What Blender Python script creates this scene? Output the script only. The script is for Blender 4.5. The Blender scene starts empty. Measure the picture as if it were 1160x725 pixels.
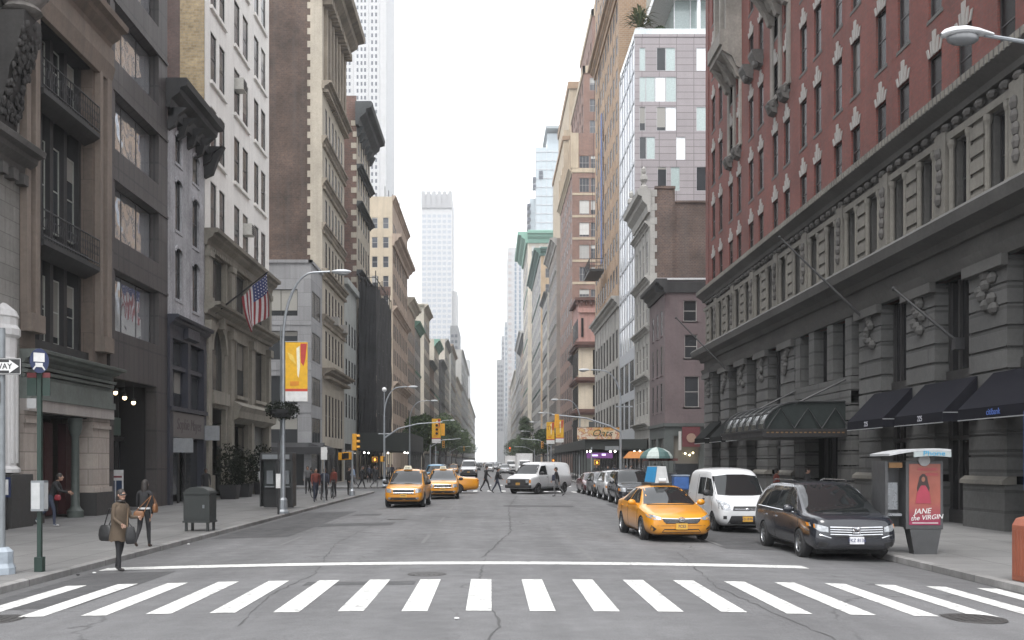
import bpy, bmesh, math, random
from mathutils import Vector, Matrix
from mathutils.bvhtree import BVHTree
R = math.radians
random.seed(7)
S = bpy.context.scene
COL = S.collection
F, VX, VY, CH = 1150.0, 556.0, 523.0, 2.25      # focal length in px, vanishing point, eye height
XL, XR = -15.6, 15.8                            # building lines of the avenue

def crown(x):                                   # road crown above the gutter
    return max(0.004, 0.17*(1-(x/8.9)**2))
def YL(px): return F*-XL/(VX-px)
def YR(px): return F*XR/(px-VX)
def zat(py, Y): return CH+(VY-py)*Y/F
def xat(px, Y): return (px-VX)/F*Y

# ------------------------------------------------------------------ objects
def tag(o, label=None, cat=None, group=None, kind=None):
    if label: o['label'] = label
    if cat: o['category'] = cat
    if group: o['group'] = group
    if kind: o['kind'] = kind
    return o
def empty(name, loc=(0,0,0), rz=0, label=None, cat=None, group=None):
    o = bpy.data.objects.new(name, None); COL.objects.link(o)
    o.location = loc; o.rotation_euler = (0,0,rz); o.empty_display_size = .2
    return tag(o, label, cat, group)
def copy_tree(o, parent=None):
    c = o.copy(); COL.objects.link(c)
    if parent is not None: c.parent = parent
    for ch in list(o.children): copy_tree(ch, c)
    return c
def wloc(o):
    v = Vector((0,0,0))
    while o is not None:
        v += o.location; o = o.parent
    return v

class MB:
    def __init__(s): s.v=[]; s.f=[]; s.m=[]
    def face(s, pts, m=0):
        i=len(s.v); s.v += [tuple(p) for p in pts]; s.f.append(tuple(range(i,i+len(pts)))); s.m.append(m)
    def grid(s, rows, m=0, close=False):
        i0=len(s.v); n=len(rows[0])
        for r in rows: s.v += [tuple(p) for p in r]
        for a in range(len(rows)-1):
            for b in range(n if close else n-1):
                c=(b+1)%n
                s.f.append((i0+a*n+b, i0+a*n+c, i0+(a+1)*n+c, i0+(a+1)*n+b)); s.m.append(m)
    def hexa(s, p, m=0):            # p: 4 bottom + 4 top
        i=len(s.v); s.v += [tuple(q) for q in p]
        for f in ((3,2,1,0),(4,5,6,7),(0,1,5,4),(1,2,6,5),(2,3,7,6),(3,0,4,7)):
            s.f.append(tuple(i+k for k in f)); s.m.append(m)
    def box(s, x0,x1,y0,y1,z0,z1, m=0):
        s.hexa([(x0,y0,z0),(x1,y0,z0),(x1,y1,z0),(x0,y1,z0),(x0,y0,z1),(x1,y0,z1),(x1,y1,z1),(x0,y1,z1)], m)
    def tube(s, pts, r, n=8, m=0, cap=True):
        pts=[Vector(p) for p in pts]
        rs = r if isinstance(r,(list,tuple)) else [r]*len(pts)
        rows=[]; up=None
        for k,p in enumerate(pts):
            d=(pts[min(k+1,len(pts)-1)]-pts[max(k-1,0)])
            if d.length < 1e-9: d=Vector((0,0,1))
            d.normalize()
            if up is None:
                up = Vector((0,0,1)) if abs(d.z)<.9 else Vector((1,0,0))
            a=d.cross(up).normalized(); b=a.cross(d).normalized()
            up=b
            rows.append([p+a*math.cos(2*math.pi*j/n)*rs[k]+b*math.sin(2*math.pi*j/n)*rs[k] for j in range(n)])
        s.grid(rows,m,True)
        if cap:
            s.face(rows[0][::-1],m); s.face(rows[-1],m)
    def lathe(s, c, prof, n=16, m=0, a0=0):
        rows=[[(c[0]+r*math.cos(a0+2*math.pi*j/n), c[1]+r*math.sin(a0+2*math.pi*j/n), c[2]+z) for j in range(n)] for r,z in prof]
        s.grid(rows,m,True)
        s.face(rows[0][::-1],m); s.face(rows[-1],m)
    def prism(s, poly, axis, a, b, m=0):  # poly 2D; extrude along axis from a to b
        def P(q,t):
            if axis=='x': return (t,q[0],q[1])
            if axis=='y': return (q[0],t,q[1])
            return (q[0],q[1],t)
        A=[P(q,a) for q in poly]; B=[P(q,b) for q in poly]
        s.face(A[::-1],m); s.face(B,m)
        n=len(poly)
        for k in range(n): s.face([A[k],A[(k+1)%n],B[(k+1)%n],B[k]],m)
    def ball(s, c, rx, ry=None, rz=None, n=10, k=6, m=0):
        ry=ry or rx; rz=rz or rx; rows=[]
        for i in range(k+1):
            t=math.pi*(i/k); rr=max(math.sin(t),.02)
            rows.append([(c[0]+rx*rr*math.cos(2*math.pi*j/n), c[1]+ry*rr*math.sin(2*math.pi*j/n), c[2]-rz*math.cos(t)) for j in range(n)])
        s.grid(rows,m,True)
    def build(s, name, mats, parent=None, smooth=False, bevel=0, local=False, kind=None, weld=False):
        me=bpy.data.meshes.new(name)
        off = Vector((0,0,0)) if (parent is None or local) else wloc(parent)
        me.from_pydata([(x-off.x,y-off.y,z-off.z) for x,y,z in s.v],[],s.f)
        if not isinstance(mats,(list,tuple)): mats=[mats]
        for m in mats: me.materials.append(m)
        for p,mi in zip(me.polygons,s.m): p.material_index=mi
        bm=bmesh.new(); bm.from_mesh(me)
        if weld or smooth or bevel: bmesh.ops.remove_doubles(bm, verts=bm.verts, dist=.0004)
        bmesh.ops.recalc_face_normals(bm, faces=bm.faces)
        if bevel:
            es=[e for e in bm.edges if len(e.link_faces)==2 and e.calc_face_angle(0)>.6]
            bmesh.ops.bevel(bm, geom=es, offset=bevel, segments=2, affect='EDGES', profile=.6, clamp_overlap=True)
        if smooth:
            for f in bm.faces: f.smooth=True
            for e in bm.edges:
                if len(e.link_faces)==2 and e.calc_face_angle(0)>.75: e.smooth=False
        bm.to_mesh(me); bm.free()
        o=bpy.data.objects.new(name,me); COL.objects.link(o)
        if parent is not None: o.parent=parent
        if kind: o['kind']=kind
        return o

def mesh_obj(name, me, parent=None, loc=(0,0,0), rz=0):
    o=bpy.data.objects.new(name,me); COL.objects.link(o)
    o.location=loc; o.rotation_euler=(0,0,rz)
    if parent is not None: o.parent=parent
    return o

def text_mesh(txt, size, mat, extrude=.004, shear=0, align='CENTER'):
    cu=bpy.data.curves.new('txt','FONT'); cu.body=txt; cu.size=size; cu.extrude=extrude; cu.shear=shear
    cu.align_x=align; cu.align_y='CENTER'
    o=bpy.data.objects.new('txt',cu); COL.objects.link(o)
    dg=bpy.context.evaluated_depsgraph_get(); me=bpy.data.meshes.new_from_object(o.evaluated_get(dg))
    bpy.data.objects.remove(o); bpy.data.curves.remove(cu)
    me.materials.clear(); me.materials.append(mat)
    return me
def text(txt, size, mat, parent, loc, rot, name='lettering', sx=1, **k):
    me=text_mesh(txt,size,mat,**k)
    if sx!=1: me.transform(Matrix.Diagonal((sx,1,1,1)))
    o=mesh_obj(name,me,parent,loc); o.rotation_euler=rot
    return o

# ------------------------------------------------------------------ materials
class NT:
    def __init__(s,name):
        s.mat=bpy.data.materials.new(name); s.mat.use_nodes=True
        s.t=s.mat.node_tree; s.b=s.t.nodes['Principled BSDF']
    def n(s,kind,**k):
        q=s.t.nodes.new(kind)
        for a,v in k.items(): setattr(q,a,v)
        return q
    def l(s,a,b): s.t.links.new(a,b)
    def val(s,sock,v):
        if hasattr(v,'is_output') or isinstance(v,bpy.types.NodeSocket): s.l(v,sock)
        else: sock.default_value = v[:3] if (sock.type=='VECTOR' and hasattr(v,'__len__')) else v
    def math(s,op,a,b=0,c=None,clamp=False):
        q=s.n('ShaderNodeMath',operation=op); q.use_clamp=clamp
        s.val(q.inputs[0],a); s.val(q.inputs[1],b)
        if c is not None: s.val(q.inputs[2],c)
        return q.outputs[0]
    def mix(s,f,a,b,mode='MIX'):
        q=s.n('ShaderNodeMix',data_type='RGBA',blend_type=mode)
        s.val(q.inputs['Factor'],f); s.val(q.inputs[6],a); s.val(q.inputs[7],b)
        return q.outputs[2]
    def noise(s,vec,scale,detail=4,rough=.55):
        q=s.n('ShaderNodeTexNoise'); q.inputs['Scale'].default_value=scale
        q.inputs['Detail'].default_value=detail; q.inputs['Roughness'].default_value=rough
        s.l(vec,q.inputs['Vector']); return q.outputs['Fac']
    def rng(s,x,a,b,c,d):
        q=s.n('ShaderNodeMapRange'); s.val(q.inputs[0],x)
        for i,v in enumerate((a,b,c,d)): q.inputs[i+1].default_value=v
        return q.outputs[0]
    def comb(s,x,y,z=0):
        q=s.n('ShaderNodeCombineXYZ'); s.val(q.inputs[0],x); s.val(q.inputs[1],y); s.val(q.inputs[2],z); return q.outputs[0]
    def obj(s): return s.n('ShaderNodeTexCoord').outputs['Object']
    def sep(s,v):
        q=s.n('ShaderNodeSeparateXYZ'); s.l(v,q.inputs[0]); return q.outputs
    def gain(s,col,f):      # colour * scalar
        q=s.n('ShaderNodeVectorMath',operation='SCALE'); s.val(q.inputs[0],col); s.val(q.inputs['Scale'],f); return q.outputs[0]
    def bump(s,h,strength=.3,dist=.02):
        q=s.n('ShaderNodeBump'); q.inputs['Strength'].default_value=strength; q.inputs['Distance'].default_value=dist
        s.l(h,q.inputs['Height']); s.l(q.outputs[0],s.b.inputs['Normal'])
    def out(s,col,rough=.8,metal=0,spec=.5):
        s.val(s.b.inputs['Base Color'],col); s.val(s.b.inputs['Roughness'],rough)
        s.b.inputs['Metallic'].default_value=metal; s.b.inputs['Specular IOR Level'].default_value=spec
        return s.mat
def c4(c): return (c[0],c[1],c[2],1)
def srgb(r,g,b):
    f=lambda v: ((v/255+.055)/1.055)**2.4 if v>10 else v/3294
    return (f(r),f(g),f(b))

def plain(name,col,rough=.6,metal=0,var=.15,scale=6,spec=.5):
    m=NT(name); v=m.obj(); n=m.noise(v,scale,5)
    return m.out(m.gain(c4(col),m.rng(n,.25,.75,1-var,1+var)),m.rng(n,.3,.7,max(0,rough-.07),min(1,rough+.07)),metal,spec)
def emis(name,col,strength):
    m=NT(name); m.b.inputs['Emission Color'].default_value=c4(col); m.b.inputs['Emission Strength'].default_value=strength
    return m.out(c4(tuple(k*.08 for k in col)),.5)
def wall(name,col,kind='plain',c2=None,mortar=None,bw=.22,bh=.075,ms=.012,var=.22,streak=.25,rough=.85,bump=.25,dirt=(.09,.085,.08)):
    m=NT(name); o=m.obj(); x,y,z=m.sep(o); u=m.math('ADD',x,y)
    uz=m.comb(u,z,0)
    base=c4(col)
    h=None
    if kind!='plain':
        b=m.n('ShaderNodeTexBrick'); m.l(uz,b.inputs['Vector'])
        b.inputs['Color1'].default_value=c4(col); b.inputs['Color2'].default_value=c4(c2 or tuple(k*.8 for k in col))
        b.inputs['Mortar'].default_value=c4(mortar or tuple(k*.55 for k in col))
        b.inputs['Scale'].default_value=1; b.inputs['Mortar Size'].default_value=ms
        b.inputs['Brick Width'].default_value=bw; b.inputs['Row Height'].default_value=bh
        b.inputs['Mortar Smooth'].default_value=.15; b.inputs['Bias'].default_value=-.1
        if kind=='panel': b.offset=0
        base=b.outputs['Color']; h=b.outputs['Fac']
    n1=m.noise(o,.35,6,.6); n2=m.noise(o,7,4)
    g=m.math('MULTIPLY',m.rng(n1,.32,.68,1-var*1.25,1+var),m.rng(n2,.3,.7,1-var*.55,1+var*.55))
    cc=m.gain(base,g)
    sn=m.noise(m.comb(m.math('MULTIPLY',u,1.6),m.math('MULTIPLY',z,.07)),1.0,5,.65)
    cc=m.mix(m.rng(sn,.46,.72,0,min(1,streak*1.25)),cc,c4(dirt))
    if h is not None: m.bump(m.math('SUBTRACT',n2,h),bump,.012)
    else: m.bump(n2,bump*.6,.01)
    return m.out(cc,rough)

def glassy(name,dark=(.03,.033,.036),blind=(.34,.33,.30),frac=.45,rough=.06,wav=.012,spec=.5,hmax=3.0,ns=1.1):
    m=NT(name); o=m.obj(); x,y,z=m.sep(o)
    rnd=m.n('ShaderNodeObjectInfo').outputs['Random']
    r2=m.math('FRACT',m.math('MULTIPLY',rnd,17.31))
    th=m.math('MULTIPLY',r2,hmax)
    isb=m.math('MULTIPLY',m.math('GREATER_THAN',z,th),m.math('LESS_THAN',rnd,frac))
    shade=m.gain(c4(blind),m.rng(m.math('FRACT',m.math('MULTIPLY',rnd,91.7)),0,1,.5,1.1))
    dk=m.gain(c4(dark),m.rng(r2,0,1,.7,1.5))
    n=m.noise(o,ns,2)
    if wav: m.bump(n,wav*6,.05)
    return m.out(m.mix(isb,dk,shade),rough,0,spec)
def car_glass(name,col=(.012,.014,.015)):
    m=NT(name); return m.out(c4(col),.03,0,.6)
def paint(name,col,metal=0,flake=False,rough=.28):
    m=NT(name); o=m.obj(); n=m.noise(o,2.5,5); x,y,z=m.sep(o)
    dirt=m.math('MULTIPLY',m.rng(z,.2,.6,.45,0),m.rng(n,.3,.7,.4,1))
    m.b.inputs['Coat Weight'].default_value=.6; m.b.inputs['Coat Roughness'].default_value=.08
    cc=m.gain(c4(col),m.rng(n,.3,.7,.98,1.02))
    return m.out(m.mix(dirt,cc,(.09,.085,.08,1)),rough,metal)
EXPO=1.22; SUNROT=200; CLOUD=9.0; HAZE=.00033
# ================================================================== camera, world, light
cam=bpy.data.cameras.new('camera'); co=bpy.data.objects.new('camera',cam); COL.objects.link(co)
co.location=(0,0,CH); co.rotation_euler=(R(90),0,0)
cam.sensor_width=36; cam.lens=36*F/1160
cam.shift_x=(580-VX)/1160; cam.shift_y=(VY-362.5)/1160
cam.clip_end=9000; cam.clip_start=.1
S.camera=co
S.view_settings.view_transform='Standard'; S.view_settings.look='None'; S.view_settings.gamma=1
S.view_settings.exposure=EXPO
w=bpy.data.worlds.new('World'); S.world=w; w.use_nodes=True
t=w.node_tree; bg=t.nodes['Background']
sky=t.nodes.new('ShaderNodeTexSky'); sky.sky_type='NISHITA'; sky.sun_disc=False
sky.sun_elevation=R(62); sky.sun_rotation=R(SUNROT); sky.dust_density=4; sky.air_density=1
hs=t.nodes.new('ShaderNodeHueSaturation'); hs.inputs['Saturation'].default_value=.18
t.links.new(sky.outputs[0],hs.inputs['Color'])
# an overcast layer of cloud over the sky, uneven and brighter overhead
tc=t.nodes.new('ShaderNodeTexCoord'); no=t.nodes.new('ShaderNodeTexNoise'); no.inputs['Scale'].default_value=2.2; no.inputs['Detail'].default_value=6
t.links.new(tc.outputs['Generated'],no.inputs['Vector'])
rp=t.nodes.new('ShaderNodeMapRange'); rp.inputs[1].default_value=.3; rp.inputs[2].default_value=.7; rp.inputs[3].default_value=CLOUD*.9; rp.inputs[4].default_value=CLOUD*1.1
t.links.new(no.outputs['Fac'],rp.inputs[0])
vm=t.nodes.new('ShaderNodeVectorMath'); vm.operation='SCALE'; vm.inputs[0].default_value=(.97,.99,1.03); t.links.new(rp.outputs[0],vm.inputs['Scale'])
mx=t.nodes.new('ShaderNodeMix'); mx.data_type='RGBA'; mx.inputs['Factor'].default_value=.85
t.links.new(hs.outputs[0],mx.inputs[6]); t.links.new(vm.outputs[0],mx.inputs[7])
t.links.new(mx.outputs[2],bg.inputs['Color']); bg.inputs['Strength'].default_value=.12
sl=bpy.data.lights.new('sun','SUN'); sl.energy=1.2; sl.angle=R(25); sl.color=(1,.97,.93)
so=bpy.data.objects.new('sun',sl); COL.objects.link(so)
az=R(SUNROT); el=R(62)
dvec=Vector((math.sin(az)*math.cos(el), math.cos(az)*math.cos(el), math.sin(el)))
so.rotation_euler=dvec.to_track_quat('Z','Y').to_euler(); so.location=(0,0,60)

# haze: one box of air round everything
hz=NT('haze_air'); t2=hz.t; t2.nodes.remove(hz.b)
pv=t2.nodes.new('ShaderNodeVolumePrincipled'); pv.inputs['Color'].default_value=(.96,.98,1,1); pv.inputs['Density'].default_value=HAZE
pv.inputs['Anisotropy'].default_value=.15
t2.links.new(pv.outputs[0],t2.nodes['Material Output'].inputs['Volume'])
b=MB(); b.box(-1500,1500,-120,2600,-2,420)
b.build('haze',hz.mat,kind='stuff')

# ================================================================== ground
def asphalt(name,col,wheel=True):
    m=NT(name); o=m.obj(); x,y,z=m.sep(o)
    n1=m.noise(o,.22,6,.6); n2=m.noise(o,60,3); n3=m.noise(m.comb(m.math('MULTIPLY',x,1.3),m.math('MULTIPLY',y,.06)),1,5)
    n4=m.noise(o,2.2,5,.65)
    g=m.math('MULTIPLY',m.rng(n1,.3,.7,.76,1.18),m.rng(n2,.3,.7,.68,1.32))
    g=m.math('MULTIPLY',g,m.rng(n3,.3,.72,1.13,.84))
    g=m.math('MULTIPLY',g,m.rng(n4,.35,.75,1.04,.92))
    # oil drips down the middle of each lane, darker gutters
    lane=m.math('ABSOLUTE',m.math('SUBTRACT',m.math('FRACT',m.math('ADD',m.math('DIVIDE',x,3.4),.15)),.5))
    if wheel: g=m.math('MULTIPLY',g,m.rng(lane,0,.22,.93,1.0))
    cc=m.gain(c4(col),g)
    if wheel:
        gut=m.rng(m.math('ABSOLUTE',m.math('ADD',x,-.37)),7.2,8.5,0,.4)
        cc=m.mix(m.math('MULTIPLY',gut,m.rng(n1,.3,.6,.5,1)),cc,(.04,.04,.04,1))
    v=m.n('ShaderNodeTexVoronoi',feature='DISTANCE_TO_EDGE'); v.inputs['Scale'].default_value=.16
    wob=m.n('ShaderNodeVectorMath',operation='ADD'); m.l(o,wob.inputs[0])
    nn=m.n('ShaderNodeTexNoise'); nn.inputs['Scale'].default_value=1.1; nn.inputs['Detail'].default_value=6; m.l(o,nn.inputs['Vector'])
    m.l(nn.outputs['Color'],wob.inputs[1]); m.l(wob.outputs[0],v.inputs['Vector'])
    crack=m.math('MULTIPLY',m.rng(v.outputs['Distance'],.0,.006,1,0),m.rng(n1,.45,.6,0,.8))
    cc=m.mix(crack,cc,(.03,.03,.03,1))
    m.bump(n2,.35,.008)
    return m.out(cc,m.rng(n4,.3,.7,.62,.85))
def flags(name,col,size=1.5):
    m=NT(name); o=m.obj(); x,y,z=m.sep(o)
    b=m.n('ShaderNodeTexBrick'); b.offset=0; m.l(o,b.inputs['Vector']); b.inputs['Scale'].default_value=1
    b.inputs['Brick Width'].default_value=size; b.inputs['Row Height'].default_value=size; b.inputs['Mortar Size'].default_value=.018
    b.inputs['Color1'].default_value=c4(col); b.inputs['Color2'].default_value=c4(tuple(k*.86 for k in col)); b.inputs['Mortar'].default_value=c4(tuple(k*.5 for k in col))
    n1=m.noise(o,.5,6,.6); n2=m.noise(o,40,3)
    g=m.math('MULTIPLY',m.rng(n1,.3,.7,.8,1.15),m.rng(n2,.3,.7,.88,1.12))
    sp=m.n('ShaderNodeTexVoronoi'); sp.inputs['Scale'].default_value=1.6; m.l(o,sp.inputs['Vector'])
    cc=m.mix(m.rng(sp.outputs['Distance'],.05,.085,.55,0),m.gain(b.outputs['Color'],g),(.05,.05,.05,1))
    m.bump(n2,.2,.006)
    return m.out(cc,.85)
def road_paint(name,wear=.5):
    m=NT(name); o=m.obj(); n=m.noise(o,9,6,.7); n2=m.noise(o,60,2); n3=m.noise(o,.7,4)
    f=m.math('MULTIPLY',m.rng(n,.46,.62,0,1),m.rng(n3,.32,.60,wear*.35,wear))
    f=m.math('MAXIMUM',f,m.rng(n2,.60,.70,0,wear*.7))
    return m.out(m.mix(f,(.62,.62,.60,1),(.17,.17,.17,1)),.7)
M_asph=asphalt('asphalt',(.125,.125,.128)); M_asph2=asphalt('asphalt_side',(.09,.09,.092),False)
M_flag=flags('sidewalk_concrete',(.17,.168,.165)); M_curb=wall('granite_curb',(.22,.215,.21),'block',bw=1.8,bh=1,ms=.02,var=.25,streak=.5)
M_mark=road_paint('road_paint',.8); M_mark_old=plain('road_paint_worn',(.145,.145,.145),.8,var=.2,scale=9)
M_patch=asphalt('asphalt_patch',(.06,.06,.062),False)

b=MB(); b.face([(-4000,-300,-.03),(4000,-300,-.03),(4000,8000,-.03),(-4000,8000,-.03)])
b.build('ground',plain('ground_dust',(.16,.16,.155),.9),kind='structure')
# the avenue: a crowned strip
LC, RC = -8.25, 9.0                      # curb lines
def strip(b, x0,x1,y0,y1, dz, n=14, m=0, cr=crown):
    ys=[y0,y1]
    rows=[[(x0+(x1-x0)*k/n, y, cr(x0+(x1-x0)*k/n)+dz) for k in range(n+1)] for y in ys]
    b.grid(rows,m)
b=MB(); strip(b,LC-.3,RC+.3,-60,2500,0,24)
b.build('avenue_road',M_asph,kind='structure',smooth=True)
LSTREETS=[(-14,12.6),(74,84.5),(146,157),(226,237),(305,316),(384,395)]; RSTREETS=[(-14,12.6),(78,89.5),(154,166),(232,243),(311,322),(390,401)]
for nm,sg,xe,st in (('left',-1,LC,LSTREETS),('right',1,RC,RSTREETS)):
    for k,(a,c) in enumerate(st):
        b=MB(); xs=sorted((xe-sg*.05 if True else 0, sg*150)); b.box(xs[0],xs[1],a-6,c+6,-.02,.0005)
        b.build('side_street',M_asph2,kind='structure')
# sidewalk blocks with rounded corners and a granite curb
def block_poly(sg,xe,a,c,r):
    pts=[]
    cx=xe+sg*r
    for k in range(9):
        th=math.pi/2*k/8; pts.append((cx-sg*r*math.cos(th), a+r-r*math.sin(th)))
    pts=pts[::-1]
    for k in range(9):
        th=math.pi/2*k/8; pts.append((cx-sg*r*math.cos(th), c-r+r*math.sin(th)))
    return pts          # from far side-street, round near corner, along avenue, round far corner
for sg,xe,st in ((-1,LC,LSTREETS),(1,RC,RSTREETS)):
    for k in range(len(st)):
        a=st[k][1]; c=st[k+1][0] if k+1<len(st) else 2400
        r=3.4 if k else 2.2
        edge=block_poly(sg,xe,a,c,r)
        edge=[(sg*150,a)]+edge+[(sg*150,c)]
        cw=.17; inner=[]
        n=len(edge)
        for i,(x,y) in enumerate(edge):
            p=Vector(edge[max(i-1,0)]); q=Vector(edge[min(i+1,n-1)]); d=(q-p).normalized(); nn=Vector((-d.y,d.x))*(-1 if sg>0 else 1)
            inner.append((x+nn.x*cw, y+nn.y*cw))
        def ssrc(pts,z): return [(x,y,z) for x,y in pts]
        b=MB(); b.grid([ssrc(edge,-.01),ssrc(edge,.138),ssrc([( (e[0]*.8+i[0]*.2),(e[1]*.8+i[1]*.2)) for e,i in zip(edge,inner)],.15),ssrc(inner,.152),ssrc(inner,.02)])
        b.build('curb',M_curb,kind='structure',smooth=True)
        b=MB(); b.face(ssrc(inner,.148)); b.build('sidewalk',M_flag,kind='structure')
# corner areas on this side of the crossing street
for sg,xe in ((-1,LC),(1,RC)):
    xs=sorted((xe,sg*150)); b=MB(); b.box(xs[0],xs[1],-60,-14,-.01,.15); b.build('sidewalk',M_flag,kind='structure')
# painted markings
b=MB()
for k in range(-9,11):
    xc=-.17+.893*k; n=2; j=random.uniform(-.04,.04)
    if LC+.2<xc<RC-.1: strip(b,xc-.18,xc+.18,14.15+j,17.95+j*.7,.006,3)
b.build('crosswalk_marking',M_mark,kind='structure')
b=MB(); strip(b,LC+.3,6.45,20.55,21.1,.006,20); b.build('stop_line_marking',M_mark,kind='structure')
b=MB()
for xk in (-5.4,-1.75,2.15,5.9):
    y=26
    while y<66:
        strip(b,xk-.05,xk+.05,y,y+3,.006,1); y+=9
strip(b,2.1,2.2,21.2,25,.006,1)
b.build('lane_marking',M_mark_old,kind='structure')
b=MB()
for k in range(-7,9): strip(b,-.1+1.0*k-.15,-.1+1.0*k+.15,70.4,73.2,.006,2)
for k in range(-7,9): strip(b,-.1+1.0*k-.15,-.1+1.0*k+.15,88,91,.006,2)
b.build('far_crosswalk_marking',M_mark,kind='structure')
# asphalt repairs
b=MB()
for x0,x1,y0,y1 in ((-3.2,-1.3,17.2,17.7),(-6.6,-3.3,33.5,35.2),(-8,-5.8,29,44),(5.8,8.7,25,52),(-5.5,-4.4,40,41.4),(.6,3.9,47,48.5),(-7.9,-6.2,15,20)):
    strip(b,x0,x1,y0,y1,.003,6)
b.build('asphalt_patch',M_patch,kind='structure')
def crack(pts,w):
    b=MB(); P=[]
    for (x0,y0),(x1,y1) in zip(pts,pts[1:]):
        n=max(2,int(math.hypot(x1-x0,y1-y0)/.25))
        for k in range(n): P.append((x0+(x1-x0)*k/n+random.uniform(-.035,.035),y0+(y1-y0)*k/n))
    rr=[]
    for x,y in P:
        q=w*random.uniform(.15,.95); rr.append([(x-q,y,crown(x-q)+.0045),(x+q,y,crown(x+q)+.0045)])
    b.grid(rr); b.build('road_crack',plain('crack_tar',(.065,.065,.065),.8),kind='structure')
crack([(-.1,11),(.12,13),(-.05,15.5),(-.2,18),(-.12,22)],.022); crack([(-.2,22),(.6,30),(.8,46),(1.6,62)],.03); crack([(-3.2,13),(-3.5,16),(-3.3,19),(-4,26),(-3.9,40)],.018)
crack([(-6.6,18.5),(-2,18.6),(1.5,18.4),(5,18.7)],.014); crack([(4.1,12),(3.8,17),(4.4,24)],.016); crack([(-7.4,30),(-3,31),(2,30.6)],.03); crack([(-6,24.5),(-1,25),(3.8,24.6)],.018)
# ================================================================== building kit
class Fr:
    """facade frame: u runs along the wall, d outwards; L/R walls use u = world Y, S walls u = world X"""
    def __init__(s,kind,plane): s.k=kind; s.p=plane; s.rz={'L':R(90),'R':R(-90),'S':0}[kind]
    def P(s,u,z,d=0):
        if s.k=='L': return (s.p+d,u,z)
        if s.k=='R': return (s.p-d,u,z)
        return (u,s.p-d,z)
def fbox(b,fr,u0,u1,z0,z1,d0,d1,m=0):
    P=fr.P
    b.hexa([P(u0,z0,d0),P(u1,z0,d0),P(u1,z0,d1),P(u0,z0,d1),P(u0,z1,d0),P(u1,z1,d0),P(u1,z1,d1),P(u0,z1,d1)],m)
def fprof(b,fr,u0,u1,prof,m=0,taper=0):
    """moulding: profile [(d,z)] extruded from u0 to u1"""
    A=[fr.P(u0,z,d) for d,z in prof]; B=[fr.P(u1,z,d) for d,z in prof]
    n=len(prof)
    b.face(A,m); b.face(B[::-1],m)
    for k in range(n): b.face([A[k],A[(k+1)%n],B[(k+1)%n],B[k]],m)
def cornice(b,fr,u0,u1,z0,z1,d,m=0,back=-.05):
    h=z1-z0
    fprof(b,fr,u0,u1,[(back,z0),(d*.18,z0),(d*.25,z0+h*.3),(d*.6,z0+h*.5),(d*.65,z0+h*.68),(d*.95,z0+h*.74),(d,z0+h*.95),(d*.93,z1),(back,z1)],m)
def dentils(b,fr,u0,u1,z0,z1,d0,d1,pitch,m=0,frac=.5):
    n=max(1,int((u1-u0)/pitch)); p=(u1-u0)/n
    for k in range(n): fbox(b,fr,u0+p*(k+.5-frac/2),u0+p*(k+.5+frac/2),z0,z1,d0,d1,m)
def wall_mesh(b,fr,u0,u1,z0,z1,ops,depth=.25,m=0,d=0):
    zs=sorted({z0,z1,*[v for o in ops for v in (o[2],o[3]) if z0<v<z1]})
    for a,c in zip(zs,zs[1:]):
        mid=(a+c)/2; hs=sorted([(o[0],o[1]) for o in ops if o[2]<mid<o[3]])
        u=u0
        for p,q in hs:
            if p>u: b.face([fr.P(u,a,d),fr.P(p,a,d),fr.P(p,c,d),fr.P(u,c,d)],m)
            u=max(u,q)
        if u<u1: b.face([fr.P(u,a,d),fr.P(u1,a,d),fr.P(u1,c,d),fr.P(u,c,d)],m)
    for o in ops:
        p,q,a,c=o[:4]; e=d-depth
        b.face([fr.P(p,a,d),fr.P(q,a,d),fr.P(q,a,e),fr.P(p,a,e)],m); b.face([fr.P(p,c,d),fr.P(q,c,d),fr.P(q,c,e),fr.P(p,c,e)],m)
        b.face([fr.P(p,a,d),fr.P(p,c,d),fr.P(p,c,e),fr.P(p,a,e)],m); b.face([fr.P(q,a,d),fr.P(q,c,d),fr.P(q,c,e),fr.P(q,a,e)],m)
_wc={}
def win_mesh(w,h,style,fm,gm,sill=None,sm=None):
    key=(round(w,2),round(h,2),style,fm.name,gm.name if gm else '',sill,sm.name if sm else '')
    if key in _wc: return _wc[key]
    t=.055 if style not in('thin','slim') else .035
    b=MB()
    b.box(-w/2,-w/2+t,-.03,.05,0,h); b.box(w/2-t,w/2,-.03,.05,0,h); b.box(-w/2+t,w/2-t,-.03,.05,0,t); b.box(-w/2+t,w/2-t,-.03,.05,h-t,h)
    def vb(x,t2=t*.8): b.box(x-t2/2,x+t2/2,-.02,.045,t,h-t)
    def hb(z,t2=t*.9): b.box(-w/2+t,w/2-t,-.018,.047,z-t2/2,z+t2/2)
    if style in('sash','sash2','sash3'): hb(h*.5)
    if style in('sash2','mull2','shop2'): vb(0)
    if style in('sash3','mull3'): vb(-w/6); vb(w/6)
    if style in('mull4','grid4'): vb(-w/4); vb(0); vb(w/4)
    if style in('grid4','transom'): hb(h*.68)
    if style=='mull6':
        for k in range(1,6): vb(-w/2+w*k/6)
        hb(h*.55)
    if sill: b.box(-w/2-sill[0],w/2+sill[0],-sill[1],.03,-sill[2],-.002,1)
    frame=b.build('window',[fm,sm or fm]); me=frame.data; bpy.data.objects.remove(frame)
    g=MB(); g.box(-w/2+t*.5,w/2-t*.5,.0,.03,t*.5,h-t*.5)
    pane=g.build('pane',[gm]); pm=pane.data; bpy.data.objects.remove(pane)
    _wc[key]=(me,pm); return _wc[key]
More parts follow.
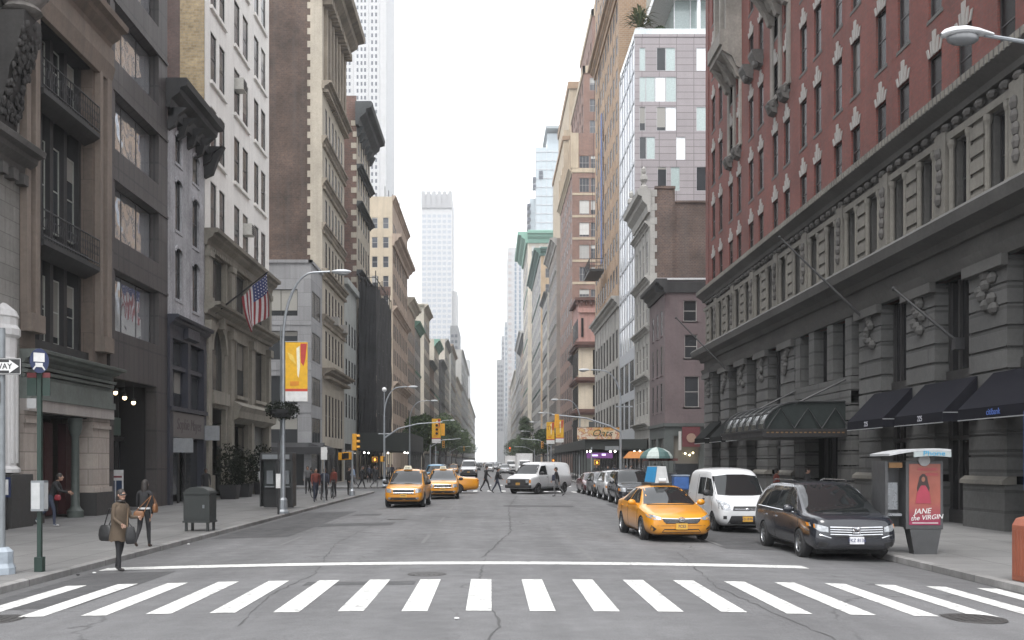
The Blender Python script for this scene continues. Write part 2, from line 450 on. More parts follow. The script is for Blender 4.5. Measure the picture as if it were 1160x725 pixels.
def put_windows(root,fr,ops,style,fm,gm,depth=.2,sill=None,sm=None,name='window'):
    rl=wloc(root); out=[]
    for o in ops:
        me,pm=win_mesh(o[1]-o[0],o[3]-o[2],style,fm,gm,sill,sm)
        p=Vector(fr.P((o[0]+o[1])/2,o[2],-depth+.06))-rl
        f=mesh_obj(name,me,root,p,fr.rz); mesh_obj('pane',pm,f); out.append(f)
    return out
def grid_ops(us,zs):
    return [(u[0],u[1],z[0],z[1]) for z in zs for u in us]
def rows(z0,pitch,h,n): return [(z0+pitch*k,z0+pitch*k+h) for k in range(n)]
def cols(u0,u1,n,frac=.5):
    p=(u1-u0)/n; return [(u0+p*(k+.5-frac/2),u0+p*(k+.5+frac/2)) for k in range(n)]
def part(root,name,mats,fn,**k):
    b=MB(); fn(b); return b.build(name,mats,root,**k)
def each(root,name,mats,items,fn,**k):
    for it in items: part(root,name,mats,lambda b: fn(b,*it),**k)
def shell(root,side,y0,y1,z1,mat,depth=14,roofm=None,south=True,z0=.1,parapet=.6,xl=None,south_name='side_wall'):
    """back, sides and roof behind the street wall"""
    sg=-1 if side=='L' else 1; x=(XL if side=='L' else XR) if xl is None else xl
    xb=x+sg*depth; xa=x+sg*.02
    b=MB(); a=sorted((xa,xb))
    if south: b.face([(a[0],y0,z0),(a[1],y0,z0),(a[1],y0,z1),(a[0],y0,z1)])
    b.face([(a[0],y1,z0),(a[1],y1,z0),(a[1],y1,z1),(a[0],y1,z1)])
    b.face([(xb,y0,z0),(xb,y1,z0),(xb,y1,z1),(xb,y0,z1)])
    b.build(south_name,mat,root)
    b=MB(); b.face([(a[0],y0+.05,z1-parapet),(a[1],y0+.05,z1-parapet),(a[1],y1-.05,z1-parapet),(a[0],y1-.05,z1-parapet)])
    b.build('roof',roofm or M_roof,root)
M_roof=plain('roof_felt',(.08,.08,.08),.9)
M_glass=glassy('window_glass'); M_glass_d=glassy('window_glass_dark',frac=.25,blind=(.20,.19,.17),spec=.35,rough=.12)
M_glass_m=glassy('window_glass_mirror',dark=(.05,.055,.06),frac=0,rough=.03,wav=.2,spec=1,ns=.42)
M_glass_m.node_tree.nodes['Principled BSDF'].inputs['Metallic'].default_value=.75
M_glass_m.node_tree.nodes['Principled BSDF'].inputs['Base Color'].default_value=(.3,.31,.32,1)
for l in list(M_glass_m.node_tree.links):
    if l.to_socket.name=='Base Color': M_glass_m.node_tree.links.remove(l)
M_glass_m.node_tree.nodes['Principled BSDF'].inputs['Base Color'].default_value=(.62,.64,.67,1)
M_glass_far=glassy('window_glass_far',dark=(.07,.075,.085),blind=(.55,.55,.53),frac=.5,wav=0,rough=.1)
M_black=plain('black_painted_iron',(.028,.028,.03),.55); M_dkframe=plain('dark_window_frame',(.035,.034,.034),.5)
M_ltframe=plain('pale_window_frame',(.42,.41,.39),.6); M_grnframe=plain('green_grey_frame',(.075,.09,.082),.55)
M_glass_n=glassy('window_glass_unlit',dark=(.016,.016,.017),frac=.06,blind=(.10,.095,.085),spec=.12,rough=.25)
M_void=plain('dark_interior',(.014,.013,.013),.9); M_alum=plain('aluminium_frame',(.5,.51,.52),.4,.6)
M_limest=wall('limestone',(.27,.26,.24),'block',bw=1.1,bh=.5,ms=.015,var=.15,streak=.35)
M_tan=wall('tan_brownstone',(.155,.122,.10),'block',bw=2.4,bh=1.2,ms=.01,var=.2,streak=.45)
M_bakedstone=wall('tan_trim_stone',(.21,.17,.14),var=.15,streak=.35)
M_storestone=wall('storefront_stone',(.40,.35,.31),'block',bw=1.6,bh=.62,ms=.02,var=.12,streak=.2)
M_greencorn=wall('green_painted_cornice',(.155,.175,.16),var=.2,streak=.4)
M_dkstone=plain('dark_granite',(.05,.049,.048),.5)
M_red_panel=plain('dark_red_panel',(.045,.014,.015),.5)
def bld(name,label,x,y): return empty(name,(x,y,.1),0,label,'building')

# ------------------------------------------------------------------ L0 limestone front at the left edge
fr=Fr('L',XL)
r=bld('limestone_building','pale limestone block building at left edge with carved bracket and white corner column',XL,26)
part(r,'wall',M_limest,lambda b: wall_mesh(b,fr,16,33.6,.1,27,[(22,29,.2,6.5)]+[(18.5,20.5,z,z+3) for z in (13,18,23)]+[(27.5,29.5,z,z+3) for z in (13.3,18.3)],.4))
put_windows(r,fr,[(18.5,20.5,z,z+3) for z in (13,18,23)]+[(27.5,29.5,z,z+3) for z in (13.3,18.3)],'sash',M_dkframe,M_glass_d,.4)
part(r,'shop_window',[M_glass_d,M_dkframe],lambda b:(fbox(b,fr,22,29,.2,6.5,-.4,-.35,0),fbox(b,fr,25.4,25.6,.2,6.5,-.35,-.25,1),fbox(b,fr,22,29,3.4,3.6,-.35,-.26,1)))
part(r,'cornice',wall('dark_weathered_cornice',(.10,.095,.09),var=.25),lambda b:(cornice(b,fr,16,33.95,11.7,12.6,.75),dentils(b,fr,16,33.8,11.35,11.7,0,.3,.7)))
def f(b):
    P=fr.P
    prof=[(0,12.7),(.22,13.0),(.3,13.6),(.55,14.2),(.62,14.7),(.9,15.1),(1.0,15.6),(1.2,15.9),(1.2,16.45),(.0,16.45)]
    fprof(b,fr,31.85,33.05,[(d*.8,z) for d,z in prof])
    for k in range(110):
        z=random.uniform(13.2,16.2); b.ball(P(random.uniform(31.85,33.05),z,.16+(z-13)*.26),.07,.09,.13,6,4)
part(r,'carved_bracket',wall('sooty_carved_stone',(.055,.052,.05),var=.35),f,smooth=True)
def f(b):
    P=fr.P
    b.lathe(P(32.4,16.5,.65),[(.5,0),(.62,.1),(.5,.25),(.72,.55),(.8,.95),(.72,1.2),(.5,1.3)],12)
    for k in range(8): b.ball((P(32.4,0,.65)[0]+.76*math.cos(k*.785),32.4+.76*math.sin(k*.785),17.35),.12,.12,.22,8,5)
part(r,'stone_urn',wall('stone_urn',(.22,.205,.19),var=.35),f,smooth=True)
M_cast=wall('white_painted_iron_column',(.62,.61,.60),var=.08,streak=.2,rough=.5)
def f(b):
    c=fr.P(32.55,0,-.15)
    b.lathe((c[0],c[1],1.9),[(.62,0),(.62,.12),(.50,.22),(.50,3.45),(.56,3.5),(.56,3.62),(.5,3.7),(.52,4.3),(.62,4.4),(.62,4.6),(.54,4.72),(.54,4.95),(.58,5.0),(.5,5.2),(.22,5.42),(.05,5.48)],12)
    for k in range(12):
        a=2*math.pi*(k+.5)/12
        b.box(c[0]+.5*math.cos(a)-.045,c[0]+.5*math.cos(a)+.045,c[1]+.5*math.sin(a)-.045,c[1]+.5*math.sin(a)+.045,2.2,5.3)
part(r,'white_column',M_cast,f)
def f(b):
    c=fr.P(32.55,0,-.15); b.box(c[0]-.9,c[0]+.75,c[1]-.75,c[1]+.75,.1,1.85)
part(r,'column_base',M_dkstone,f,bevel=.03)
each(r,'pilaster',M_limest,((29.2,30.2),(21,21.9)),lambda b,a,c:fbox(b,fr,a,c,.1,11.3,0,.25))
shell(r,'L',16,33.6,27,M_limest)

# ------------------------------------------------------------------ L1 brownstone with iron bays
r=bld('brownstone_building','brown stone building with recessed black iron bay windows and green shop cornice',XL,37)
y0,y1=33.62,41.25; ub0,ub1=34.75,39.75
part(r,'wall',M_tan,lambda b: wall_mesh(b,fr,y0,y1,5.9,30,[(ub0,ub1,5.95,18.2)]+[(34.9,36.5,20.6,24.5),(37.2,38.8,20.6,24.5),(39.3,40.5,20.6,24.5),(34.9,36.5,25.6,29),(37.2,38.8,25.6,29),(39.3,40.5,25.6,29)],1.1))
put_windows(r,fr,[(34.9,36.5,20.6,24.5),(37.2,38.8,20.6,24.5),(39.3,40.5,20.6,24.5),(34.9,36.5,25.6,29),(37.2,38.8,25.6,29),(39.3,40.5,25.6,29)],'sash',M_dkframe,M_glass,.6)
def f(b):
    for u0,u1,d in ((y0+.03,y0+.35,.22),(y0+.7,y0+1.05,.22),(40.0,40.3,.22),(40.75,y1-.03,.22)):
        fbox(b,fr,u0,u1,7.2,18.2,.0,d)
    for u in (y0+.55,40.5): fbox(b,fr,u-.5,u+.5,6.6,7.2,0,.4)
    cornice(b,fr,y0-.02,y1+.02,18.9,19.9,.9); fbox(b,fr,y0,y1,18.2,18.9,0,.3)
    fprof(b,fr,y0,y1,[(0,17.6),(.2,17.6),(.35,18.2),(0,18.2)])
part(r,'pilaster_trim',M_bakedstone,f)
M_iron=wall('sooty_bay_iron',(.024,.024,.025),var=.25,streak=.2,rough=.6)
def bay(b):
    for zf in (5.95,9.75,14.95):
        fbox(b,fr,ub0,ub1,zf,zf+.55,-1.1,-.15); 
    for zf in (9.75,14.95):   # iron balcony floors with scalloped fronts
        fprof(b,fr,ub0,ub1,[(-.3,zf-.35),(.05,zf-.2),(.30,zf-.05),(.30,zf+.12),(-.3,zf+.12)])
    fbox(b,fr,ub0,ub1,17.6,18.2,-1.1,-.1)
    for u in (ub0+.1,ub0+1.45,(ub0+ub1)/2-.15,ub1-1.45,ub1-.1):
        fbox(b,fr,u-.14,u+.14,6.4,17.8,-1.1,-.45)
    fbox(b,fr,ub0,ub1,5.95,18.2,-1.14,-1.1)
part(r,'iron_bay',M_iron,bay)
wz=[(6.6,9.0),(10.7,13.9),(15.9,17.5)]
bw=[]
us=[ub0+.24,ub0+1.31,ub0+1.59,(ub0+ub1)/2-.29,(ub0+ub1)/2-.01,ub1-1.59,ub1-1.31,ub1-.24]
for z in wz:
    for k in range(0,8,2): bw.append((us[k],us[k+1],z[0],z[1]))
put_windows(r,fr,bw,'sash',plain('grey_green_sash',(.30,.31,.28),.6),M_glass,.72)
def rail(b,zf):
        for zz in (zf+.08,zf+1.0): b.tube([fr.P(ub0,zz,.27),fr.P(ub1,zz,.27)],.03,6)
        n=22
        for k in range(n+1):
            u=ub0+(ub1-ub0)*k/n; b.tube([fr.P(u,zf,.27),fr.P(u,zf+1,.27)],.014,5)
        for k in range(n):
            u=ub0+(ub1-ub0)*(k+.5)/n
            pts=[fr.P(u+.1*math.cos(a*.785),zf+.55+.18*math.sin(a*.785),.27) for a in range(9)]
            b.tube(pts,.012,4,cap=False)
each(r,'balcony_railing',M_black,((9.91,),(15.11,)),rail)
# ground floor shop
part(r,'shop_cornice',M_greencorn,lambda b:(cornice(b,fr,y0,y1+.25,5.55,6.0,.75),[fprof(b,fr,y0,y1+.1,[(0,z),(.14+.1*k,z),(.18+.1*k,z+.1),(.10,z+.15),(0,z+.15)]) for k,z in enumerate((5.06,5.22,5.38))],fbox(b,fr,y0,y1,4.6,5.05,-.1,.25),fbox(b,fr,y0,y1,4.35,4.6,-.1,.36)))
part(r,'shop_lintel',wall('pale_lintel',(.36,.33,.31),var=.12),lambda b: fbox(b,fr,y0,y1,3.95,4.35,-.1,.3))
def f(b,a,c):
        fbox(b,fr,a,c,1.25,3.55,-.5,.12); fbox(b,fr,a-.02,c+.02,3.55,3.68,-.5,.2); fbox(b,fr,a,c,3.68,3.95,-.5,.14); fbox(b,fr,a-.03,c+.03,1.05,1.25,-.5,.22)
each(r,'stone_pier',M_storestone,((y0+.02,y0+1.15),(39.45,y1-.05)),f)
each(r,'pier_base',M_dkstone,((y0+.0,y0+1.2),(39.4,y1-.02)),lambda b,a,c:fbox(b,fr,a,c,.1,1.05,-.5,.3))
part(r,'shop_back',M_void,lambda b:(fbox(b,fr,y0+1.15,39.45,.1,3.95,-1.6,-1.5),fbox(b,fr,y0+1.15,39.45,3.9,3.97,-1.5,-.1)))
part(r,'shop_panel',M_red_panel,lambda b:(fbox(b,fr,34.8,35.25,.25,3.7,-.9,-.6),fbox(b,fr,37.3,38.0,.25,3.7,-1.2,-.8),fbox(b,fr,38.7,39.4,.25,3.7,-.9,-.6),fbox(b,fr,35.2,37.4,.25,.75,-1.0,-.8)))
part(r,'shop_window',[M_glass_d,M_dkframe],lambda b:(fbox(b,fr,35.25,37.3,.75,3.6,-1.0,-.96,0),fbox(b,fr,35.25,37.3,2.7,2.8,-.96,-.9,1)))
part(r,'window_poster',plain('faded_poster',(.2,.21,.2),.7),lambda b: fbox(b,fr,35.7,36.75,.95,2.6,-.95,-.94))
def f(b):
    c=fr.P(38.35,.1,-.1); b.lathe(c,[(.3,0),(.3,.3),(.2,.4),(.16,.5),(.14,3.1),(.2,3.2),(.24,3.4),(.26,3.8)],14)
part(r,'iron_column',M_grnframe,f,smooth=True)
shell(r,'L',y0,y1,30,M_tan)

# ------------------------------------------------------------------ L2 grey panelled building
M_panel=wall('grey_brown_metal_panel',(.062,.054,.053),'panel',c2=(.05,.044,.043),mortar=(.028,.026,.026),bw=.62,bh=1.8,ms=.05,var=.2,streak=.4,rough=.5)
r=bld('panelled_building','dark grey metal panelled building with wide strip windows reflecting the street',XL,45)
y0,y1=41.3,48.95
zs=[(7.7,10.2),(11.55,13.9),(15.25,17.6),(18.95,21.3),(22.65,25),(26.35,28.7)]
ops=grid_ops([(42.15,47.7)],zs)
part(r,'wall',M_panel,lambda b:(wall_mesh(b,fr,y0,y1,.1,31,ops+[(42.0,47.4,.15,5.75)],.55),fbox(b,fr,y0,y0+.35,.1,31,0,.12),[fbox(b,fr,y0+.36,y1,z[1]+.02,z[1]+.14,0,.06) for z in zs]))
put_windows(r,fr,ops,'mull3',M_dkframe,M_glass_m,.5)
part(r,'entrance_recess',M_void,lambda b:(fbox(b,fr,42,47.4,.15,5.7,-2.2,-2.1),fbox(b,fr,42,47.4,5.72,5.78,-2.1,-.1),fbox(b,fr,41.95,42,.15,5.7,-2.1,-.56),fbox(b,fr,47.4,47.45,.15,5.7,-2.1,-.56)))
part(r,'entrance_glass',[M_glass_d,M_dkframe],lambda b:(fbox(b,fr,42.1,47.3,.2,3.2,-1.7,-1.66,0),[fbox(b,fr,u,u+.09,.2,5.6,-1.66,-1.5,1) for u in (42.3,43.8,45.3,46.6)],fbox(b,fr,42,47.4,3.2,3.4,-1.7,-1.5,1)))
part(r,'sign_band',plain('dark_green_sign',(.035,.06,.05),.5),lambda b: fbox(b,fr,42.05,45.4,3.42,4.2,-1.2,-.95))
def f(b): fbox(b,fr,42.1,42.9,.2,2.4,-.9,-.85,0),[fbox(b,fr,43.2+.5*k,43.5+.5*k,1.4+.3*(k%2),2.3,-1.45,-1.4,0) for k in range(3)]
part(r,'entrance_posters',plain('entrance_posters',(.22,.2,.17),.6),f)
M_lamp=emis('lit_pendant',(1,.78,.45),3)
for u,z in ((42.5,5.35),(43.4,5.25),(44.5,5.1),(45.6,4.95)):
    g=MB(); g.tube([fr.P(u,5.75,-.45),fr.P(u,z+.1,-.45)],.015,5); g.lathe(fr.P(u,z,-.45),[(.1,0),(.1,.1),(.04,.16)],10)
    o=g.build('pendant_lamp',M_dkframe,r)
    g=MB(); g.ball(fr.P(u,z-.05,-.45),.1,.1,.1,8,6); q=g.build('bulb',M_lamp,o,local=True)
    q.data.transform(Matrix.Translation(-wloc(o)))
shell(r,'L',y0,y1,31,M_panel)

# ------------------------------------------------------------------ L3 narrow painted house
M_stucco=wall('bluish_grey_painted_brick',(.42,.42,.44),'brick',c2=(.38,.38,.40),mortar=(.30,.30,.31),var=.38,streak=.4,bump=.35)
r=bld('narrow_house','narrow pale grey painted house with arched windows and heavy black cornice',XL,52)
y0,y1=49,55.3
zs=[(10.35,12.9),(13.75,16.3),(17.1,18.6)]
ops=[(50.2,51.2,z0,z1) for z0,z1 in zs]+[(53.1,54.2,z0-.2,z1-.2) for z0,z1 in zs]
part(r,'wall',M_stucco,lambda b: wall_mesh(b,fr,y0,y1,9.3,19.4,ops,.2))
def f(b,u0,u1,z0,z1):
        c=(u0+u1)/2; w=(u1-u0)/2
        for sgn in (-1,1):
            pts=[(c+sgn*w,z1-.28)]+[(c+sgn*w*math.cos(a*math.pi/16),z1-.28+.26*math.sin(a*math.pi/16)) for a in range(0,9)]+[(c+sgn*w,z1)]
            A=[fr.P(u,z,-.01) for u,z in pts]; b.face(A)
        n=8
        arc=[(c+(w+.0)*math.cos(math.pi*k/n),z1-.28+.26*math.sin(math.pi*k/n)) for k in range(n+1)]
        arc2=[(c+(w+.14)*math.cos(math.pi*k/n),z1-.22+.36*math.sin(math.pi*k/n)) for k in range(n+1)]
        for k in range(n):
            b.face([fr.P(*arc[k],.06),fr.P(*arc[k+1],.06),fr.P(*arc2[k+1],.06),fr.P(*arc2[k],.06)])
            b.face([fr.P(*arc2[k],.06),fr.P(*arc2[k+1],.06),fr.P(*arc2[k+1],-.02),fr.P(*arc2[k],-.02)])
each(r,'window_arch',M_stucco,ops,f)
put_windows(r,fr,ops,'sash',M_dkframe,M_glass_d,.18,(.12,.16,.14),M_stucco)
part(r,'cornice',M_iron,lambda b:(cornice(b,fr,y0-.25,y1+.25,19.3,20.7,1.05),[fprof(b,fr,u,u+.28,[(0,18.3),(.35,18.5),(.5,19.0),(.95,19.35),(0,19.35)]) for u in (y0,50.5,52.1,53.6,y1-.28)],fbox(b,fr,y0,y1,18.95,19.35,0,.3),fprof(b,fr,y1-.1,y1+.25,[(0,17.7),(.45,17.9),(.7,18.6),(1.1,19.4),(0,19.4)])))
M_navy=plain('dark_navy_shopfront',(.03,.032,.045),.45)
def f(b):
    cornice(b,fr,y0,y1,8.75,9.4,.55); fbox(b,fr,y0,y1,8.3,8.75,-.4,.1)
    for u in (y0,51.9,y1-.45): fbox(b,fr,u,u+.45,4.9,8.3,-.4,.12)
    fbox(b,fr,y0,y1,4.75,4.95,-.4,.2); fbox(b,fr,y0,y1,6.8,7.0,-.4,.03); fbox(b,fr,y0,y0+.5,.1,4.75,-.4,.1); fbox(b,fr,y1-.5,y1,.1,4.75,-.4,.1)
    fprof(b,fr,51.2,53.2,[(.05,8.4),(.35,8.5),(.35,9.0),(.05,9.1)])
part(r,'shopfront',M_navy,f)
put_windows(r,fr,[(49.5,51.85,4.98,6.78),(52.4,54.8,4.98,6.78),(49.5,51.85,7.02,8.28),(52.4,54.8,7.02,8.28)],'mull2',M_navy,M_glass,.3)
sb=part(r,'sign_board',plain('grey_brown_sign_board',(.13,.12,.115),.6),lambda b: fbox(b,fr,y0+.5,y1-.5,3.45,4.7,-.1,.12))
text('Sophie Mayes',.80,plain('sign_lettering_dark',(.06,.045,.05),.6),sb,Vector(fr.P((y0+y1)/2,4.1,.125))-wloc(sb),(R(90),0,R(90)),shear=.2,sx=.95)
part(r,'door_recess',M_void,lambda b: fbox(b,fr,y0+.5,y1-.5,.1,3.45,-1.2,-1.1))
part(r,'shop_window',[M_glass_d,M_dkframe],lambda b:(fbox(b,fr,y0+.5,51.4,.6,3.4,-.3,-.26,0),fbox(b,fr,52.6,y1-.5,.6,3.4,-.3,-.26,0),[fbox(b,fr,u,u+.1,.15,3.45,-.3,-.2,1) for u in (51.4,52.5)]))
def blade(u0,z0,z1,w):
    p=MB(); p.box(fr.p+.1,fr.p+.1+w,u0-.04,u0+.04,z0,z1); o=p.build('blade_sign',plain('pale_sign_face',(.24,.25,.26),.6),r)
blade(49.6,2.7,3.4,.95); blade(55.0,3.4,4.2,.8)
shell(r,'L',y0,y1,19.4,M_stucco,12)

# ------------------------------------------------------------------ L4 white building on a carved stone base
M_white=wall('white_painted_masonry',(.80,.78,.74),var=.07,streak=.10,bump=.08)
M_base=wall('grey_tan_carved_stone',(.24,.222,.185),var=.2,streak=.4)
M_ybrick=wall('yellow_brick',(.36,.28,.165),'brick',c2=(.24,.18,.10),mortar=(.3,.25,.18),bw=.3,bh=.15,ms=.02,var=.3,streak=.15)
M_dbrick=wall('dark_brown_brick',(.115,.068,.06),'brick',c2=(.085,.055,.05),mortar=(.1,.08,.075),var=.25,streak=.2)
r=bld('white_building','tall white building with paired narrow windows above an arched tan stone base',XL,63)
y0,y1=55.35,71.4
pairs=[(56.5,57.75),(58.35,59.6),(61.7,63.1),(63.85,65.3),(66.9,68.25),(68.95,70.3)]
zs=rows(15.15,4.18,2.75,7)
ops=grid_ops(pairs,zs)
part(r,'wall',M_white,lambda b: wall_mesh(b,fr,y0,y1,14.9,49,ops,.16))
put_windows(r,fr,ops,'sash',M_dkframe,M_glass_d,.14)
each(r,'sill',M_white,[(k,z) for k in (0,2,4) for z,_ in zs],lambda b,k,z:fbox(b,fr,pairs[k][0]-.12,pairs[k+1][1]+.12,z-.22,z-.03,0,.14))
gl=[(56.6,59.4,11.2,13.8),(61.8,64.6,11.2,13.8),(66.9,69.9,11.2,13.8)]
f2=[(61.9,64.7,6.3,9.6),(66.8,69.8,6.3,9.6)]; arch=(56.7,59.5,6.3,9.9)
gf=[(56.4,59.8,.15,5.3),(61.0,65.3,.15,4.6),(66.2,70.6,.15,4.6)]
part(r,'stone_base',M_base,lambda b: wall_mesh(b,fr,y0,y1,.1,14.9,gl+f2+[arch]+gf,.3))
def f(b):
    cornice(b,fr,y0-.1,y1+.35,14.1,15.0,.8); cornice(b,fr,y0-.1,y1+.35,10.35,11.0,.9); dentils(b,fr,y0,y1,13.85,14.1,0,.25,.35)
    for u in (y0+.1,60.3,65.5,70.5): fbox(b,fr,u,u+.75,11.0,13.85,0,.22); fbox(b,fr,u-.06,u+.81,13.5,13.85,0,.32); fbox(b,fr,u-.06,u+.81,11.0,11.3,0,.3)
    for u in (y0+.1,60.3,65.5,70.5): fbox(b,fr,u,u+.7,.3,9.9,0,.2); fbox(b,fr,u-.08,u+.78,9.5,10.0,0,.36); fbox(b,fr,u-.06,u+.76,.1,1.5,0,.35)
    for u0,u1,z0,z1 in gl+f2: fbox(b,fr,u0-.12,u0-.002,z0,z1,0,.12); fbox(b,fr,u1+.002,u1+.12,z0,z1,0,.12); fbox(b,fr,u0-.12,u1+.12,z0-.2,z0-.002,0,.2)
    # arch: spandrels fill the head, a moulded ring in front
    u0,u1,z0,z1=arch; c=(u0+u1)/2; w=(u1-u0)/2; zc=z1-w
    for sg in (-1,1):
        b.face([fr.P(c+sg*w,zc,-.01)]+[fr.P(c+sg*w*math.cos(a*math.pi/24),zc+w*math.sin(a*math.pi/24),-.01) for a in range(13)]+[fr.P(c+sg*w,z1,-.01)])
    n=18
    for k in range(n):
        a,a2=math.pi*k/n,math.pi*(k+1)/n
        q=[(c+rr*math.cos(t),zc+rr*math.sin(t)) for rr,t in ((w,a),(w,a2),(w+.35,a2),(w+.35,a))]
        b.face([fr.P(*p,.14) for p in q]); b.face([fr.P(*q[0],.14),fr.P(*q[1],.14),fr.P(*q[1],-.29),fr.P(*q[0],-.29)]); b.face([fr.P(*q[2],.14),fr.P(*q[3],.14),fr.P(*q[3],-.02),fr.P(*q[2],-.02)])
    fbox(b,fr,c-.25,c+.25,z1-.1,z1+.5,0,.4); fbox(b,fr,u0-.3,u1+.3,5.5,6.2,0,.25)
    fprof(b,fr,60.8,y1,[(0,4.62),(.5,4.9),(.55,5.3),(.7,5.6),(.2,5.9),(0,5.9)])
part(r,'stone_trim',M_base,f)
put_windows(r,fr,gl+f2,'mull2',M_dkframe,M_glass_d,.27); put_windows(r,fr,[arch],'mull3',M_dkframe,M_glass_d,.27)
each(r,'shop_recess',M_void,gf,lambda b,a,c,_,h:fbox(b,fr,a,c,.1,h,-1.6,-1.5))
for a,c,_,h in gf: part(r,'shop_window',[M_glass_d,M_dkframe],lambda b:(fbox(b,fr,a+.05,c-.05,.5,h-.1,-.9,-.86,0),[fbox(b,fr,a+(c-a)*k/3-.05,a+(c-a)*k/3+.05,.2,h,-.88,-.75,1) for k in (1,2)],fbox(b,fr,a,c,3.0,3.15,-.88,-.76,1)))
# side wall: a strip of yellow brick at the corner, dark brick behind
part(r,'yellow_brick_wall',M_ybrick,lambda b: b.face([(-16.95,y0,18),(XL-.02,y0,18),(XL-.02,y0,49),(-16.95,y0,49)]))
part(r,'brick_side_wall',M_dbrick,lambda b: b.face([(-30,y0+.01,.1),(-16.95,y0+.01,.1),(-16.95,y0+.01,49),(-30,y0+.01,49)]))
shell(r,'L',y0+.03,y1,49,M_white,14)
for u,z in ((64.55,16.6),(62.4,25.0)):
    g=MB(); c=fr.P(u,z,0); g.box(c[0]-.1,c[0]+.5,u-.42,u+.42,z,z+.7)
    for k in range(5): g.box(c[0]+.5,c[0]+.53,u-.38,u+.38,z+.08+.12*k,z+.13+.12*k,1)
    o=g.build('air_conditioner',[plain('beige_metal',(.5,.49,.45),.5),M_dkframe])
    tag(o,'lower window air conditioner on the white building' if z<20 else 'upper window air conditioner on the white building','air conditioner','air conditioners on the white front')
# ------------------------------------------------------------------ L5 grey corner block beyond the side street
M_greyp=wall('light_grey_painted_block',(.31,.31,.315),'block',bw=2.4,bh=1.2,ms=.012,var=.08,streak=.2,bump=.1)
r=bld('grey_corner_building','low light grey four storey corner building with wide dark window bands',XL,91)
y0,y1=88,93.9; S5=Fr('S',y0); zt=19.5
bands=[(14.9,17.2),(11.1,13.6),(7.2,9.7),(3.7,6.1)]
so_=grid_ops([(-22.6,-16.75),(-29.5,-23.4)],bands); lo=grid_ops([(88.6,92.9)],bands)
part(r,'wall',M_greyp,lambda b:(wall_mesh(b,S5,-32,XL,.1,zt,so_+[(-28,-16.2,.2,2.9)],.25),wall_mesh(b,fr,y0,y1,.1,zt,lo+[(88.5,93.4,.2,2.9)],.14)))
put_windows(r,S5,so_,'mull4',M_dkframe,M_glass,.2); put_windows(r,fr,lo,'mull3',M_dkframe,M_glass_d,.1)
part(r,'parapet_cap',M_greyp,lambda b:(fbox(b,S5,-32,XL+.12,zt-.02,zt+.25,-.2,.12),fbox(b,fr,y0-.12,y1,zt-.018,zt+.248,-.2,.12),fbox(b,S5,-32,XL+.06,10.2,10.35,0,.06),fbox(b,S5,-32,XL+.06,6.5,6.65,0,.06),fbox(b,S5,-32,XL+.06,14.1,14.25,0,.06)))
part(r,'shop_window',[M_glass_d,M_dkframe],lambda b:(fbox(b,S5,-28,-16.2,.2,2.9,-.25,-.2,0),fbox(b,fr,88.5,93.4,.2,2.9,-.25,-.2,0),[fbox(b,S5,u,u+.12,.2,2.9,-.2,-.1,1) for u in (-25,-22,-19)]))
aw=part(r,'shop_awning',plain('dark_awning',(.032,.032,.034),.8),lambda b:(fprof(b,S5,-28,XL+1.2,[(0,2.9),(1.2,2.9),(1.2,3.5),(0,3.9)]),fprof(b,fr,87,93.6,[(0,2.91),(1.2,2.91),(1.2,3.49),(0,3.89)])))
text('Pinot',.5,plain('pale_lettering',(.6,.6,.6),.6),aw,Vector(fr.P(89,3.2,1.205))-wloc(aw),(R(90),0,R(90)))
shell(r,'L',y0+.3,y1,zt,M_greyp,16,south=False)

# ------------------------------------------------------------------ L6 tall building with brown brick flank
M_bbrick=wall('brown_brick_flank',(.088,.056,.043),'brick',c2=(.058,.040,.033),mortar=(.085,.062,.05),bw=.32,bh=.17,ms=.02,var=.38,streak=.25)
M_buff=wall('buff_limestone',(.40,.36,.295),var=.14,streak=.25)
r=bld('corniced_building','tall building with brown brick flank and buff street front under a big cornice',XL,100)
y0,y1=93.95,108; Sx=Fr('S',y0); zt=47
part(r,'brick_flank',M_bbrick,lambda b: b.face([Sx.P(-40,10),Sx.P(-16.7,10),Sx.P(-16.7,zt),Sx.P(-40,zt)]))
def f(b):
    b.face([Sx.P(-16.7,10),Sx.P(XL,10),Sx.P(XL,zt),Sx.P(-16.7,zt)])
    for k in range(46): fbox(b,Sx,-16.7-.28*(k%2),-16.65,19.6+k*.6,19.6+k*.6+.58,-.05,.03)
part(r,'quoins',M_buff,f)
us=cols(95.2,107.2,6,.5); zs=[(4.6,8.6),(12.0,14.6),(16.0,18.6),(20.6,23.0),(24.6,27.0),(28.6,31.0),(33.2,35.6),(39.2,43.8)]
ops=grid_ops(us,zs)
part(r,'wall',M_buff,lambda b: wall_mesh(b,fr,y0,y1,.1,zt,ops+[(95,107,.2,3.6)],.12))
put_windows(r,fr,ops,'sash',M_dkframe,M_glass_n,.10)
def f(b):
    cornice(b,fr,y0-1.4,y1+.7,45.2,47.6,2.2); dentils(b,fr,y0,y1,44.7,45.4,0,.9,.9)
    for z,d in ((36.8,.9),(31.7,.45),(27.8,.45),(23.7,.35),(19.4,.55),(15.2,.4),(10.2,1.2)): cornice(b,fr,y0-.05,y1+.05,z,z+.75,d); dentils(b,fr,y0,y1,z-.25,z,0,d*.6,.6)
    for k in range(7):
        u=95.2+2*k-.35; fbox(b,fr,u,u+.7,37.6,44.6,0,.3)
part(r,'cornice',wall('weathered_buff_cornice',(.25,.215,.17),var=.25,streak=.4),f)
part(r,'shop_window',[M_glass_n,M_dkframe],lambda b:(fbox(b,fr,95,107,.2,3.6,-.3,-.25,0),[fbox(b,fr,u,u+.2,.2,3.6,-.25,-.1,1) for u in (98,101,104)]))
shell(r,'L',y0+.02,y1,zt,M_bbrick,24)
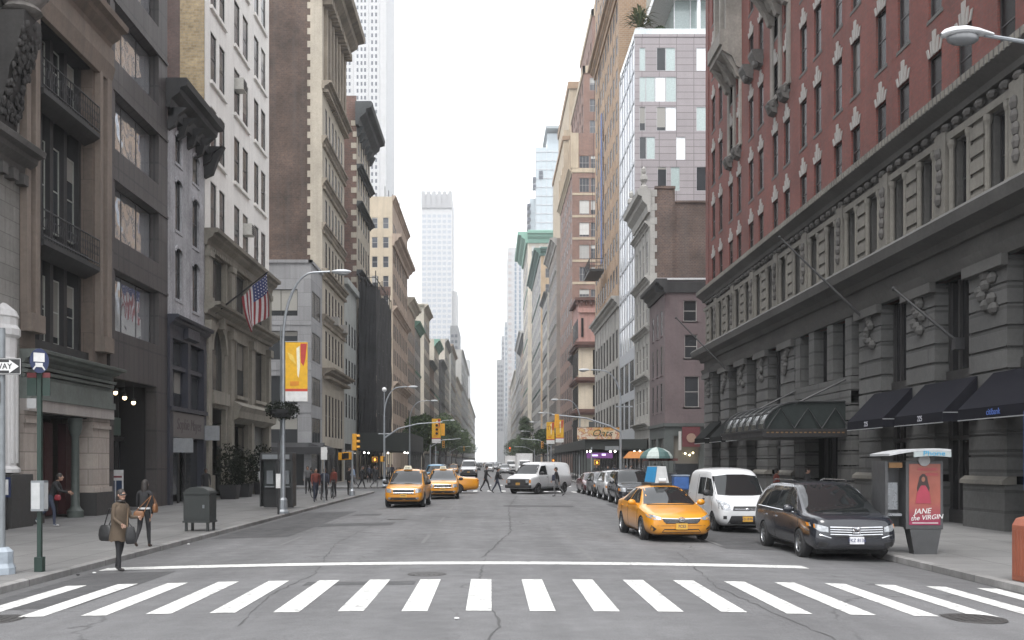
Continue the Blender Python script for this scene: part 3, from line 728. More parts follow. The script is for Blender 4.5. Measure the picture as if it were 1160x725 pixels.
for u in (99.5,105.5):
    g=MB(); g.box(XL-.1,XL+.7,u-.5,u+.5,15.6,16.4); o=g.build('air_conditioner',plain('beige_metal2',(.3,.29,.27),.6))
    tag(o,'nearer air conditioner on the buff corniced front' if u<100 else 'farther air conditioner on the buff corniced front','air conditioner','air conditioners on the buff front')

# ------------------------------------------------------------------ L6b pale low building
M_paleg=wall('pale_green_grey_front',(.36,.375,.36),var=.1,streak=.25)
r=bld('pale_green_building','narrow pale green grey building squeezed beside the black scaffold',XL,112)
ops=grid_ops(cols(108.4,117.6,4,.42),[(7,9.6),(11,13.4),(15,17.4)])
part(r,'wall',M_paleg,lambda b:(wall_mesh(b,fr,108.05,117.9,.1,21.8,ops,.1),fbox(b,fr,108.05,117.9,21.2,21.85,0,.4)))
put_windows(r,fr,ops,'sash',M_dkframe,M_glass_n,.08)
part(r,'shop_window',M_glass_n,lambda b: fbox(b,fr,108.6,117.4,.3,4.2,0,.04))
shell(r,'L',108.05,117.9,21.8,M_paleg,14)

# ------------------------------------------------------------------ L7 brick with bracketed dark cornice
r=bld('bracketed_brick_building','brown brick building with stone quoins and dark overhanging bracketed cornice',XL,124)
y0,y1=118,131; Sx=Fr('S',y0); zt=43.8
M_b7=wall('red_brown_brick',(.15,.085,.066),'brick',c2=(.105,.068,.056),mortar=(.15,.11,.1),bw=.4,bh=.2,ms=.02,var=.3,streak=.2)
part(r,'brick_flank',M_b7,lambda b: b.face([Sx.P(-34,4),Sx.P(XL-.02,4),Sx.P(XL-.02,zt+1),Sx.P(-34,zt+1)]))
part(r,'quoins',M_buff,lambda b:[fbox(b,Sx,XL-.45-.2*(k%2),XL,14+k*1.3,14+k*1.3+.62,-.1,.03) for k in range(22)])
us=cols(118.8,130.4,5,.5); zs=rows(5.5,4.1,2.6,9); ops=grid_ops(us,zs)
part(r,'wall',M_buff,lambda b: wall_mesh(b,fr,y0,y1,.1,zt,ops,.12))
put_windows(r,fr,ops,'sash',M_dkframe,M_glass_n,.10)
def f(b):
    cornice(b,fr,y0-.8,y1+.8,41.2,43.9,1.9)
    for z in (32,24,36.3): cornice(b,fr,y0,y1+.1,z,z+.6,.7)
    for k in range(6): fprof(b,fr,118.2+2.4*k,118.7+2.4*k,[(0,40.2),(.3,40.3),(.8,41.3),(0,41.3)])
part(r,'cornice',wall('dark_copper_cornice',(.065,.07,.072),var=.25),f)
shell(r,'L',y0+.02,y1,zt,M_b7,18)

# scaffold wrapped in black netting in front of it
M_net=wall('black_scaffold_netting',(.024,.024,.026),'panel',c2=(.036,.036,.038),mortar=(.03,.03,.031),bw=2.2,bh=1.9,ms=.06,var=.4,streak=0,rough=.9,bump=.6)
o=empty('scaffold',(-14.4,126,.15),0,'tall scaffold wrapped in black netting over the left sidewalk','scaffold')
def f(b):
    X0,X1,Y0,Y1=XL+.35,-13.3,117.6,136
    n=16
    def drape(P0,P1,ztop):
        rowz=[5.5+(ztop-5.5)*k/10 for k in range(11)]
        rr=[]
        for j,z in enumerate(rowz):
            row=[]
            for k in range(n+1):
                t=k/n; x=P0[0]+(P1[0]-P0[0])*t; y=P0[1]+(P1[1]-P0[1])*t
                wv=.09*math.sin(k*2.1+j)*math.sin(j*1.3+k*.5)
                zz=z+(0 if j<10 else .9*random.random()*(1 if k%4 else 1.6))
                row.append((x+wv,y+wv,zz))
            rr.append(row)
        b.grid(rr)
    drape((X0,Y0),(X1,Y0),22.4); drape((X1,Y0),(X1,Y1),22); drape((X0,Y1),(X1,Y1),21)
part(o,'netting',M_net,f)
def f(b):
    for x in (XL+.35,-14.4,-13.35):
        for k in range(9):
            y=117.7+2.28*k
            if x!=-14.4 or k in (0,8): b.tube([(x,y,.15),(x,y,24.4-.25*(k%3))],.06,6)
    for z in (6,8,10,12,14,16,18,20,22,23.6):
        b.tube([(-13.35,117.7,z),(-13.35,135.9,z)],.045,5); b.tube([(XL+.35,117.7,z),(-13.35,117.7,z)],.045,5)
part(o,'poles',M_black,f)
def shed(name,label,x0,x1,y0,y1,z0,z1,lamps=True):
    o=empty(name,((x0+x1)/2,y0,.15),0,label,'sidewalk shed')
    part(o,'deck',plain('dark_plywood_'+name,(.03,.034,.032),.8),lambda b: b.box(x0,x1,y0,y1,z0,z1))
    def f(b):
        n=max(2,int((y1-y0)/3.2))
        for k in range(n+1):
            for x in (x0+.12,x1-.12):
                b.tube([(x,y0+.1+(y1-y0-.2)*k/n,.15),(x,y0+.1+(y1-y0-.2)*k/n,z0+.05)],.06,6)
        for k in range(n):
            for x in (x0+.12,x1-.12):
                ya=y0+.1+(y1-y0-.2)*k/n; yb=ya+(y1-y0-.2)/n; b.tube([(x,ya,z0-.9),(x,(ya+yb)/2,z0)],.035,5); b.tube([(x,yb,z0-.9),(x,(ya+yb)/2,z0)],.035,5)
    part(o,'posts',M_black,f)
    if lamps:
        for k in range(6):
            g=MB(); g.ball((x0+.6+(x1-x0-1.2)*(k%3)/2,y0+.8+(k//3)*4,z0-.2),.09,.09,.09,8,5); g.build('bulb',emis('shed_bulb',(1,.95,.85),8),o)
    return o
shed('sidewalk_shed','dark plywood sidewalk shed with bare bulbs under the netted scaffold',-15.3,-9.4,117.2,141,3.5,5.6)

# ------------------------------------------------------------------ L9 beige tower block
M_beige=wall('beige_brick',(.50,.43,.33),var=.1,streak=.15)
M_pinkb=wall('pink_tan_terracotta',(.38,.30,.24),var=.16,streak=.3)
r=bld('beige_building','beige building with pairs of white framed windows on its plain flank',XL,170)
y0,y1=161,190; Sx=Fr('S',y0); zt=44.3
ops=grid_ops([(-18.85,-17.95),(-17.1,-16.2),(-21.9,-21),(-20.5,-19.6)],rows(11.5,3.08,1.75,10))
part(r,'flank',M_beige,lambda b: wall_mesh(b,Sx,-36,XL,.1,zt,ops,.2))
part(r,'brick_band',M_b7,lambda b: fbox(b,Sx,-19.2,XL-.3,28.6,30.0,0,.04))
put_windows(r,Sx,ops,'sash',M_ltframe,M_glass_far,.15)
us=cols(162,189,9,.5); ops=grid_ops(us,rows(6,4,2.4,9))
part(r,'wall',M_pinkb,lambda b: wall_mesh(b,fr,y0,y1,.1,zt,ops,.12))
put_windows(r,fr,ops,'sash',M_dkframe,M_glass_n,.08)
part(r,'cornice',M_pinkb,lambda b:(cornice(b,fr,y0-.2,y1+.4,36.5,38.4,1.5),cornice(b,fr,y0,y1,43.5,44.5,.6),cornice(b,fr,y0,y1,26,27,.8),cornice(b,fr,y0,y1,14,15,.9),[fbox(b,fr,u,u+.5,5,36,0,.06) for u in [162+27*k/9-.25 for k in range(10)]]))
def f(b):
    for k in range(5): b.tube([(-17.2+.5*k,165+k,44.3),(-17.2+.5*k,165+k,47-.4*k)],.06,5)
part(r,'roof_aerials',M_black,f)
shell(r,'L',y0+.05,y1,zt,M_beige,20,south=False)
# a low front in the gap, behind the scaffold
r=bld('scaffold_side_building','low tan corner building half hidden behind the black scaffold',XL,138)
ops=grid_ops(cols(132,145,5,.45),rows(6,4,2.4,3))
part(r,'wall',M_pinkb,lambda b: wall_mesh(b,fr,131.05,145.5,.1,20,ops,.1)); put_windows(r,fr,ops,'sash',M_dkframe,M_glass_n,.08)
shell(r,'L',131.05,145.5,20,M_pinkb,14)

# ------------------------------------------------------------------ the farther fronts, one building each
def far_building(side,y0,y1,zt,label,wm,cm=None,name='far_building',base=5,pitch=3.9,nu=4,style='plain',corn=1.0,xo=0,roofcol=None,flank=None,sflank=0,setback=None,fm=None,gm=None):
    X=(XL if side=='L' else XR)+xo; f_=Fr(side,X); sg=-1 if side=='L' else 1
    r=bld(name,label,X,(y0+y1)/2)
    nz=max(2,int((zt-base-1.6)/pitch)); 
    while nu*nz>96: nz-=1; pitch=(zt-base-1.6)/nz
    ops=grid_ops(cols(y0+.4,y1-.4,nu,.6),rows(base+.6,pitch,pitch*.66,nz))
    part(r,'wall',wm,lambda b: wall_mesh(b,f_,y0,y1,.1,zt,ops,.09))
    put_windows(r,f_,ops,style,fm or M_dkframe,gm or M_glass_n,.08)
    if sflank:
        sf=Fr('S',y0); xs=sorted((X+sg*.8,X+sg*6.5)); so=grid_ops(cols(xs[0],xs[1],sflank,.5),rows(base+.6,pitch,pitch*.6,nz))
        a=sorted((X,X+sg*18)); part(r,'flank',flank or wm,lambda b: wall_mesh(b,sf,a[0],a[1],.1,zt,so,.2)); put_windows(r,sf,so,'sash',M_ltframe,M_glass_far,.15)
    def tr(b):
        if corn: cornice(b,f_,y0-.15,y1+.15,zt-corn*1.1,zt+.1,corn); cornice(b,f_,y0,y1,base-.4,base+.3,.5)
        for k in range(1,nz,3): cornice(b,f_,y0,y1,base+.3+pitch*k-.25,base+.3+pitch*k+.1,.3)
        if sflank and corn: cornice(b,Fr('S',y0),min(X,X+sg*18)-.1,max(X,X+sg*18)+.1,zt-corn*1.1,zt+.1,corn*.8)
    part(r,'cornice',cm or wm,tr)
    part(r,'shop_window',[M_glass_n,M_dkframe],lambda b:(fbox(b,f_,y0+.6,y1-.6,.3,base-.8,0,.05,0),fbox(b,f_,y0+.6,y1-.6,base-1.2,base-.8,.05,.7,1)))
    shell(r,side,y0+.02,y1,zt,flank or wm,18,south=not sflank,xl=X)
    return r
M_greyst=wall('grey_stone',(.35,.34,.32),var=.12,streak=.25); M_cream=wall('cream_stone',(.50,.46,.39),var=.1,streak=.2)
M_grey2=wall('cool_grey_stone',(.28,.285,.29),var=.12,streak=.25); M_brownst=wall('brown_stone',(.22,.16,.125),var=.2,streak=.3)
M_copper=plain('green_copper',(.20,.36,.29),.7); M_dkmetal=plain('dark_metal_cornice',(.07,.075,.075),.6)
M_tanb=wall('tan_brick',(.34,.215,.125),'brick',c2=(.28,.18,.11),mortar=(.36,.30,.24),bw=.5,bh=.25,ms=.03,var=.12,streak=.15)
far_building('L',190.1,208,33,'grey tan ornate front beyond the beige building',M_pinkb,M_cream,nu=6,corn=1.4)
r=far_building('L',208.1,225,31,'grey stone front with green mansard roof left of the road',M_greyst,M_copper,nu=5,corn=1.2)
part(r,'mansard_roof',M_copper,lambda b: b.hexa([(-30,208.2,31),(-15.7,208.2,31),(-15.7,224.9,31),(-30,224.9,31),(-29,209.5,35.5),(-17.6,209.5,35.5),(-17.6,223.6,35.5),(-29,223.6,35.5)]))
far_building('L',237,258,39,'cream stone front with two windowed flank left of the road',M_cream,None,nu=6,sflank=2,corn=1.0)
far_building('L',258.1,280,28,'red brown front with dark fire escapes left of the road',M_brownst,M_dkmetal,nu=5)
far_building('L',280.1,304,36,'pale front under a small green copper cornice',M_cream,M_copper,nu=6,corn=1.6)
far_building('L',316,345,34,'dark slim front wrapped in black scaffolding far left',M_iron,M_black,nu=6)
far_building('L',345.1,383,44,'tall tan front with a pale top far down the left side',M_cream,M_greyst,nu=7,corn=1.2)
far_building('L',395,450,48,'grey tan block with a flat cornice far down the left side',M_greyst,M_pinkb,nu=7)
far_building('L',450.1,540,40,'distant low cream front at the end of the left row',M_cream,None,nu=7,pitch=4.4)
far_building('L',540.1,700,62,'distant pale slab closing the left row of fronts',M_greyst,None,nu=8,pitch=5.5)
far_building('L',700.1,1000,46,'farthest low pale fronts of the left row',M_cream,None,nu=8,pitch=6)
# ================================================================== right side
FR=Fr('R',XR)
# ------------------------------------------------------------------ R1 red brick hotel on a rusticated stone base
M_redb=wall('red_brick',(.17,.043,.033),'brick',c2=(.125,.036,.029),mortar=(.10,.05,.043),bw=.28,bh=.1,ms=.014,var=.2,streak=.22)
M_rust=wall('sooty_grey_limestone',(.082,.08,.076),var=.22,streak=.4)
M_rustp=wall('rusticated_pier_stone',(.105,.105,.102),'block',bw=6,bh=.62,ms=.05,var=.2,streak=.3,bump=.6)
M_lstone=wall('pale_mezzanine_stone',(.165,.155,.135),var=.18,streak=.4)
M_key=wall('white_keystone',(.29,.28,.265),var=.12,streak=.2)
r=bld('red_brick_building','large red brick building with white keystones above a dark rusticated stone base',XR,48)
y0,y1=17.5,74.4; zt=46
cen=[70.9,65.7,60.5,55.3,50.2,45.1,40.0,35.0,30.0,25.0,20.0]
us=[]
for c in cen: us += [(c-1.66,c-.58),(c+.58,c+1.66)]
zs=[(14.75,16.75)]+[(18.15+3.8*k,20.5+3.8*k) for k in range(7)]
ops=[]
for u in us:
    for z in zs:
        if u[0]>38 or z[0]<30: ops.append((u[0],u[1],z[0],z[1]))
ops=[o for o in ops if not(o[2]>27 and (abs((o[0]+o[1])/2-65.7)<2 or abs((o[0]+o[1])/2-55.3)<2))]
ops=[o for o in ops if CH+(VY+45)*o[1]/F>o[2] and o[0]>25.5]
part(r,'wall',M_redb,lambda b: wall_mesh(b,FR,y0,y1,14.7,zt,ops,.2))
wl=put_windows(r,FR,ops,'sash',M_dkframe,M_glass_n,.18,(.12,.14,.14),M_rust)
def keys(b):
    w=.54; z1=2.36
    def bl(x0,x1,x2,x3,zt,d): b.hexa([(x0,-d,z1),(x1,-d,z1),(x1,.02,z1),(x0,.02,z1),(x2,-d,zt),(x3,-d,zt),(x3,.02,zt),(x2,.02,zt)])
    bl(-.075,.075,-.12,.12,z1+.85,.05); bl(.15,.27,.22,.36,z1+.56,.03); bl(-.27,-.15,-.36,-.22,z1+.56,.03); bl(.37,.50,.50,.66,z1+.36,.03); bl(-.50,-.37,-.66,-.50,z1+.36,.03)
kb=MB(); keys(kb); ko=kb.build('keystone',M_key); kme=ko.data; bpy.data.objects.remove(ko)
for o_,q in zip(wl,ops): mesh_obj('keystone',kme,o_,(0,-.13,q[3]-q[2]-2.36))
# stone oriels
for c in (65.7,55.3):
    def f(b):
        fbox(b,FR,c-1.9,c+1.9,22.2,22.5,0,.12)
        fprof(b,FR,c-1.8,c+1.8,[(0,27.0),(.35,27.2),(.6,27.8),(1.25,28.2),(1.25,28.5),(1.4,28.55),(1.4,29.4),(1.3,29.5),(0,29.5)])
        for u in (c-1.45,c,c+1.45): fprof(b,FR,u-.22,u+.22,[(0,26.5),(.3,26.6),(.5,27.1),(.95,27.8),(1.2,28.15),(0,28.1)])
        for u in (c-1.75,c-.2,c+1.35): fbox(b,FR,u,u+.4,29.5,38,.0,1.0)
        fbox(b,FR,c-1.75,c+1.75,33.2,34.1,0,1.02); fbox(b,FR,c-1.75,c+1.75,38,38.8,0,1.2)
        for u in (c-1.8,c-.25,c+1.3): fbox(b,FR,u,u+.5,22.5,26.6,0,.1)
    part(r,'oriel',wall('oriel_stone',(.2,.185,.165),var=.25,streak=.4),f)
    part(r,'oriel_glass',M_glass_d,lambda b:(fbox(b,FR,c-1.35,c-.2,29.5,38,.1,.75),fbox(b,FR,c+.2,c+1.35,29.5,38,.1,.75)))
M_dcs=wall('dark_carved_stone',(.095,.09,.085),var=.3)
def br1(b,u): b.ball(FR.P(u,22.0,.22),.3,.5,.35,8,5); fprof(b,FR,u-.4,u+.4,[(0,21.5),(.3,21.6),(.5,22.1),(0,22.4)])
def br2(b,u): fprof(b,FR,u-.5,u+.5,[(0,25.3),(.4,25.5),(.65,26.0),(.65,26.2),(0,26.2)]); b.ball(FR.P(u,25.5,.3),.25,.4,.3,8,5)
each(r,'sill_bracket',M_dcs,[(c+e,) for c in (65.7,55.3) for e in (-1.12,1.12)],br1)
each(r,'sill_bracket',M_dcs,[(c+e,) for c in (60.5,45.1) for e in (-1.12,1.12)],br2)
# dentilled band under the brick
part(r,'belt_cornice',M_rust,lambda b:(fprof(b,FR,y0,y1+.3,[(-.05,13.9),(.25,13.9),(.3,14.1),(.62,14.3),(.7,14.36),(.7,14.66),(.6,14.72),(-.05,14.72)])))
part(r,'dentils',M_lstone,lambda b: dentils(b,FR,y0,y1,14.38,14.62,.70,.74,.30,0,.5))['kind']='stuff'
# mezzanine storey between the cornices
mez=[]
for c in [72.95]+[x for x in (67.9,63.1,58.1,53.0,47.9,42.8,37.7,32.6,27.5,22.4)]: mez += [(c-1.75,c-.75),(c+.75,c+1.75)] if c<72 else [(c-1.6,c-.6)]
mo=grid_ops(mez,[(10.5,13.1)])
part(r,'mezzanine_wall',M_rust,lambda b: wall_mesh(b,FR,y0,y1,8.9,13.92,mo,.3))
put_windows(r,FR,mo,'sash',M_dkframe,M_glass_n,.27)
def f(b):
    cc=[72.95,67.9,63.1,58.1,53.0,47.9,42.8,37.7,32.6,27.5,22.4]
    for c in cc:
        for s in (-1,1):
            for e in (.62,1.88):
                u=c+s*e
                if u<y1-.15: b.lathe(FR.P(u,10.45,.14),[(.14,0),(.14,.15),(.1,.2),(.095,2.4),(.15,2.55),(.15,2.72)],8)
        fbox(b,FR,c-.42,c+.42,10.4,13.2,0,.12)
        for k in range(5): fbox(b,FR,c-.44,c+.44,10.5+.54*k,10.9+.54*k,.12,.2)
    for a,c in zip(cc,cc[1:]):
        m=(a+c)/2; fbox(b,FR,m-.42,m+.42,10.4,13.6,0,.26); fbox(b,FR,m-.5,m+.5,10.4,10.75,0,.36)
    fbox(b,FR,y0,y1,13.2,13.45,0,.22)
part(r,'mezzanine_pilasters',M_lstone,f)
M_dcs2=wall('dark_carved_stone2',(.085,.08,.075),var=.3)
cc_=[72.95,67.9,63.1,58.1,53.0,47.9,42.8,37.7,32.6,27.5,22.4]
def cv_(b,m):
    for k in range(5): b.ball(FR.P(m+random.uniform(-.1,.1),11.3+.4*k,.28),.12,.2,.24,7,4)
each(r,'carving',M_dcs2,[((a+c)/2,) for a,c in zip(cc_,cc_[1:])],cv_)
def f(b):
    for k in range(70): b.ball(FR.P(18+k*.8,13.68,.2),.16,.24,.15,7,4)
part(r,'frieze_ornament',M_dcs2,f)['kind']='stuff'
# main ledge, entablature
part(r,'ledge',M_rust,lambda b:(fprof(b,FR,y0,y1+.7,[(-.05,9.5),(.3,9.5),(.4,9.75),(.95,9.9),(1.05,10.25),(.95,10.38),(-.05,10.42)]),fbox(b,FR,y0,y1+.1,8.9,9.5,0,.15),fprof(b,FR,y0,y1+.15,[(0,8.55),(.25,8.55),(.4,8.9),(0,8.9)])))
# rusticated piers
piers=[72.9,67.75,63.1,58.4,53.4,41.8,36.9,31.9,27.0,22.0]
def pier(b,c):
        w=1.22 if c<72 else 1.35
        z=.12; fbox(b,FR,c-w-.12,c+w+.12,z,1.55,-.45,.34); 
        k=0; z=1.8
        while z<8.5:
            h=min(.66,8.52-z); fbox(b,FR,c-w,c+w,z,z+h-.07,-.45,.2); fbox(b,FR,c-w+.06,c+w-.06,z+h-.07,z+h,-.45,.14); z+=h
for c in piers: part(r,'rusticated_pier',M_rustp,lambda b: pier(b,c))
def f(b):
    for z in [.12+.66*k for k in range(8)]:
        for a,c in ((43.9,45.6),(50.3,52.0)): fbox(b,FR,a,c,z,z+.60,-.45,.22)
    for k in range(2): fbox(b,FR,43.9,52.0,4.8+.6*k,5.36+.6*k,-.45,.24)
    for a in (43.9,46.3,49.0,51.2): fbox(b,FR,a,a+.8,6.0,8.54,-.45,.2)
part(r,'entrance_wall',M_rustp,f)
for c in piers: part(r,'pier_moulding',M_lstone,lambda b:fprof(b,FR,c-1.4,c+1.4,[(0,1.552),(.44,1.552),(.42,1.68),(.26,1.8),(0,1.8)]))
def pc(b,c):
        for k in range(9): b.ball(FR.P(c+random.uniform(-.5,.5),7.0+.16*k,.24),.14,.3,.2,7,4)
        fbox(b,FR,c-1.3,c+1.3,8.2,8.545,.2,.42)
for c in piers: part(r,'pier_carving',M_rust,lambda b: pc(b,c))
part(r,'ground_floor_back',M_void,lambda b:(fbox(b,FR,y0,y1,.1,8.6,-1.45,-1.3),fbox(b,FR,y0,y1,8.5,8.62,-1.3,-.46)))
bays=[(piers[k+1]+1.25,piers[k]-1.35) for k in range(4)]+[(piers[k+1]+1.25,piers[k]-1.25) for k in range(5,9)]
for a,c in bays:
    part(r,'shop_window',[M_glass_n,M_dkframe],lambda b:(fbox(b,FR,a,c,.5,8.5,-.42,-.38,0),[fbox(b,FR,u,u+.12,.2,8.5,-.38,-.28,1) for u in (a,(a+c)/2-.5,(a+c)/2+.4,c-.12)],fbox(b,FR,a,c,4.9,5.4,-.38,-.2,1),fbox(b,FR,a,c,.12,.6,-.38,-.25,1),fbox(b,FR,a,c,3.0,3.15,-.38,-.28,1)))
part(r,'upper_windows',[M_glass_n,M_dkframe],lambda b:[(fbox(b,FR,a,c,6.05,8.5,-.3,-.26,0),fbox(b,FR,(a+c)/2-.06,(a+c)/2+.06,6.05,8.5,-.26,-.18,1)) for a,c in ((44.7,46.3),(47.1,49.0),(49.8,51.2))])
part(r,'entrance_doors',[M_glass_n,M_dkframe],lambda b:(fbox(b,FR,45.6,50.3,.15,3.4,-.9,-.86,0),[fbox(b,FR,u,u+.1,.15,3.4,-.86,-.7,1) for u in (45.7,46.8,47.9,49.0,50.1)]))
part(r,'stone_quoins',M_redb,lambda b: fbox(b,FR,y1-.9,y1,14.8,zt,0,.06))
shell(r,'R',y0,y1,zt,M_redb,22)
# marquee canopy
o=empty('entrance_canopy',(13.8,48,3.6),0,'glass and iron entrance canopy hung over the right sidewalk','canopy')
M_cglass=plain('dusty_canopy_glass',(.03,.036,.035),.2,spec=.35)
part(o,'frame',M_black,lambda b:(b.box(11.9,15.7,44.4,52.3,3.35,3.6),b.box(11.84,15.7,44.34,52.36,3.6,3.68)))
def f(b):
    n=8; rr=[]
    for k in range(n+1):
        a=math.pi/2*k/n
        rr.append([(12.0+1.5*(1-math.cos(a)),44.6,3.7+1.15*math.sin(a)),(12.0+1.5*(1-math.cos(a)),52.1,3.7+1.15*math.sin(a))])
    rr.append([(15.7,44.6,4.95),(15.7,52.1,4.95)]); b.grid(rr)
    for y in (44.6,52.1): b.face([(12.0+1.5*(1-math.cos(math.pi/2*k/n)),y,3.7+1.15*math.sin(math.pi/2*k/n)) for k in range(n+1)]+[(15.7,y,4.95),(15.7,y,3.7)])
part(o,'glass_roof',M_cglass,f)
def f(b):
    for k in range(7):
        y=44.55+7.6*k/6
        b.tube([(11.97+1.5*(1-math.cos(a)),y,3.72+1.17*math.sin(a)) for a in [math.pi/2*j/6 for j in range(7)]]+[(15.7,y,4.9)],.035,5)
    for x,z in ((12.3,4.4),(13.5,4.9)): b.tube([(x,44.5,z),(x,52.2,z)],.03,5)
    for k in range(3):
        y=44.5; b.tube([(12.1+1.2*k,y,3.7),(12.7+1.2*k,y,4.6),(13.3+1.2*k,y,3.7)],.03,5)
part(o,'ribs',M_black,f)
part(o,'suspension_rod',M_black,lambda b: b.tube([(12.4,44.7,4.3),(15.85,44.5,6.0)],.05,6))
part(o,'suspension_rod',M_black,lambda b: b.tube([(12.4,51.9,4.3),(15.85,51.9,6.0)],.05,6))
part(o,'light_strip',emis('dim_marquee_bulbs',(1,.6,.3),.05),lambda b: dentils(b,Fr('S',44.36),12.0,15.5,3.50,3.56,.0,.03,.2))
# awnings
M_awn=plain('navy_awning_canvas',(.012,.0122,.0165),.95,spec=.08); M_awn2=plain('black_green_awning_canvas',(.011,.012,.012),.95,spec=.08)
def awning(c,w,m,label,txt=None,zt_=5.0,zb=3.85,pr=1.35,grp='awnings on the red brick building',tm=None):
    o=empty('awning',(XR,c,zb),0,label,'awning',grp)
    u0,u1=c-w/2,c+w/2; P=FR.P
    def f(b):
        b.face([P(u0,zt_,.25),P(u1,zt_,.25),P(u1,zb,pr),P(u0,zb,pr)]); b.face([P(u0,zb,pr),P(u1,zb,pr),P(u1,zb-.32,pr),P(u0,zb-.32,pr)])
        for u in (u0,u1): b.face([P(u,zt_,.25),P(u,zb,pr),P(u,zb-.32,pr),P(u,zb-.3,.25)])
        b.face([P(u0,zt_-.03,.25),P(u1,zt_-.03,.25),P(u1,zb-.03,pr-.03),P(u0,zb-.03,pr-.03)])
    part(o,'canvas',m,f)
    part(o,'frame_rail',M_alum,lambda b:(b.tube([P(u0,zb-.34,pr),P(u1,zb-.34,pr)],.018,5),b.tube([P(u0,zb-.02,.25),P(u0,zb-.02,pr)],.018,5)))
    if txt: text(txt,.26,tm or plain('awning_lettering',(.5,.5,.55),.7),o,Vector(P(c-.2,zb-.16,pr+.006))-Vector(o.location),(R(90),0,R(-90)))
awning(39.3,3.7,M_awn,'navy awning between the canopy and the next numbered awning on the red brick building','225')
awning(34.4,3.9,M_awn,'navy awning numbered 225 nearest the tall phone kiosk poster','225')
awning(29.4,4.0,M_awn,'navy awning with a blue shop name at the right edge of the photo','citibank',tm=plain('blue_lettering',(.06,.12,.38),.6))
awning(70.3,3.4,M_awn2,'black green awning farthest along the red brick building','',)
awning(65.4,3.4,M_awn2,'middle of the three black green awnings beyond the canopy')
awning(60.8,3.2,M_awn2,'black green awning closest to the glass canopy')
# flagpoles on the ledge
for y,lab in ((66.5,'bare black flagpole slanting from the far end of the stone ledge'),(42.2,'bare black flagpole slanting from the stone ledge above the canopy'),(34.0,'bare black flagpole slanting under the ledge above the navy awnings')):
    zz=10.6 if y>40 else 7.2
    g=MB()
    if y>40: g.tube([(XR-.1,y,zz-2.6),(XR-3.4,y+1.2,zz+1.2)],[.06,.035],8); g.ball((XR-3.45,y+1.22,zz+1.25),.07)
    else: g.tube([(XR-.1,y,6.2),(XR-1.9,y+1.0,8.2)],[.06,.035],8); g.ball((XR-1.92,y+1.02,8.22),.07)
    g.box(XR-.3,XR,y-.15,y+.15,(zz-2.8 if y>40 else 6.0),(zz-2.4 if y>40 else 6.4))
    tag(g.build('flagpole',M_black),lab,'flagpole','flagpoles on the red brick building')

# ------------------------------------------------------------------ R2 purple corner house
M_purp=wall('mauve_painted_stucco',(.135,.103,.106),var=.16,streak=.3,bump=.2)
M_dkgr=wall('dark_green_grey_shopfront',(.075,.085,.082),var=.15)
r=bld('mauve_corner_house','low mauve painted corner house with a dark cornice and dark shopfront',XR,96)
y0,y1=92.2,100.9; Sx=Fr('S',y0); zt=18.7
so_=[(17.5,18.7,15.0,16.9),(17.6,18.75,11.65,13.8),(17.6,18.9,7.2,10.0),(23,24.2,15,16.9),(23,24.2,11.65,13.8),(23,24.2,7.2,10)]
ro=grid_ops([(93.6,94.4),(95.9,96.7),(98.4,99.2)],[(13.9,16.2),(10.3,12.9),(6.9,9.5)])
part(r,'wall',M_purp,lambda b:(wall_mesh(b,Sx,XR,34,5.6,zt,so_,.25),wall_mesh(b,FR,y0,y1,5.6,zt,ro,.12)))
put_windows(r,Sx,so_,'sash',M_ltframe,M_glass_d,.2,(.15,.14,.16),M_purp); put_windows(r,FR,ro,'sash',M_dkframe,M_glass_d,.1,(.12,.12,.14),M_purp)
part(r,'cornice',M_iron,lambda b:(cornice(b,FR,y0-.9,y1,17.5,18.75,1.0),fbox(b,Sx,XR-.9,34,17.6,18.6,0,.12)))
part(r,'roof_edge',plain('pale_roof_flashing',(.55,.56,.57),.5),lambda b:(fbox(b,Sx,XR-.8,34,18.76,18.92,-.6,.15)))
part(r,'shopfront',M_dkgr,lambda b:(wall_mesh(b,Sx,XR,34,.1,5.6,[(16.6,18.9,.3,4.6),(20,26,.8,4.6)],.3),wall_mesh(b,FR,y0,y1,.1,5.6,[(93,96,.3,4.4),(97,100,.3,4.4)],.3),fbox(b,Sx,XR-.15,34,5.45,5.75,-.1,.16),fbox(b,FR,y0-.15,y1,5.45,5.75,-.1,.15)))
part(r,'shop_window',M_glass_d,lambda b:(fbox(b,Sx,16.6,18.9,.3,4.6,-.3,-.25),fbox(b,Sx,20,26,.8,4.6,-.3,-.25),fbox(b,FR,93,96,.3,4.4,-.3,-.25),fbox(b,FR,97,100,.3,4.4,-.3,-.25)))
s1=part(r,'hanging_sign',plain('dark_red_sign',(.12,.03,.035),.6),lambda b: b.box(17.3,18.9,91.7,91.8,3.6,5.4))
part(s1,'sign_disc',plain('tan_disc',(.30,.20,.15),.6),lambda b: b.tube([(18.1,91.68,4.4),(18.1,91.64,4.4)],.42,20))
part(r,'sign_panel',plain('pale_sign',(.5,.5,.48),.6),lambda b: b.box(17.0,17.25,91.9,91.95,3.3,5.0))
for x,z in ((17.6,3.0),(18.0,2.85),(18.3,3.05)): 
    g=MB(); g.ball((x,91.9,z),.07); g.build('bulb',emis('shop_bulb',(1,.85,.5),8),r)
shell(r,'R',y0+.05,y1,zt,M_purp,18,south=False)

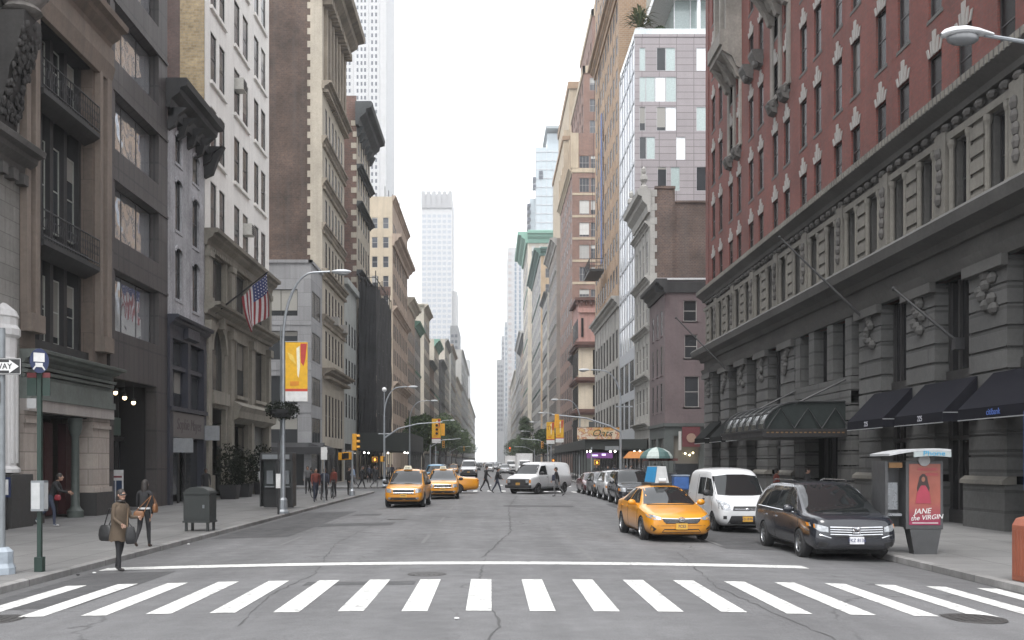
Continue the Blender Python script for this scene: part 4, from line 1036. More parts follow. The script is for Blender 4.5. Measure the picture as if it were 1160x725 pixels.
# ------------------------------------------------------------------ R3 brown brick house with stone front
r=bld('stone_fronted_brick_building','brown brick flanked building with grey stone front and urn finials on its roof',XR,106)
y0,y1=100.95,111.4; Sx=Fr('S',y0)
M_bb3=wall('mottled_brown_brick',(.105,.066,.05),'brick',c2=(.07,.046,.04),mortar=(.115,.09,.08),bw=.32,bh=.16,ms=.02,var=.35,streak=.25)
part(r,'brick_flank',M_bb3,lambda b:(b.face([Sx.P(XR+.5,10),Sx.P(18.3,10),Sx.P(18.3,29.4),Sx.P(XR+.5,29.4)]),b.face([Sx.P(18.3,10,-.05),Sx.P(36,10,-.05),Sx.P(36,28,-.05),Sx.P(18.3,28,-.05)]),fbox(b,Sx,18.2,18.3,10,29.4,-.05,.08),fbox(b,Sx,XR+.5,18.35,29.4,29.65,-.3,.1),fbox(b,Sx,18.35,36,28,28.2,-.3,.1)))
us=cols(101.7,110.9,4,.55); zs=[(7,9.8),(11.5,14.2),(16.3,19.3),(21.3,24.6)]; ops=grid_ops(us,zs)
part(r,'wall',M_greyst,lambda b: wall_mesh(b,FR,y0,y1,.1,29.2,ops,.14)); put_windows(r,FR,ops,'sash',M_ltframe,M_glass_d,.12)
def f(b):
    cornice(b,FR,y0-.4,y1+.1,27.0,29.3,1.3)
    for z in (25.6,20.2,15.2,10.4,5.6): cornice(b,FR,y0,y1,z,z+.6,.55)
    for k in range(5): fbox(b,FR,101.6+2.3*k-.3,101.6+2.3*k+.2,6.2,25.6,0,.06)
    for k in range(28): fbox(b,Sx,XR-.0,XR+.5+.22*(k%2),10+k*.69,10+k*.69+.67,-.1,.05)
    cc=FR.P(101.5,29.3,.4)
    for y in (101.5,110.6):
        c=FR.P(y,29.3,.5); b.lathe(c,[(.45,0),(.45,.4),(.2,.6),(.2,.8),(.42,1.1),(.36,1.5),(.1,1.65),(.22,1.9),(.24,2.2),(.05,2.45)],10)
part(r,'stone_trim',M_greyst,f)
part(r,'shop_window',M_glass_d,lambda b: fbox(b,FR,101.6,110.8,.3,4.6,0,.05))
shell(r,'R',y0+.1,y1,28,M_bb3,20,south=False)

# ------------------------------------------------------------------ R4 lavender clad modern block with glass penthouse
M_lav=wall('lavender_cladding',(.285,.258,.264),'panel',c2=(.265,.24,.247),mortar=(.15,.13,.135),bw=1.9,bh=.75,ms=.04,var=.06,streak=.08,rough=.5,bump=.1)
M_lavg=plain('pale_green_glass',(.36,.43,.42),.06,spec=.8); M_wpan=plain('white_panel',(.72,.73,.74),.4)
M_bluegl=glassy('bluish_curtain_glass',dark=(.22,.25,.29),blind=(.6,.62,.64),frac=.5,rough=.05,wav=.01,hmax=.01,spec=.9)
r=bld('lavender_building','modern lavender clad building with pale glass street front and glass penthouse',XR,118)
y0,y1=111.5,124.9; Sx=Fr('S',y0); zt=48.9
kx=y0/F
def sx(p): return (p-VX)*kx
def sz(p): return zat(p,y0)
pal=[(724.5,731,54,80,'g'),(744,754,54,80,'d'),(754.3,765,54,80,'g'),(789,801,54,80,'w'),
 (724.5,731.5,87,115,'g'),(731.8,742,87,115,'g'),(742.3,754,87,115,'w'),(754.3,766,87,115,'g'),
 (724.5,731,121,148,'d'),(744,754,121,148,'d'),(754.3,766,121,148,'w'),
 (724.5,732,155,180,'d'),(732.3,742,155,180,'g'),(766,776.5,155,181,'w'),
 (726,732,189,216,'d'),(745,755,189,216,'d'),(760,770,189,216,'g'),(789,801,121,148,'g'),(789,801,189,216,'d')]
so_=[(sx(a),sx(c),sz(e),sz(d),k) for a,c,d,e,k in pal]
part(r,'wall',M_lav,lambda b:(wall_mesh(b,Sx,XR,40,20,zt,so_,.2),fbox(b,Sx,XR-.05,40,zt,zt+.3,-.3,.06)))
for k,m in (('g',M_lavg),('d',M_glass),('w',M_wpan)):
    put_windows(r,Sx,[o[:4] for o in so_ if o[4]==k],'thin',M_alum,m,.14)
us=cols(y0+.2,y1-.2,6,.82); ops=grid_ops(us,[(z,z+3.05) for z in [15+3.42*k for k in range(10)]])
part(r,'street_wall',plain('pale_blue_grey_frame',(.42,.44,.47),.5),lambda b: wall_mesh(b,FR,y0,y1,.1,zt,ops+grid_ops(cols(y0+.2,y1-.2,3,.8),[(6,9.2),(10.2,13.6)]),.15))
put_windows(r,FR,ops,'thin',M_alum,M_bluegl,.13)
put_windows(r,FR,grid_ops(cols(y0+.2,y1-.2,3,.8),[(6,9.2),(10.2,13.6)]),'mull2',M_dkframe,M_glass_d,.13)
part(r,'shop_window',M_glass_d,lambda b: fbox(b,FR,y0+.3,y1-.3,.3,4.6,0,.05))
# penthouse
part(r,'penthouse_glass',M_lavg,lambda b:(b.box(20.6,40,y0+2.5,y0+10,zt+.1,54.0),b.box(18.6,40,y0+.3,y0+10,54.8,62)))
def f(b):
    b.hexa([(18.3,y0,54.0),(40,y0,54.0),(40,y0+10,54.0),(18.3,y0+10,54.0),(18.3,y0,54.8),(40,y0,54.8),(40,y0+10,54.8),(18.3,y0+10,54.8)])
    for x in (18.6,20.4,22.2,24.2,26): b.box(x-.06,x+.06,y0+.2,y0+.3,54.8,62)
    for z in (57,59.5): b.box(18.5,40,y0+.2,y0+.29,z-.06,z+.06)
    for x in (20.6,22.4,24.6): b.box(x-.06,x+.06,y0+2.4,y0+2.5,zt+.1,54)
    b.tube([(23.0,y0+.8,zt),(23.0,y0+.8,54)],.22,10)
part(r,'penthouse_frame',M_wpan,f)
part(r,'roof_balustrade',plain('clear_balustrade',(.55,.6,.6),.1,spec=.8),lambda b:(fbox(b,Sx,XR+.1,24,zt+.3,zt+.95,-.1,-.07),fbox(b,FR,y0+.1,y1,zt+.3,zt+.95,-.1,-.07)))
shell(r,'R',y0+.3,y1,zt,M_lav,22,south=False)

# ------------------------------------------------------------------ R5 tall tan brick
r=bld('tan_brick_tower','tall tan brick building with white grey lower floors and a blue banner strip',XR,138)
y0,y1=125,153.8; Sx=Fr('S',y0); zt=74
part(r,'brick_flank',M_tanb,lambda b: b.face([Sx.P(XR,30),Sx.P(40,30),Sx.P(40,zt),Sx.P(XR,zt)]))
us=cols(125.8,153.2,9,.5); zs=rows(24.5,4.1,2.3,12); ops=grid_ops(us,zs)
part(r,'wall',M_tanb,lambda b: wall_mesh(b,FR,y0,y1,22.6,zt,ops,.09)); put_windows(r,FR,ops,'sash',M_dkframe,M_glass_n,.08)
us=cols(125.6,153.4,8,.66); ops2=grid_ops(us,[(6,9.6),(10.6,14.2),(15.2,18.8)])
part(r,'lower_wall',M_greyst,lambda b:(wall_mesh(b,FR,y0,y1,.1,22.6,ops2,.16),cornice(b,FR,y0,y1,21.4,22.7,1.0),[fbox(b,FR,125.6+27.8*k/8-.25,125.6+27.8*k/8+.25,5,21.4,0,.06) for k in range(9)]))
put_windows(r,FR,ops2,'mull2',M_dkframe,M_glass_n,.14)
part(r,'shop_window',M_glass_n,lambda b: fbox(b,FR,126,153,.3,4.6,0,.05))
part(r,'pilasters',M_tanb,lambda b:(cornice(b,FR,y0,y1,60,61.5,1.2),[fbox(b,FR,125.8+27.4*k/9-.3,125.8+27.4*k/9+.3,22.7,60,0,.04) for k in range(9)]))
part(r,'blue_banner',plain('blue_tarpaulin',(.07,.12,.30),.6),lambda b: fbox(b,FR,141.9,143.1,30,51,.25,.33))
shell(r,'R',y0+.02,y1,zt,M_tanb,24)
g=empty('hanging_platform',(15.2,141,29),0,'dark suspended work platform hanging on the tan brick front','platform')
part(g,'deck',M_black,lambda b: b.box(13.4,15.4,138,146,28.2,28.5))
def f(b):
    for z in (28.9,29.4,29.9): b.tube([(13.45,138.1,z),(13.45,145.9,z)],.05,5); b.tube([(13.45,138.1,z),(15.3,138.1,z)],.05,5)
    for k in range(9): b.tube([(13.45,138.1+.97*k,28.4),(13.45,138.1+.97*k,30)],.04,5)
part(g,'railing',M_black,f)
part(g,'rope',M_black,lambda b:[b.tube([(14.4,y,28.4),(14.9,y,60)],.03,4) for y in (138.5,145.5)])

# ------------------------------------------------------------------ R6 ornate pink and cream corner house
M_pink=wall('pink_terracotta',(.45,.27,.24),var=.14,streak=.25); M_creamp=wall('cream_render',(.62,.55,.44),var=.08,streak=.15)
r=bld('pink_corner_house','ornate corner house of pink terracotta and cream bays with brown ledges',XR,176)
y0,y1=172,184; x0=14.9; Sx=Fr('S',y0); F6=Fr('R',x0); zt=29.5
def f(b):
    for z0,z1 in ((4.5,10.2),(11.2,15.6),(16.6,21.6)): b.box(x0,24,y0,y1,z0,z1)
part(r,'cream_wall',M_creamp,f)
part(r,'pink_wall',M_pink,lambda b:(b.box(x0,24,y0,y1,22.4,zt),fbox(b,Sx,x0-.2,24,27.5,28.2,0,.3)))
part(r,'base_wall',M_dkgr,lambda b: b.box(x0,24,y0,y1,.1,4.4))
M_brled=plain('brown_painted_ledge',(.11,.055,.045),.6)
def f(b):
    for z in (10.2,15.6,21.6,4.4): b.box(x0-.6,24,y0-.6,y1,z,z+.95); b.box(x0-.8,24,y0-.8,y1,z+.35,z+.6)
    b.box(x0-.7,24,y0-.7,y1,zt,zt+.5)
    for k in range(8): b.box(x0-.5+k*.8,x0-.2+k*.8,y0-.5,y0,zt-.7,zt)
part(r,'ledge',M_brled,f)
o6=[(15.3,15.7,23.4,26.6),(17.3,18.4,5.2,9.8),(17.3,18.4,11.6,15.2),(17.3,18.4,17,21.2),(20,21,17,21.2),(20,21,11.6,15.2)]
put_windows(r,Sx,o6,'thin',M_dkframe,M_glass_n,-.03)
put_windows(r,F6,grid_ops(cols(172.6,183.6,4,.5),[(5.4,9.6),(11.6,15.2),(17,21.2),(23.4,26.6)]),'thin',M_dkframe,M_glass_n,-.03)
part(r,'roof',M_roof,lambda b: b.box(x0+.2,24,y0+.2,y1,zt+.5,zt+.7))
part(r,'dark_panel',M_dkmetal,lambda b: b.box(16.5,18.6,y0-1.2,y0-1.0,5.6,9.0))
far_building('R',184.1,196.5,22,'low grey white front beside the pink corner house',M_greyst,M_dkmetal,nu=5,fm=M_dkframe)

# ------------------------------------------------------------------ R7 tall stepped brown building
M_br7=wall('brown_red_brick',(.225,.135,.105),'brick',c2=(.19,.115,.092),mortar=(.2,.14,.12),bw=.6,bh=.3,ms=.03,var=.12,streak=.2)
M_tanst=wall('tan_stone_trim',(.42,.35,.26),var=.1,streak=.2)
r=bld('stepped_brown_tower','tall stepped brown brick building with banks of white sash windows',XR,215)
y0,y1=197,231; Sx=Fr('S',y0); zt=66
so_=grid_ops([(17.2,19.1),(19.4,21.2),(22.5,24.4),(24.7,26.5)],rows(20,4.32,2.75,10))
part(r,'flank',M_br7,lambda b: wall_mesh(b,Sx,XR,44,.1,zt,so_,.25)); put_windows(r,Sx,so_,'sash3',M_ltframe,M_glass_far,.2)
ops=grid_ops(cols(197.6,230.4,7,.45),rows(6,4.32,2.6,13))
part(r,'wall',M_br7,lambda b: wall_mesh(b,FR,y0,y1,.1,zt,ops,.09)); put_windows(r,FR,ops,'sash',M_dkframe,M_glass_n,.08)
part(r,'tan_trim',M_tanst,lambda b:(fbox(b,Sx,XR-.1,44,58.4,59.2,0,.15),[fbox(b,Sx,XR,44,20.3+4.32*k-.9,20.3+4.32*k-.45,0,.06) for k in range(10)],fbox(b,Sx,XR,17.0,59.2,66,0,.2),cornice(b,FR,y0,y1,58.2,59.4,.8),[fbox(b,FR,197+34*k/7-.3,197+34*k/7+.3,59.2,66.1,0,.3) for k in range(8)]))
def tier(x0_,ya,yb,za,zb,xw):
    S7=Fr('S',ya); F7=Fr('R',x0_)
    a=grid_ops([(x0_+1.2+2.6*k,x0_+3.2+2.6*k) for k in range(3)],rows(za+1.0,4.2,2.5,max(1,int((zb-za-1)/4.2)))); c=grid_ops(cols(ya+1,yb-1,6,.45),rows(za+1.0,4.2,2.5,max(1,int((zb-za-1)/4.2))))
    part(r,'upper_tier',M_br7,lambda b:(wall_mesh(b,S7,x0_,x0_+xw,za-.5,zb,a,.25),wall_mesh(b,F7,ya,yb,za-.5,zb,c,.25),b.box(x0_+.4,x0_+xw,ya+.4,yb,zb-1,zb-.6),b.face([(x0_,yb,za),(x0_+xw,yb,za),(x0_+xw,yb,zb),(x0_,yb,zb)])))
    part(r,'tier_cap',M_tanst,lambda b:(fbox(b,S7,x0_-.2,x0_+xw,zb-1.2,zb+.2,-.3,.2),fbox(b,F7,ya-.2,yb,zb-1.19,zb+.19,-.3,.2)))
    put_windows(r,S7,a,'sash3',M_ltframe,M_glass_far,.2); put_windows(r,F7,c,'sash',M_dkframe,M_glass_n,.2)
tier(18.3,200,231,66,80,26); tier(20.4,204,231,80,93,22); tier(23,209,231,93,103,20)
shell(r,'R',y0+.05,y1,zt,M_br7,28,south=False)
r=bld('tan_penthouse_tower','tan stone tower top rising behind the stepped brown building',20,262)
part(r,'wall',M_tanst,lambda b:(b.box(17.5,40,244,285,.1,82),b.box(19,40,246,285,82,94)))
part(r,'cap',M_tanb,lambda b:(b.box(17.2,40,243.7,285,79.5,80.5),b.box(18.7,40,245.7,285,92.6,94.3)))

# ------------------------------------------------------------------ farther right fronts
M_buff2=wall('buff_brick_far',(.40,.30,.2),var=.1,streak=.15)
far_building('R',244,275,56,'grey brown stone building with flat cornice beyond the brown tower',wall('grey_brown_stone',(.24,.205,.18),var=.12,streak=.25),M_greyst,nu=8,pitch=4.3,corn=1.6)
far_building('R',285,310.5,50,'low grey front beside the green corniced blocks',M_greyst,M_dkmetal,nu=6)
far_building('R',322,389,70,'large tan block with buff flank and dark green cornice',M_greyst,plain('dark_green_copper',(.10,.17,.15),.7),nu=7,pitch=5,sflank=2,flank=M_buff2,corn=2.2)
far_building('R',401,455,93,'pale block under a wide bright green copper cornice',M_cream,M_copper,nu=6,pitch=6.5,sflank=2,corn=4.0,xo=-1.2)
far_building('R',455.1,540,60,'tan stone front with a dark cornice far down the right side',M_pinkb,M_dkmetal,nu=6,pitch=5.5,corn=2)
far_building('R',540.1,640,72,'pale grey slab far down the right side',M_greyst,None,nu=8,pitch=6)
far_building('R',640.1,800,60,'distant cream front on the right of the road',M_cream,None,nu=8,pitch=6)
far_building('R',800.1,1050,84,'distant grey block on the right of the road',M_grey2,None,nu=8,pitch=9)

# ------------------------------------------------------------------ towers in the distance
M_tw=wall('pale_tower_stone',(.50,.50,.50),var=.04,streak=.05); M_twg=plain('tower_window',(.07,.08,.10),.25)
def tower(name,label,x0,x1,y0,y1,zt,mat,cols_,rowp,wf=.5,hf=.5,z0=40,gm=M_twg,zlast=None,side=None):
    r=bld(name,label,(x0+x1)/2,y0); Sx=Fr('S',y0)
    part(r,'wall',mat,lambda b: b.box(x0,x1,y0,y1,.1,zt))
    def win(b):
        z=z0
        while z+rowp*hf<(zlast or zt-rowp*.6):
            for u0,u1 in cols_: fbox(b,Sx,u0,u1,z,z+rowp*hf,.0,.12)
            if side:
                fs=Fr(*side); 
                for k in range(8): fbox(b,fs,y0+(y1-y0)*(k+.25)/8,y0+(y1-y0)*(k+.75)/8,z,z+rowp*hf,0,.12)
            z+=rowp
    o=part(r,'window_rows',gm,win); o['kind']='stuff'
    return r,Sx
# left skyscraper
Yt=600; X=lambda p:(p-VX)/F*Yt
r,Sx=tower('skyscraper','tall pale skyscraper with rows of small dark windows at upper left',X(352),X(438),Yt,Yt+50,330,M_tw,[(X(a),X(a+2.1)) for a in (362,366,374,378,382,391,395,404,408.5,412.5,420.5,425)],4.1,hf=.52)
part(r,'pier',M_tw,lambda b:[fbox(b,Sx,X(a),X(a+1),.1,330,0,.9) for a in (369.5,386,399,416.5,429,436.5)])
# grid tower
Yt=1000; X=lambda p:(p-VX)/F*Yt
r,Sx=tower('grid_tower','slim white gridded office tower standing alone left of centre',X(477.5),X(512),Yt,Yt+60,266,M_tw,[(X(478.5+5.7*k),X(482.6+5.7*k)) for k in range(6)],5.2,hf=.55,gm=plain('pale_tower_glass',(.36,.39,.43),.2),zlast=247)
part(r,'crown',plain('grey_tower_crown',(.33,.33,.335),.7),lambda b:([fbox(b,Sx,X(477.2+6.1*k),X(481.6+6.1*k),252,268.5,0,1.5) for k in range(6)],fbox(b,Sx,X(477.4),X(512),252,265,0,.8)))
part(r,'lower_wing',plain('grey_wing',(.42,.42,.42),.7),lambda b: b.box(X(512),X(517.5),Yt+5,Yt+50,.1,171))
tower('dark_slab_tower','narrow grey slab tower beside the white gridded tower',-28,-22.5,700,760,96,M_grey2,[(-27.4,-25.6),(-24.9,-23.1)],4,gm=M_twg)
tower('pale_stub_tower','small pale tower low over the end of the left row',-34,-24,1150,1200,118,M_tw,[(-33,-31),(-29.5,-27.5)],6)
# right towers
M_gt=plain('pale_blue_tower_glass',(.40,.46,.49),.08,spec=.8); M_gt2=plain('tower_spandrel',(.46,.48,.50),.4)
Yt=600; X=lambda p:(p-VX)/F*Yt
Z=lambda p: zat(p,Yt)
r=bld('glass_tower','pale blue glass tower with a flat roof canopy above the right row',X(618),Yt); Sx=Fr('S',Yt)
part(r,'wall',M_gt,lambda b:(b.box(X(607),X(645),Yt,Yt+40,.1,Z(167)),b.box(X(620),X(645),Yt+2,Yt+40,Z(167),Z(150)),b.box(X(600.5),X(607),Yt+6,Yt+40,.1,Z(222))))
part(r,'floor_lines',M_gt2,lambda b:([fbox(b,Sx,X(607)-.05,X(645),Z(y)-.25,Z(y)+.25,0,.25) for y in range(172,300,10)],[fbox(b,Sx,X(p)-.12,X(p)+.12,.1,Z(168),0,.25) for p in (607,613,619,626,633)]))
part(r,'roof_canopy',plain('tower_roof',(.30,.33,.34),.5),lambda b: b.box(X(618),X(646),Yt-3,Yt+36,Z(147),Z(144)))
each(r,'balcony',M_twg,[(597.5,601.5,4,14,y,3.4) for y in range(232,300,8)]+[(603.5,607,-1,6,y,4) for y in (205,213)]+[(610.5,615,-.6,0,y,4) for y in (198,203)],lambda b,p,q,ya,yb,y,d: b.box(X(p),X(q),Yt+ya,Yt+yb,Z(y),Z(y-d)))
Yt=800; X=lambda p:(p-VX)/F*Yt
r,Sx=tower('striped_tower','slim white tower with vertical blue window strips over the right row',X(575.5),X(598),Yt,Yt+50,171,M_tw,[(X(583),X(585)),(X(588),X(590)),(X(593),X(595))],3.5,hf=.8,gm=plain('blue_tower_window',(.18,.24,.31),.2),z0=30)
part(r,'corner_bay',plain('pinkish_tower_bay',(.44,.40,.39),.6),lambda b:[fbox(b,Sx,X(576),X(579.5),z,z+2,0,.4) for z in range(40,168,5)])
tower('stepped_glass_tower','low stepped blue glass tower in front of the striped tower',11.5,17,840,880,118,M_gt2,[(12,14),(14.6,16.4)],4.2,gm=plain('pale_blue_win',(.3,.35,.4),.2))
tower('grey_slab_tower','dull grey slab tower closing the end of the avenue on the right',7.5,22,1250,1300,128,M_grey2,[(8.5,11),(12,14.5),(16,18)],6)
tower('pale_far_tower','faint tall grey tower at the far end of the right row',15,30,1420,1460,178,M_grey2,[(16,18.5),(20,22.5),(24.5,27)],7)
# ================================================================== vehicles (built nose towards -Y, wheels on z=0)
M_yel=paint('taxi_yellow',(.62,.255,.012)); M_wht=paint('white_paint',(.62,.63,.64)); M_ink=paint('black_blue_paint',(.016,.018,.024),rough=.2)
M_sil=paint('silver_white_paint',(.50,.51,.52)); M_char=paint('charcoal_paint',(.035,.037,.042)); M_maroon=paint('maroon_paint',(.085,.02,.025)); M_bluep=paint('blue_paint',(.05,.19,.32)); M_grey=paint('grey_paint',(.2,.21,.22))
M_cg=car_glass('car_glass'); M_trim=plain('black_plastic_trim',(.022,.022,.023),.55); M_chr=plain('chrome',(.62,.63,.65),.15,1.0)
M_lampc=plain('headlamp_lens',(.34,.355,.37),.08,.35,var=.5,scale=14,spec=.9); M_tail=plain('tail_lamp_red',(.25,.012,.012),.15); M_amber=plain('amber_lamp',(.55,.20,.02),.2)
M_tyre=plain('tyre_rubber',(.024,.024,.025),.85); M_rim=plain('alloy_rim',(.34,.35,.36),.3,.8); M_steel=plain('painted_steel_wheel',(.06,.06,.062),.5)
M_under=plain('wheel_well_dark',(.012,.012,.012),.9); M_plate=plain('plate_white',(.6,.6,.62),.5); M_platey=plain('plate_amber',(.58,.33,.05),.5); M_ptext=plain('plate_text',(.03,.04,.12),.6)
def loft_body(st, mats, wells=(), wr=.36, sub=2, well_w=.42, halfw=.9, sharp=.35):
    """st: stations (y, zb, hw, zbelt, hwbelt, ztop, hwtop). wells: y positions of axles"""
    bm=bmesh.new(); ringz=[]
    for (y,zb,hw,zbelt,hwb,zt,hwt) in st:
        zm=zb+(zbelt-zb)*.52
        half=[(0,zb),(hw*.80,zb),(hw*.97,zb+.09),(hw,zm),(hwb,zbelt),(hwt,zt-.045*(zt-zbelt>.25)-.012),(hwt*.55,zt+.012),(0,zt+.022)]
        pts=[(x,y,z) for x,z in half]+[(-x,y,z) for x,z in half[-2:0:-1]]
        ringz.append([bm.verts.new(p) for p in pts])
    n=len(ringz[0])
    for a,b in zip(ringz,ringz[1:]):
        for k in range(n): bm.faces.new((a[k],a[(k+1)%n],b[(k+1)%n],b[k]))
    bm.faces.new(ringz[0][::-1]); bm.faces.new(ringz[-1])
    bmesh.ops.recalc_face_normals(bm,faces=bm.faces)
    cr=bm.edges.layers.float.new('crease_edge')
    for a,b in zip(ringz,ringz[1:]):
        for k,v in ((4,.55),(n-4,.55),(5,sharp),(n-5,sharp),(1,.5),(n-1,.5)):
            e=bm.edges.get((a[k],b[k])); 
            if e: e[cr]=v
    for rg in (ringz[0],ringz[-1]):
        for k in range(n):
            e=bm.edges.get((rg[k],rg[(k+1)%n]))
            if e: e[cr]=.45
    me=bpy.data.meshes.new('body'); bm.to_mesh(me); bm.free()
    for m in mats: me.materials.append(m)
    o=bpy.data.objects.new('tmp',me); COL.objects.link(o)
    md=o.modifiers.new('s','SUBSURF'); md.levels=sub; md.render_levels=sub
    cuts=[]
    for wy in wells:
        for sgn in (-1,1):
            b=MB(); b.tube([(sgn*(halfw-well_w),wy,wr*.92),(sgn*(halfw+.4),wy,wr*.92)],wr*1.17,24,1)
            b.box(sgn*(halfw-well_w) if sgn>0 else -(halfw+.4), (halfw+.4) if sgn>0 else -(halfw-well_w), wy-wr*1.12, wy+wr*1.12, -.1, wr*.9,1) if False else None
            c=b.build('cut',[mats[0],M_under]); cuts.append(c)
            md=o.modifiers.new('b','BOOLEAN'); md.operation='DIFFERENCE'; md.object=c; md.solver='EXACT'; md.material_mode='TRANSFER'
    dg=bpy.context.evaluated_depsgraph_get(); dg.update()
    out=bpy.data.meshes.new_from_object(o.evaluated_get(dg))
    bpy.data.objects.remove(o)
    for c in cuts: bpy.data.objects.remove(c)
    bm=bmesh.new(); bm.from_mesh(out)
    for f in bm.faces: f.smooth=True
    for e in bm.edges:
        if len(e.link_faces)==2 and (e.calc_face_angle(0)>.7 or e.link_faces[0].material_index!=e.link_faces[1].material_index): e.smooth=False
    bm.to_mesh(out)
    bvh=BVHTree.FromBMesh(bm); bm.free()
    return out,bvh
def decal(bvh, outline, axis, side, mat, name, parent, off=.006, res=.06, thick=.012, smooth=True, mats=None):
    """panel pressed onto the body: outline is 2-D; axis 'f' looks along y from side(-1 front,+1 rear) with (x,z); 's' looks along x with (y,z); 't' from above with (x,y)"""
    bm=bmesh.new(); vs=[bm.verts.new((p[0],p[1],0)) for p in outline]; bm.faces.new(vs)
    xs=[p[0] for p in outline]; ys=[p[1] for p in outline]
    def cut(lo,hi,ax):
        k=max(1,int((hi-lo)/res))
        for j in range(1,k):
            c=lo+(hi-lo)*j/k; co=(c,0,0) if ax==0 else (0,c,0); no=(1,0,0) if ax==0 else (0,1,0)
            bmesh.ops.bisect_plane(bm,geom=bm.verts[:]+bm.edges[:]+bm.faces[:],plane_co=co,plane_no=no)
    cut(min(xs),max(xs),0); cut(min(ys),max(ys),1)
    ok={}
    for v in bm.verts:
        a,c=v.co.x,v.co.y
        if axis=='f': o_,d=Vector((a,side*6,c)),Vector((0,-side,0))
        elif axis=='s': o_,d=Vector((side*4,a,c)),Vector((-side,0,0))
        else: o_,d=Vector((a,c,4)),Vector((0,0,-1))
        h,n,_,_=bvh.ray_cast(o_,d)
        ok[v]=(h,n,d) if h is not None else None
    bad=[v for v in bm.verts if ok[v] is None]
    good={v:ok[v] for v in bm.verts if ok[v] is not None}
    if bad: bmesh.ops.delete(bm,geom=bad,context='VERTS')
    for v in list(bm.verts):
        h,n,d=good[v]
        if n.dot(d)>0: n=-n
        v.co=h+n*off; 
    be=[e for e in bm.edges if e.is_boundary]
    r=bmesh.ops.extrude_edge_only(bm,edges=be); nv=[g for g in r['geom'] if isinstance(g,bmesh.types.BMVert)]
    for v in nv:
        hit,n,_,_=bvh.find_nearest(v.co)
        if hit is not None: v.co=hit-(v.co-hit).normalized()*thick*.5
    bmesh.ops.recalc_face_normals(bm,faces=bm.faces)
    for f in bm.faces: f.smooth=smooth
    for e in bm.edges:
        if len(e.link_faces)==2 and e.calc_face_angle(0)>.8: e.smooth=False
    me=bpy.data.meshes.new(name); bm.to_mesh(me); bm.free(); me.materials.append(mat)
    return mesh_obj(name,me,parent)
_wheel={}
def wheel_meshes(r,w,style):
    k=(r,w,style)
    if k in _wheel: return _wheel[k]
    b=MB(); n=28
    prof=[(r*.62,-w*.5),(r*.9,-w*.5),(r*.985,-w*.36),(r,-w*.2),(r,w*.2),(r*.985,w*.36),(r*.9,w*.5),(r*.62,w*.5)]
    rows_=[[(x,rr*math.cos(2*math.pi*j/n),rr*math.sin(2*math.pi*j/n)) for j in range(n)] for rr,x in prof]
    b.grid(rows_+[rows_[0]],0,True); t=b.build('tyre',M_tyre,smooth=True); tm=t.data; bpy.data.objects.remove(t)
    b=MB(); R0=r*.64
    ring=[[(x,rr*math.cos(2*math.pi*j/n),rr*math.sin(2*math.pi*j/n)) for j in range(n)] for rr,x in ((R0,w*.44),(R0*.9,w*.47),(R0*.86,w*.3),(R0*.86,-w*.3),(R0,-w*.4))]
    b.grid(ring,0,True); b.tube([(-w*.1,0,0),(w*.02,0,0)],R0*.87,n,1); b.tube([(0,0,0),(w*.46,0,0)],R0*.22,12,0)
    ns=5 if style=='alloy' else (10 if style=='many' else 8)
    for k in range(ns):
        a=2*math.pi*k/ns; ww=R0*(.14 if style=='alloy' else .075)
        ca,sa=math.cos(a),math.sin(a)
        p=lambda q,s,x:(x, q*ca-s*sa, q*sa+s*ca)
        b.hexa([p(R0*.15,-ww,w*.2),p(R0*.9,-ww*.8,w*.22),p(R0*.9,ww*.8,w*.22),p(R0*.15,ww,w*.2),p(R0*.15,-ww,w*.44),p(R0*.9,-ww*.8,w*.42),p(R0*.9,ww*.8,w*.42),p(R0*.15,ww,w*.44)],0)
    m=M_steel if style=='steel' else M_rim
    t=b.build('rim',[m,M_steel]); rm=t.data; bpy.data.objects.remove(t)
    _wheel[k]=(tm,rm); return _wheel[k]
def wheels(root,ys,track,r,w=.215,style='alloy'):
    tm,rm=wheel_meshes(r,w,style)
    b=MB(); b.box(-track+.13,track-.13,ys[0]-.55,ys[1]+.6,.15,.36); b.build('underbody',M_under,root,local=True)  # low dark box added under the body to deepen its contact shadow
    for y in ys:
        for s in (-1,1):
            t=mesh_obj('wheel',tm,root,(s*track,y,r)); t.rotation_euler=(0,0,0 if s>0 else math.pi)
            mesh_obj('rim',rm,t)
def mirror_part(root,x,y,z,m,s=1.0):
    for sg in (-1,1):
        b=MB(); b.ball((sg*x,y,z),.12*s,.07*s,.085*s,10,6); b.tube([(sg*(x-.16),y+.03,z-.05),(sg*x,y,z-.02)],.03,6)
        o=b.build('side_mirror',m,root,smooth=True,local=True)
def line_s(bvh,root,pts,w=.012,mat=None,name='door_seam',sides=(-1,1)):
    """thin seam following a polyline on the flanks"""
    for sg in sides:
        b=MB(); P=[]
        for (a,c),(a2,c2) in zip(pts,pts[1:]):
            k=max(1,int(math.hypot(a2-a,c2-c)/.08))
            for j in range(k): P.append((a+(a2-a)*j/k,c+(c2-c)*j/k))
        P.append(pts[-1]); Q=[]
        for a,c in P:
            h,n,_,_=bvh.ray_cast(Vector((sg*4,a,c)),Vector((-sg,0,0)))
            if h is not None: Q.append(h)
        if len(Q)>1: b.tube(Q,w*.5,4); b.build(name,mat or M_trim,root,local=True)
def strip_f(bvh,root,pts,w,mat,name,side=-1):
    b=MB(); Q=[]
    for a,c in pts:
        h,n,_,_=bvh.ray_cast(Vector((a,side*6,c)),Vector((0,-side,0)))
        if h is not None: Q.append(h)
    if len(Q)>1: b.tube(Q,w*.5,6); return b.build(name,mat,root,local=True,smooth=True)
def sym(pts): return [(-x,z) for x,z in pts][::-1]
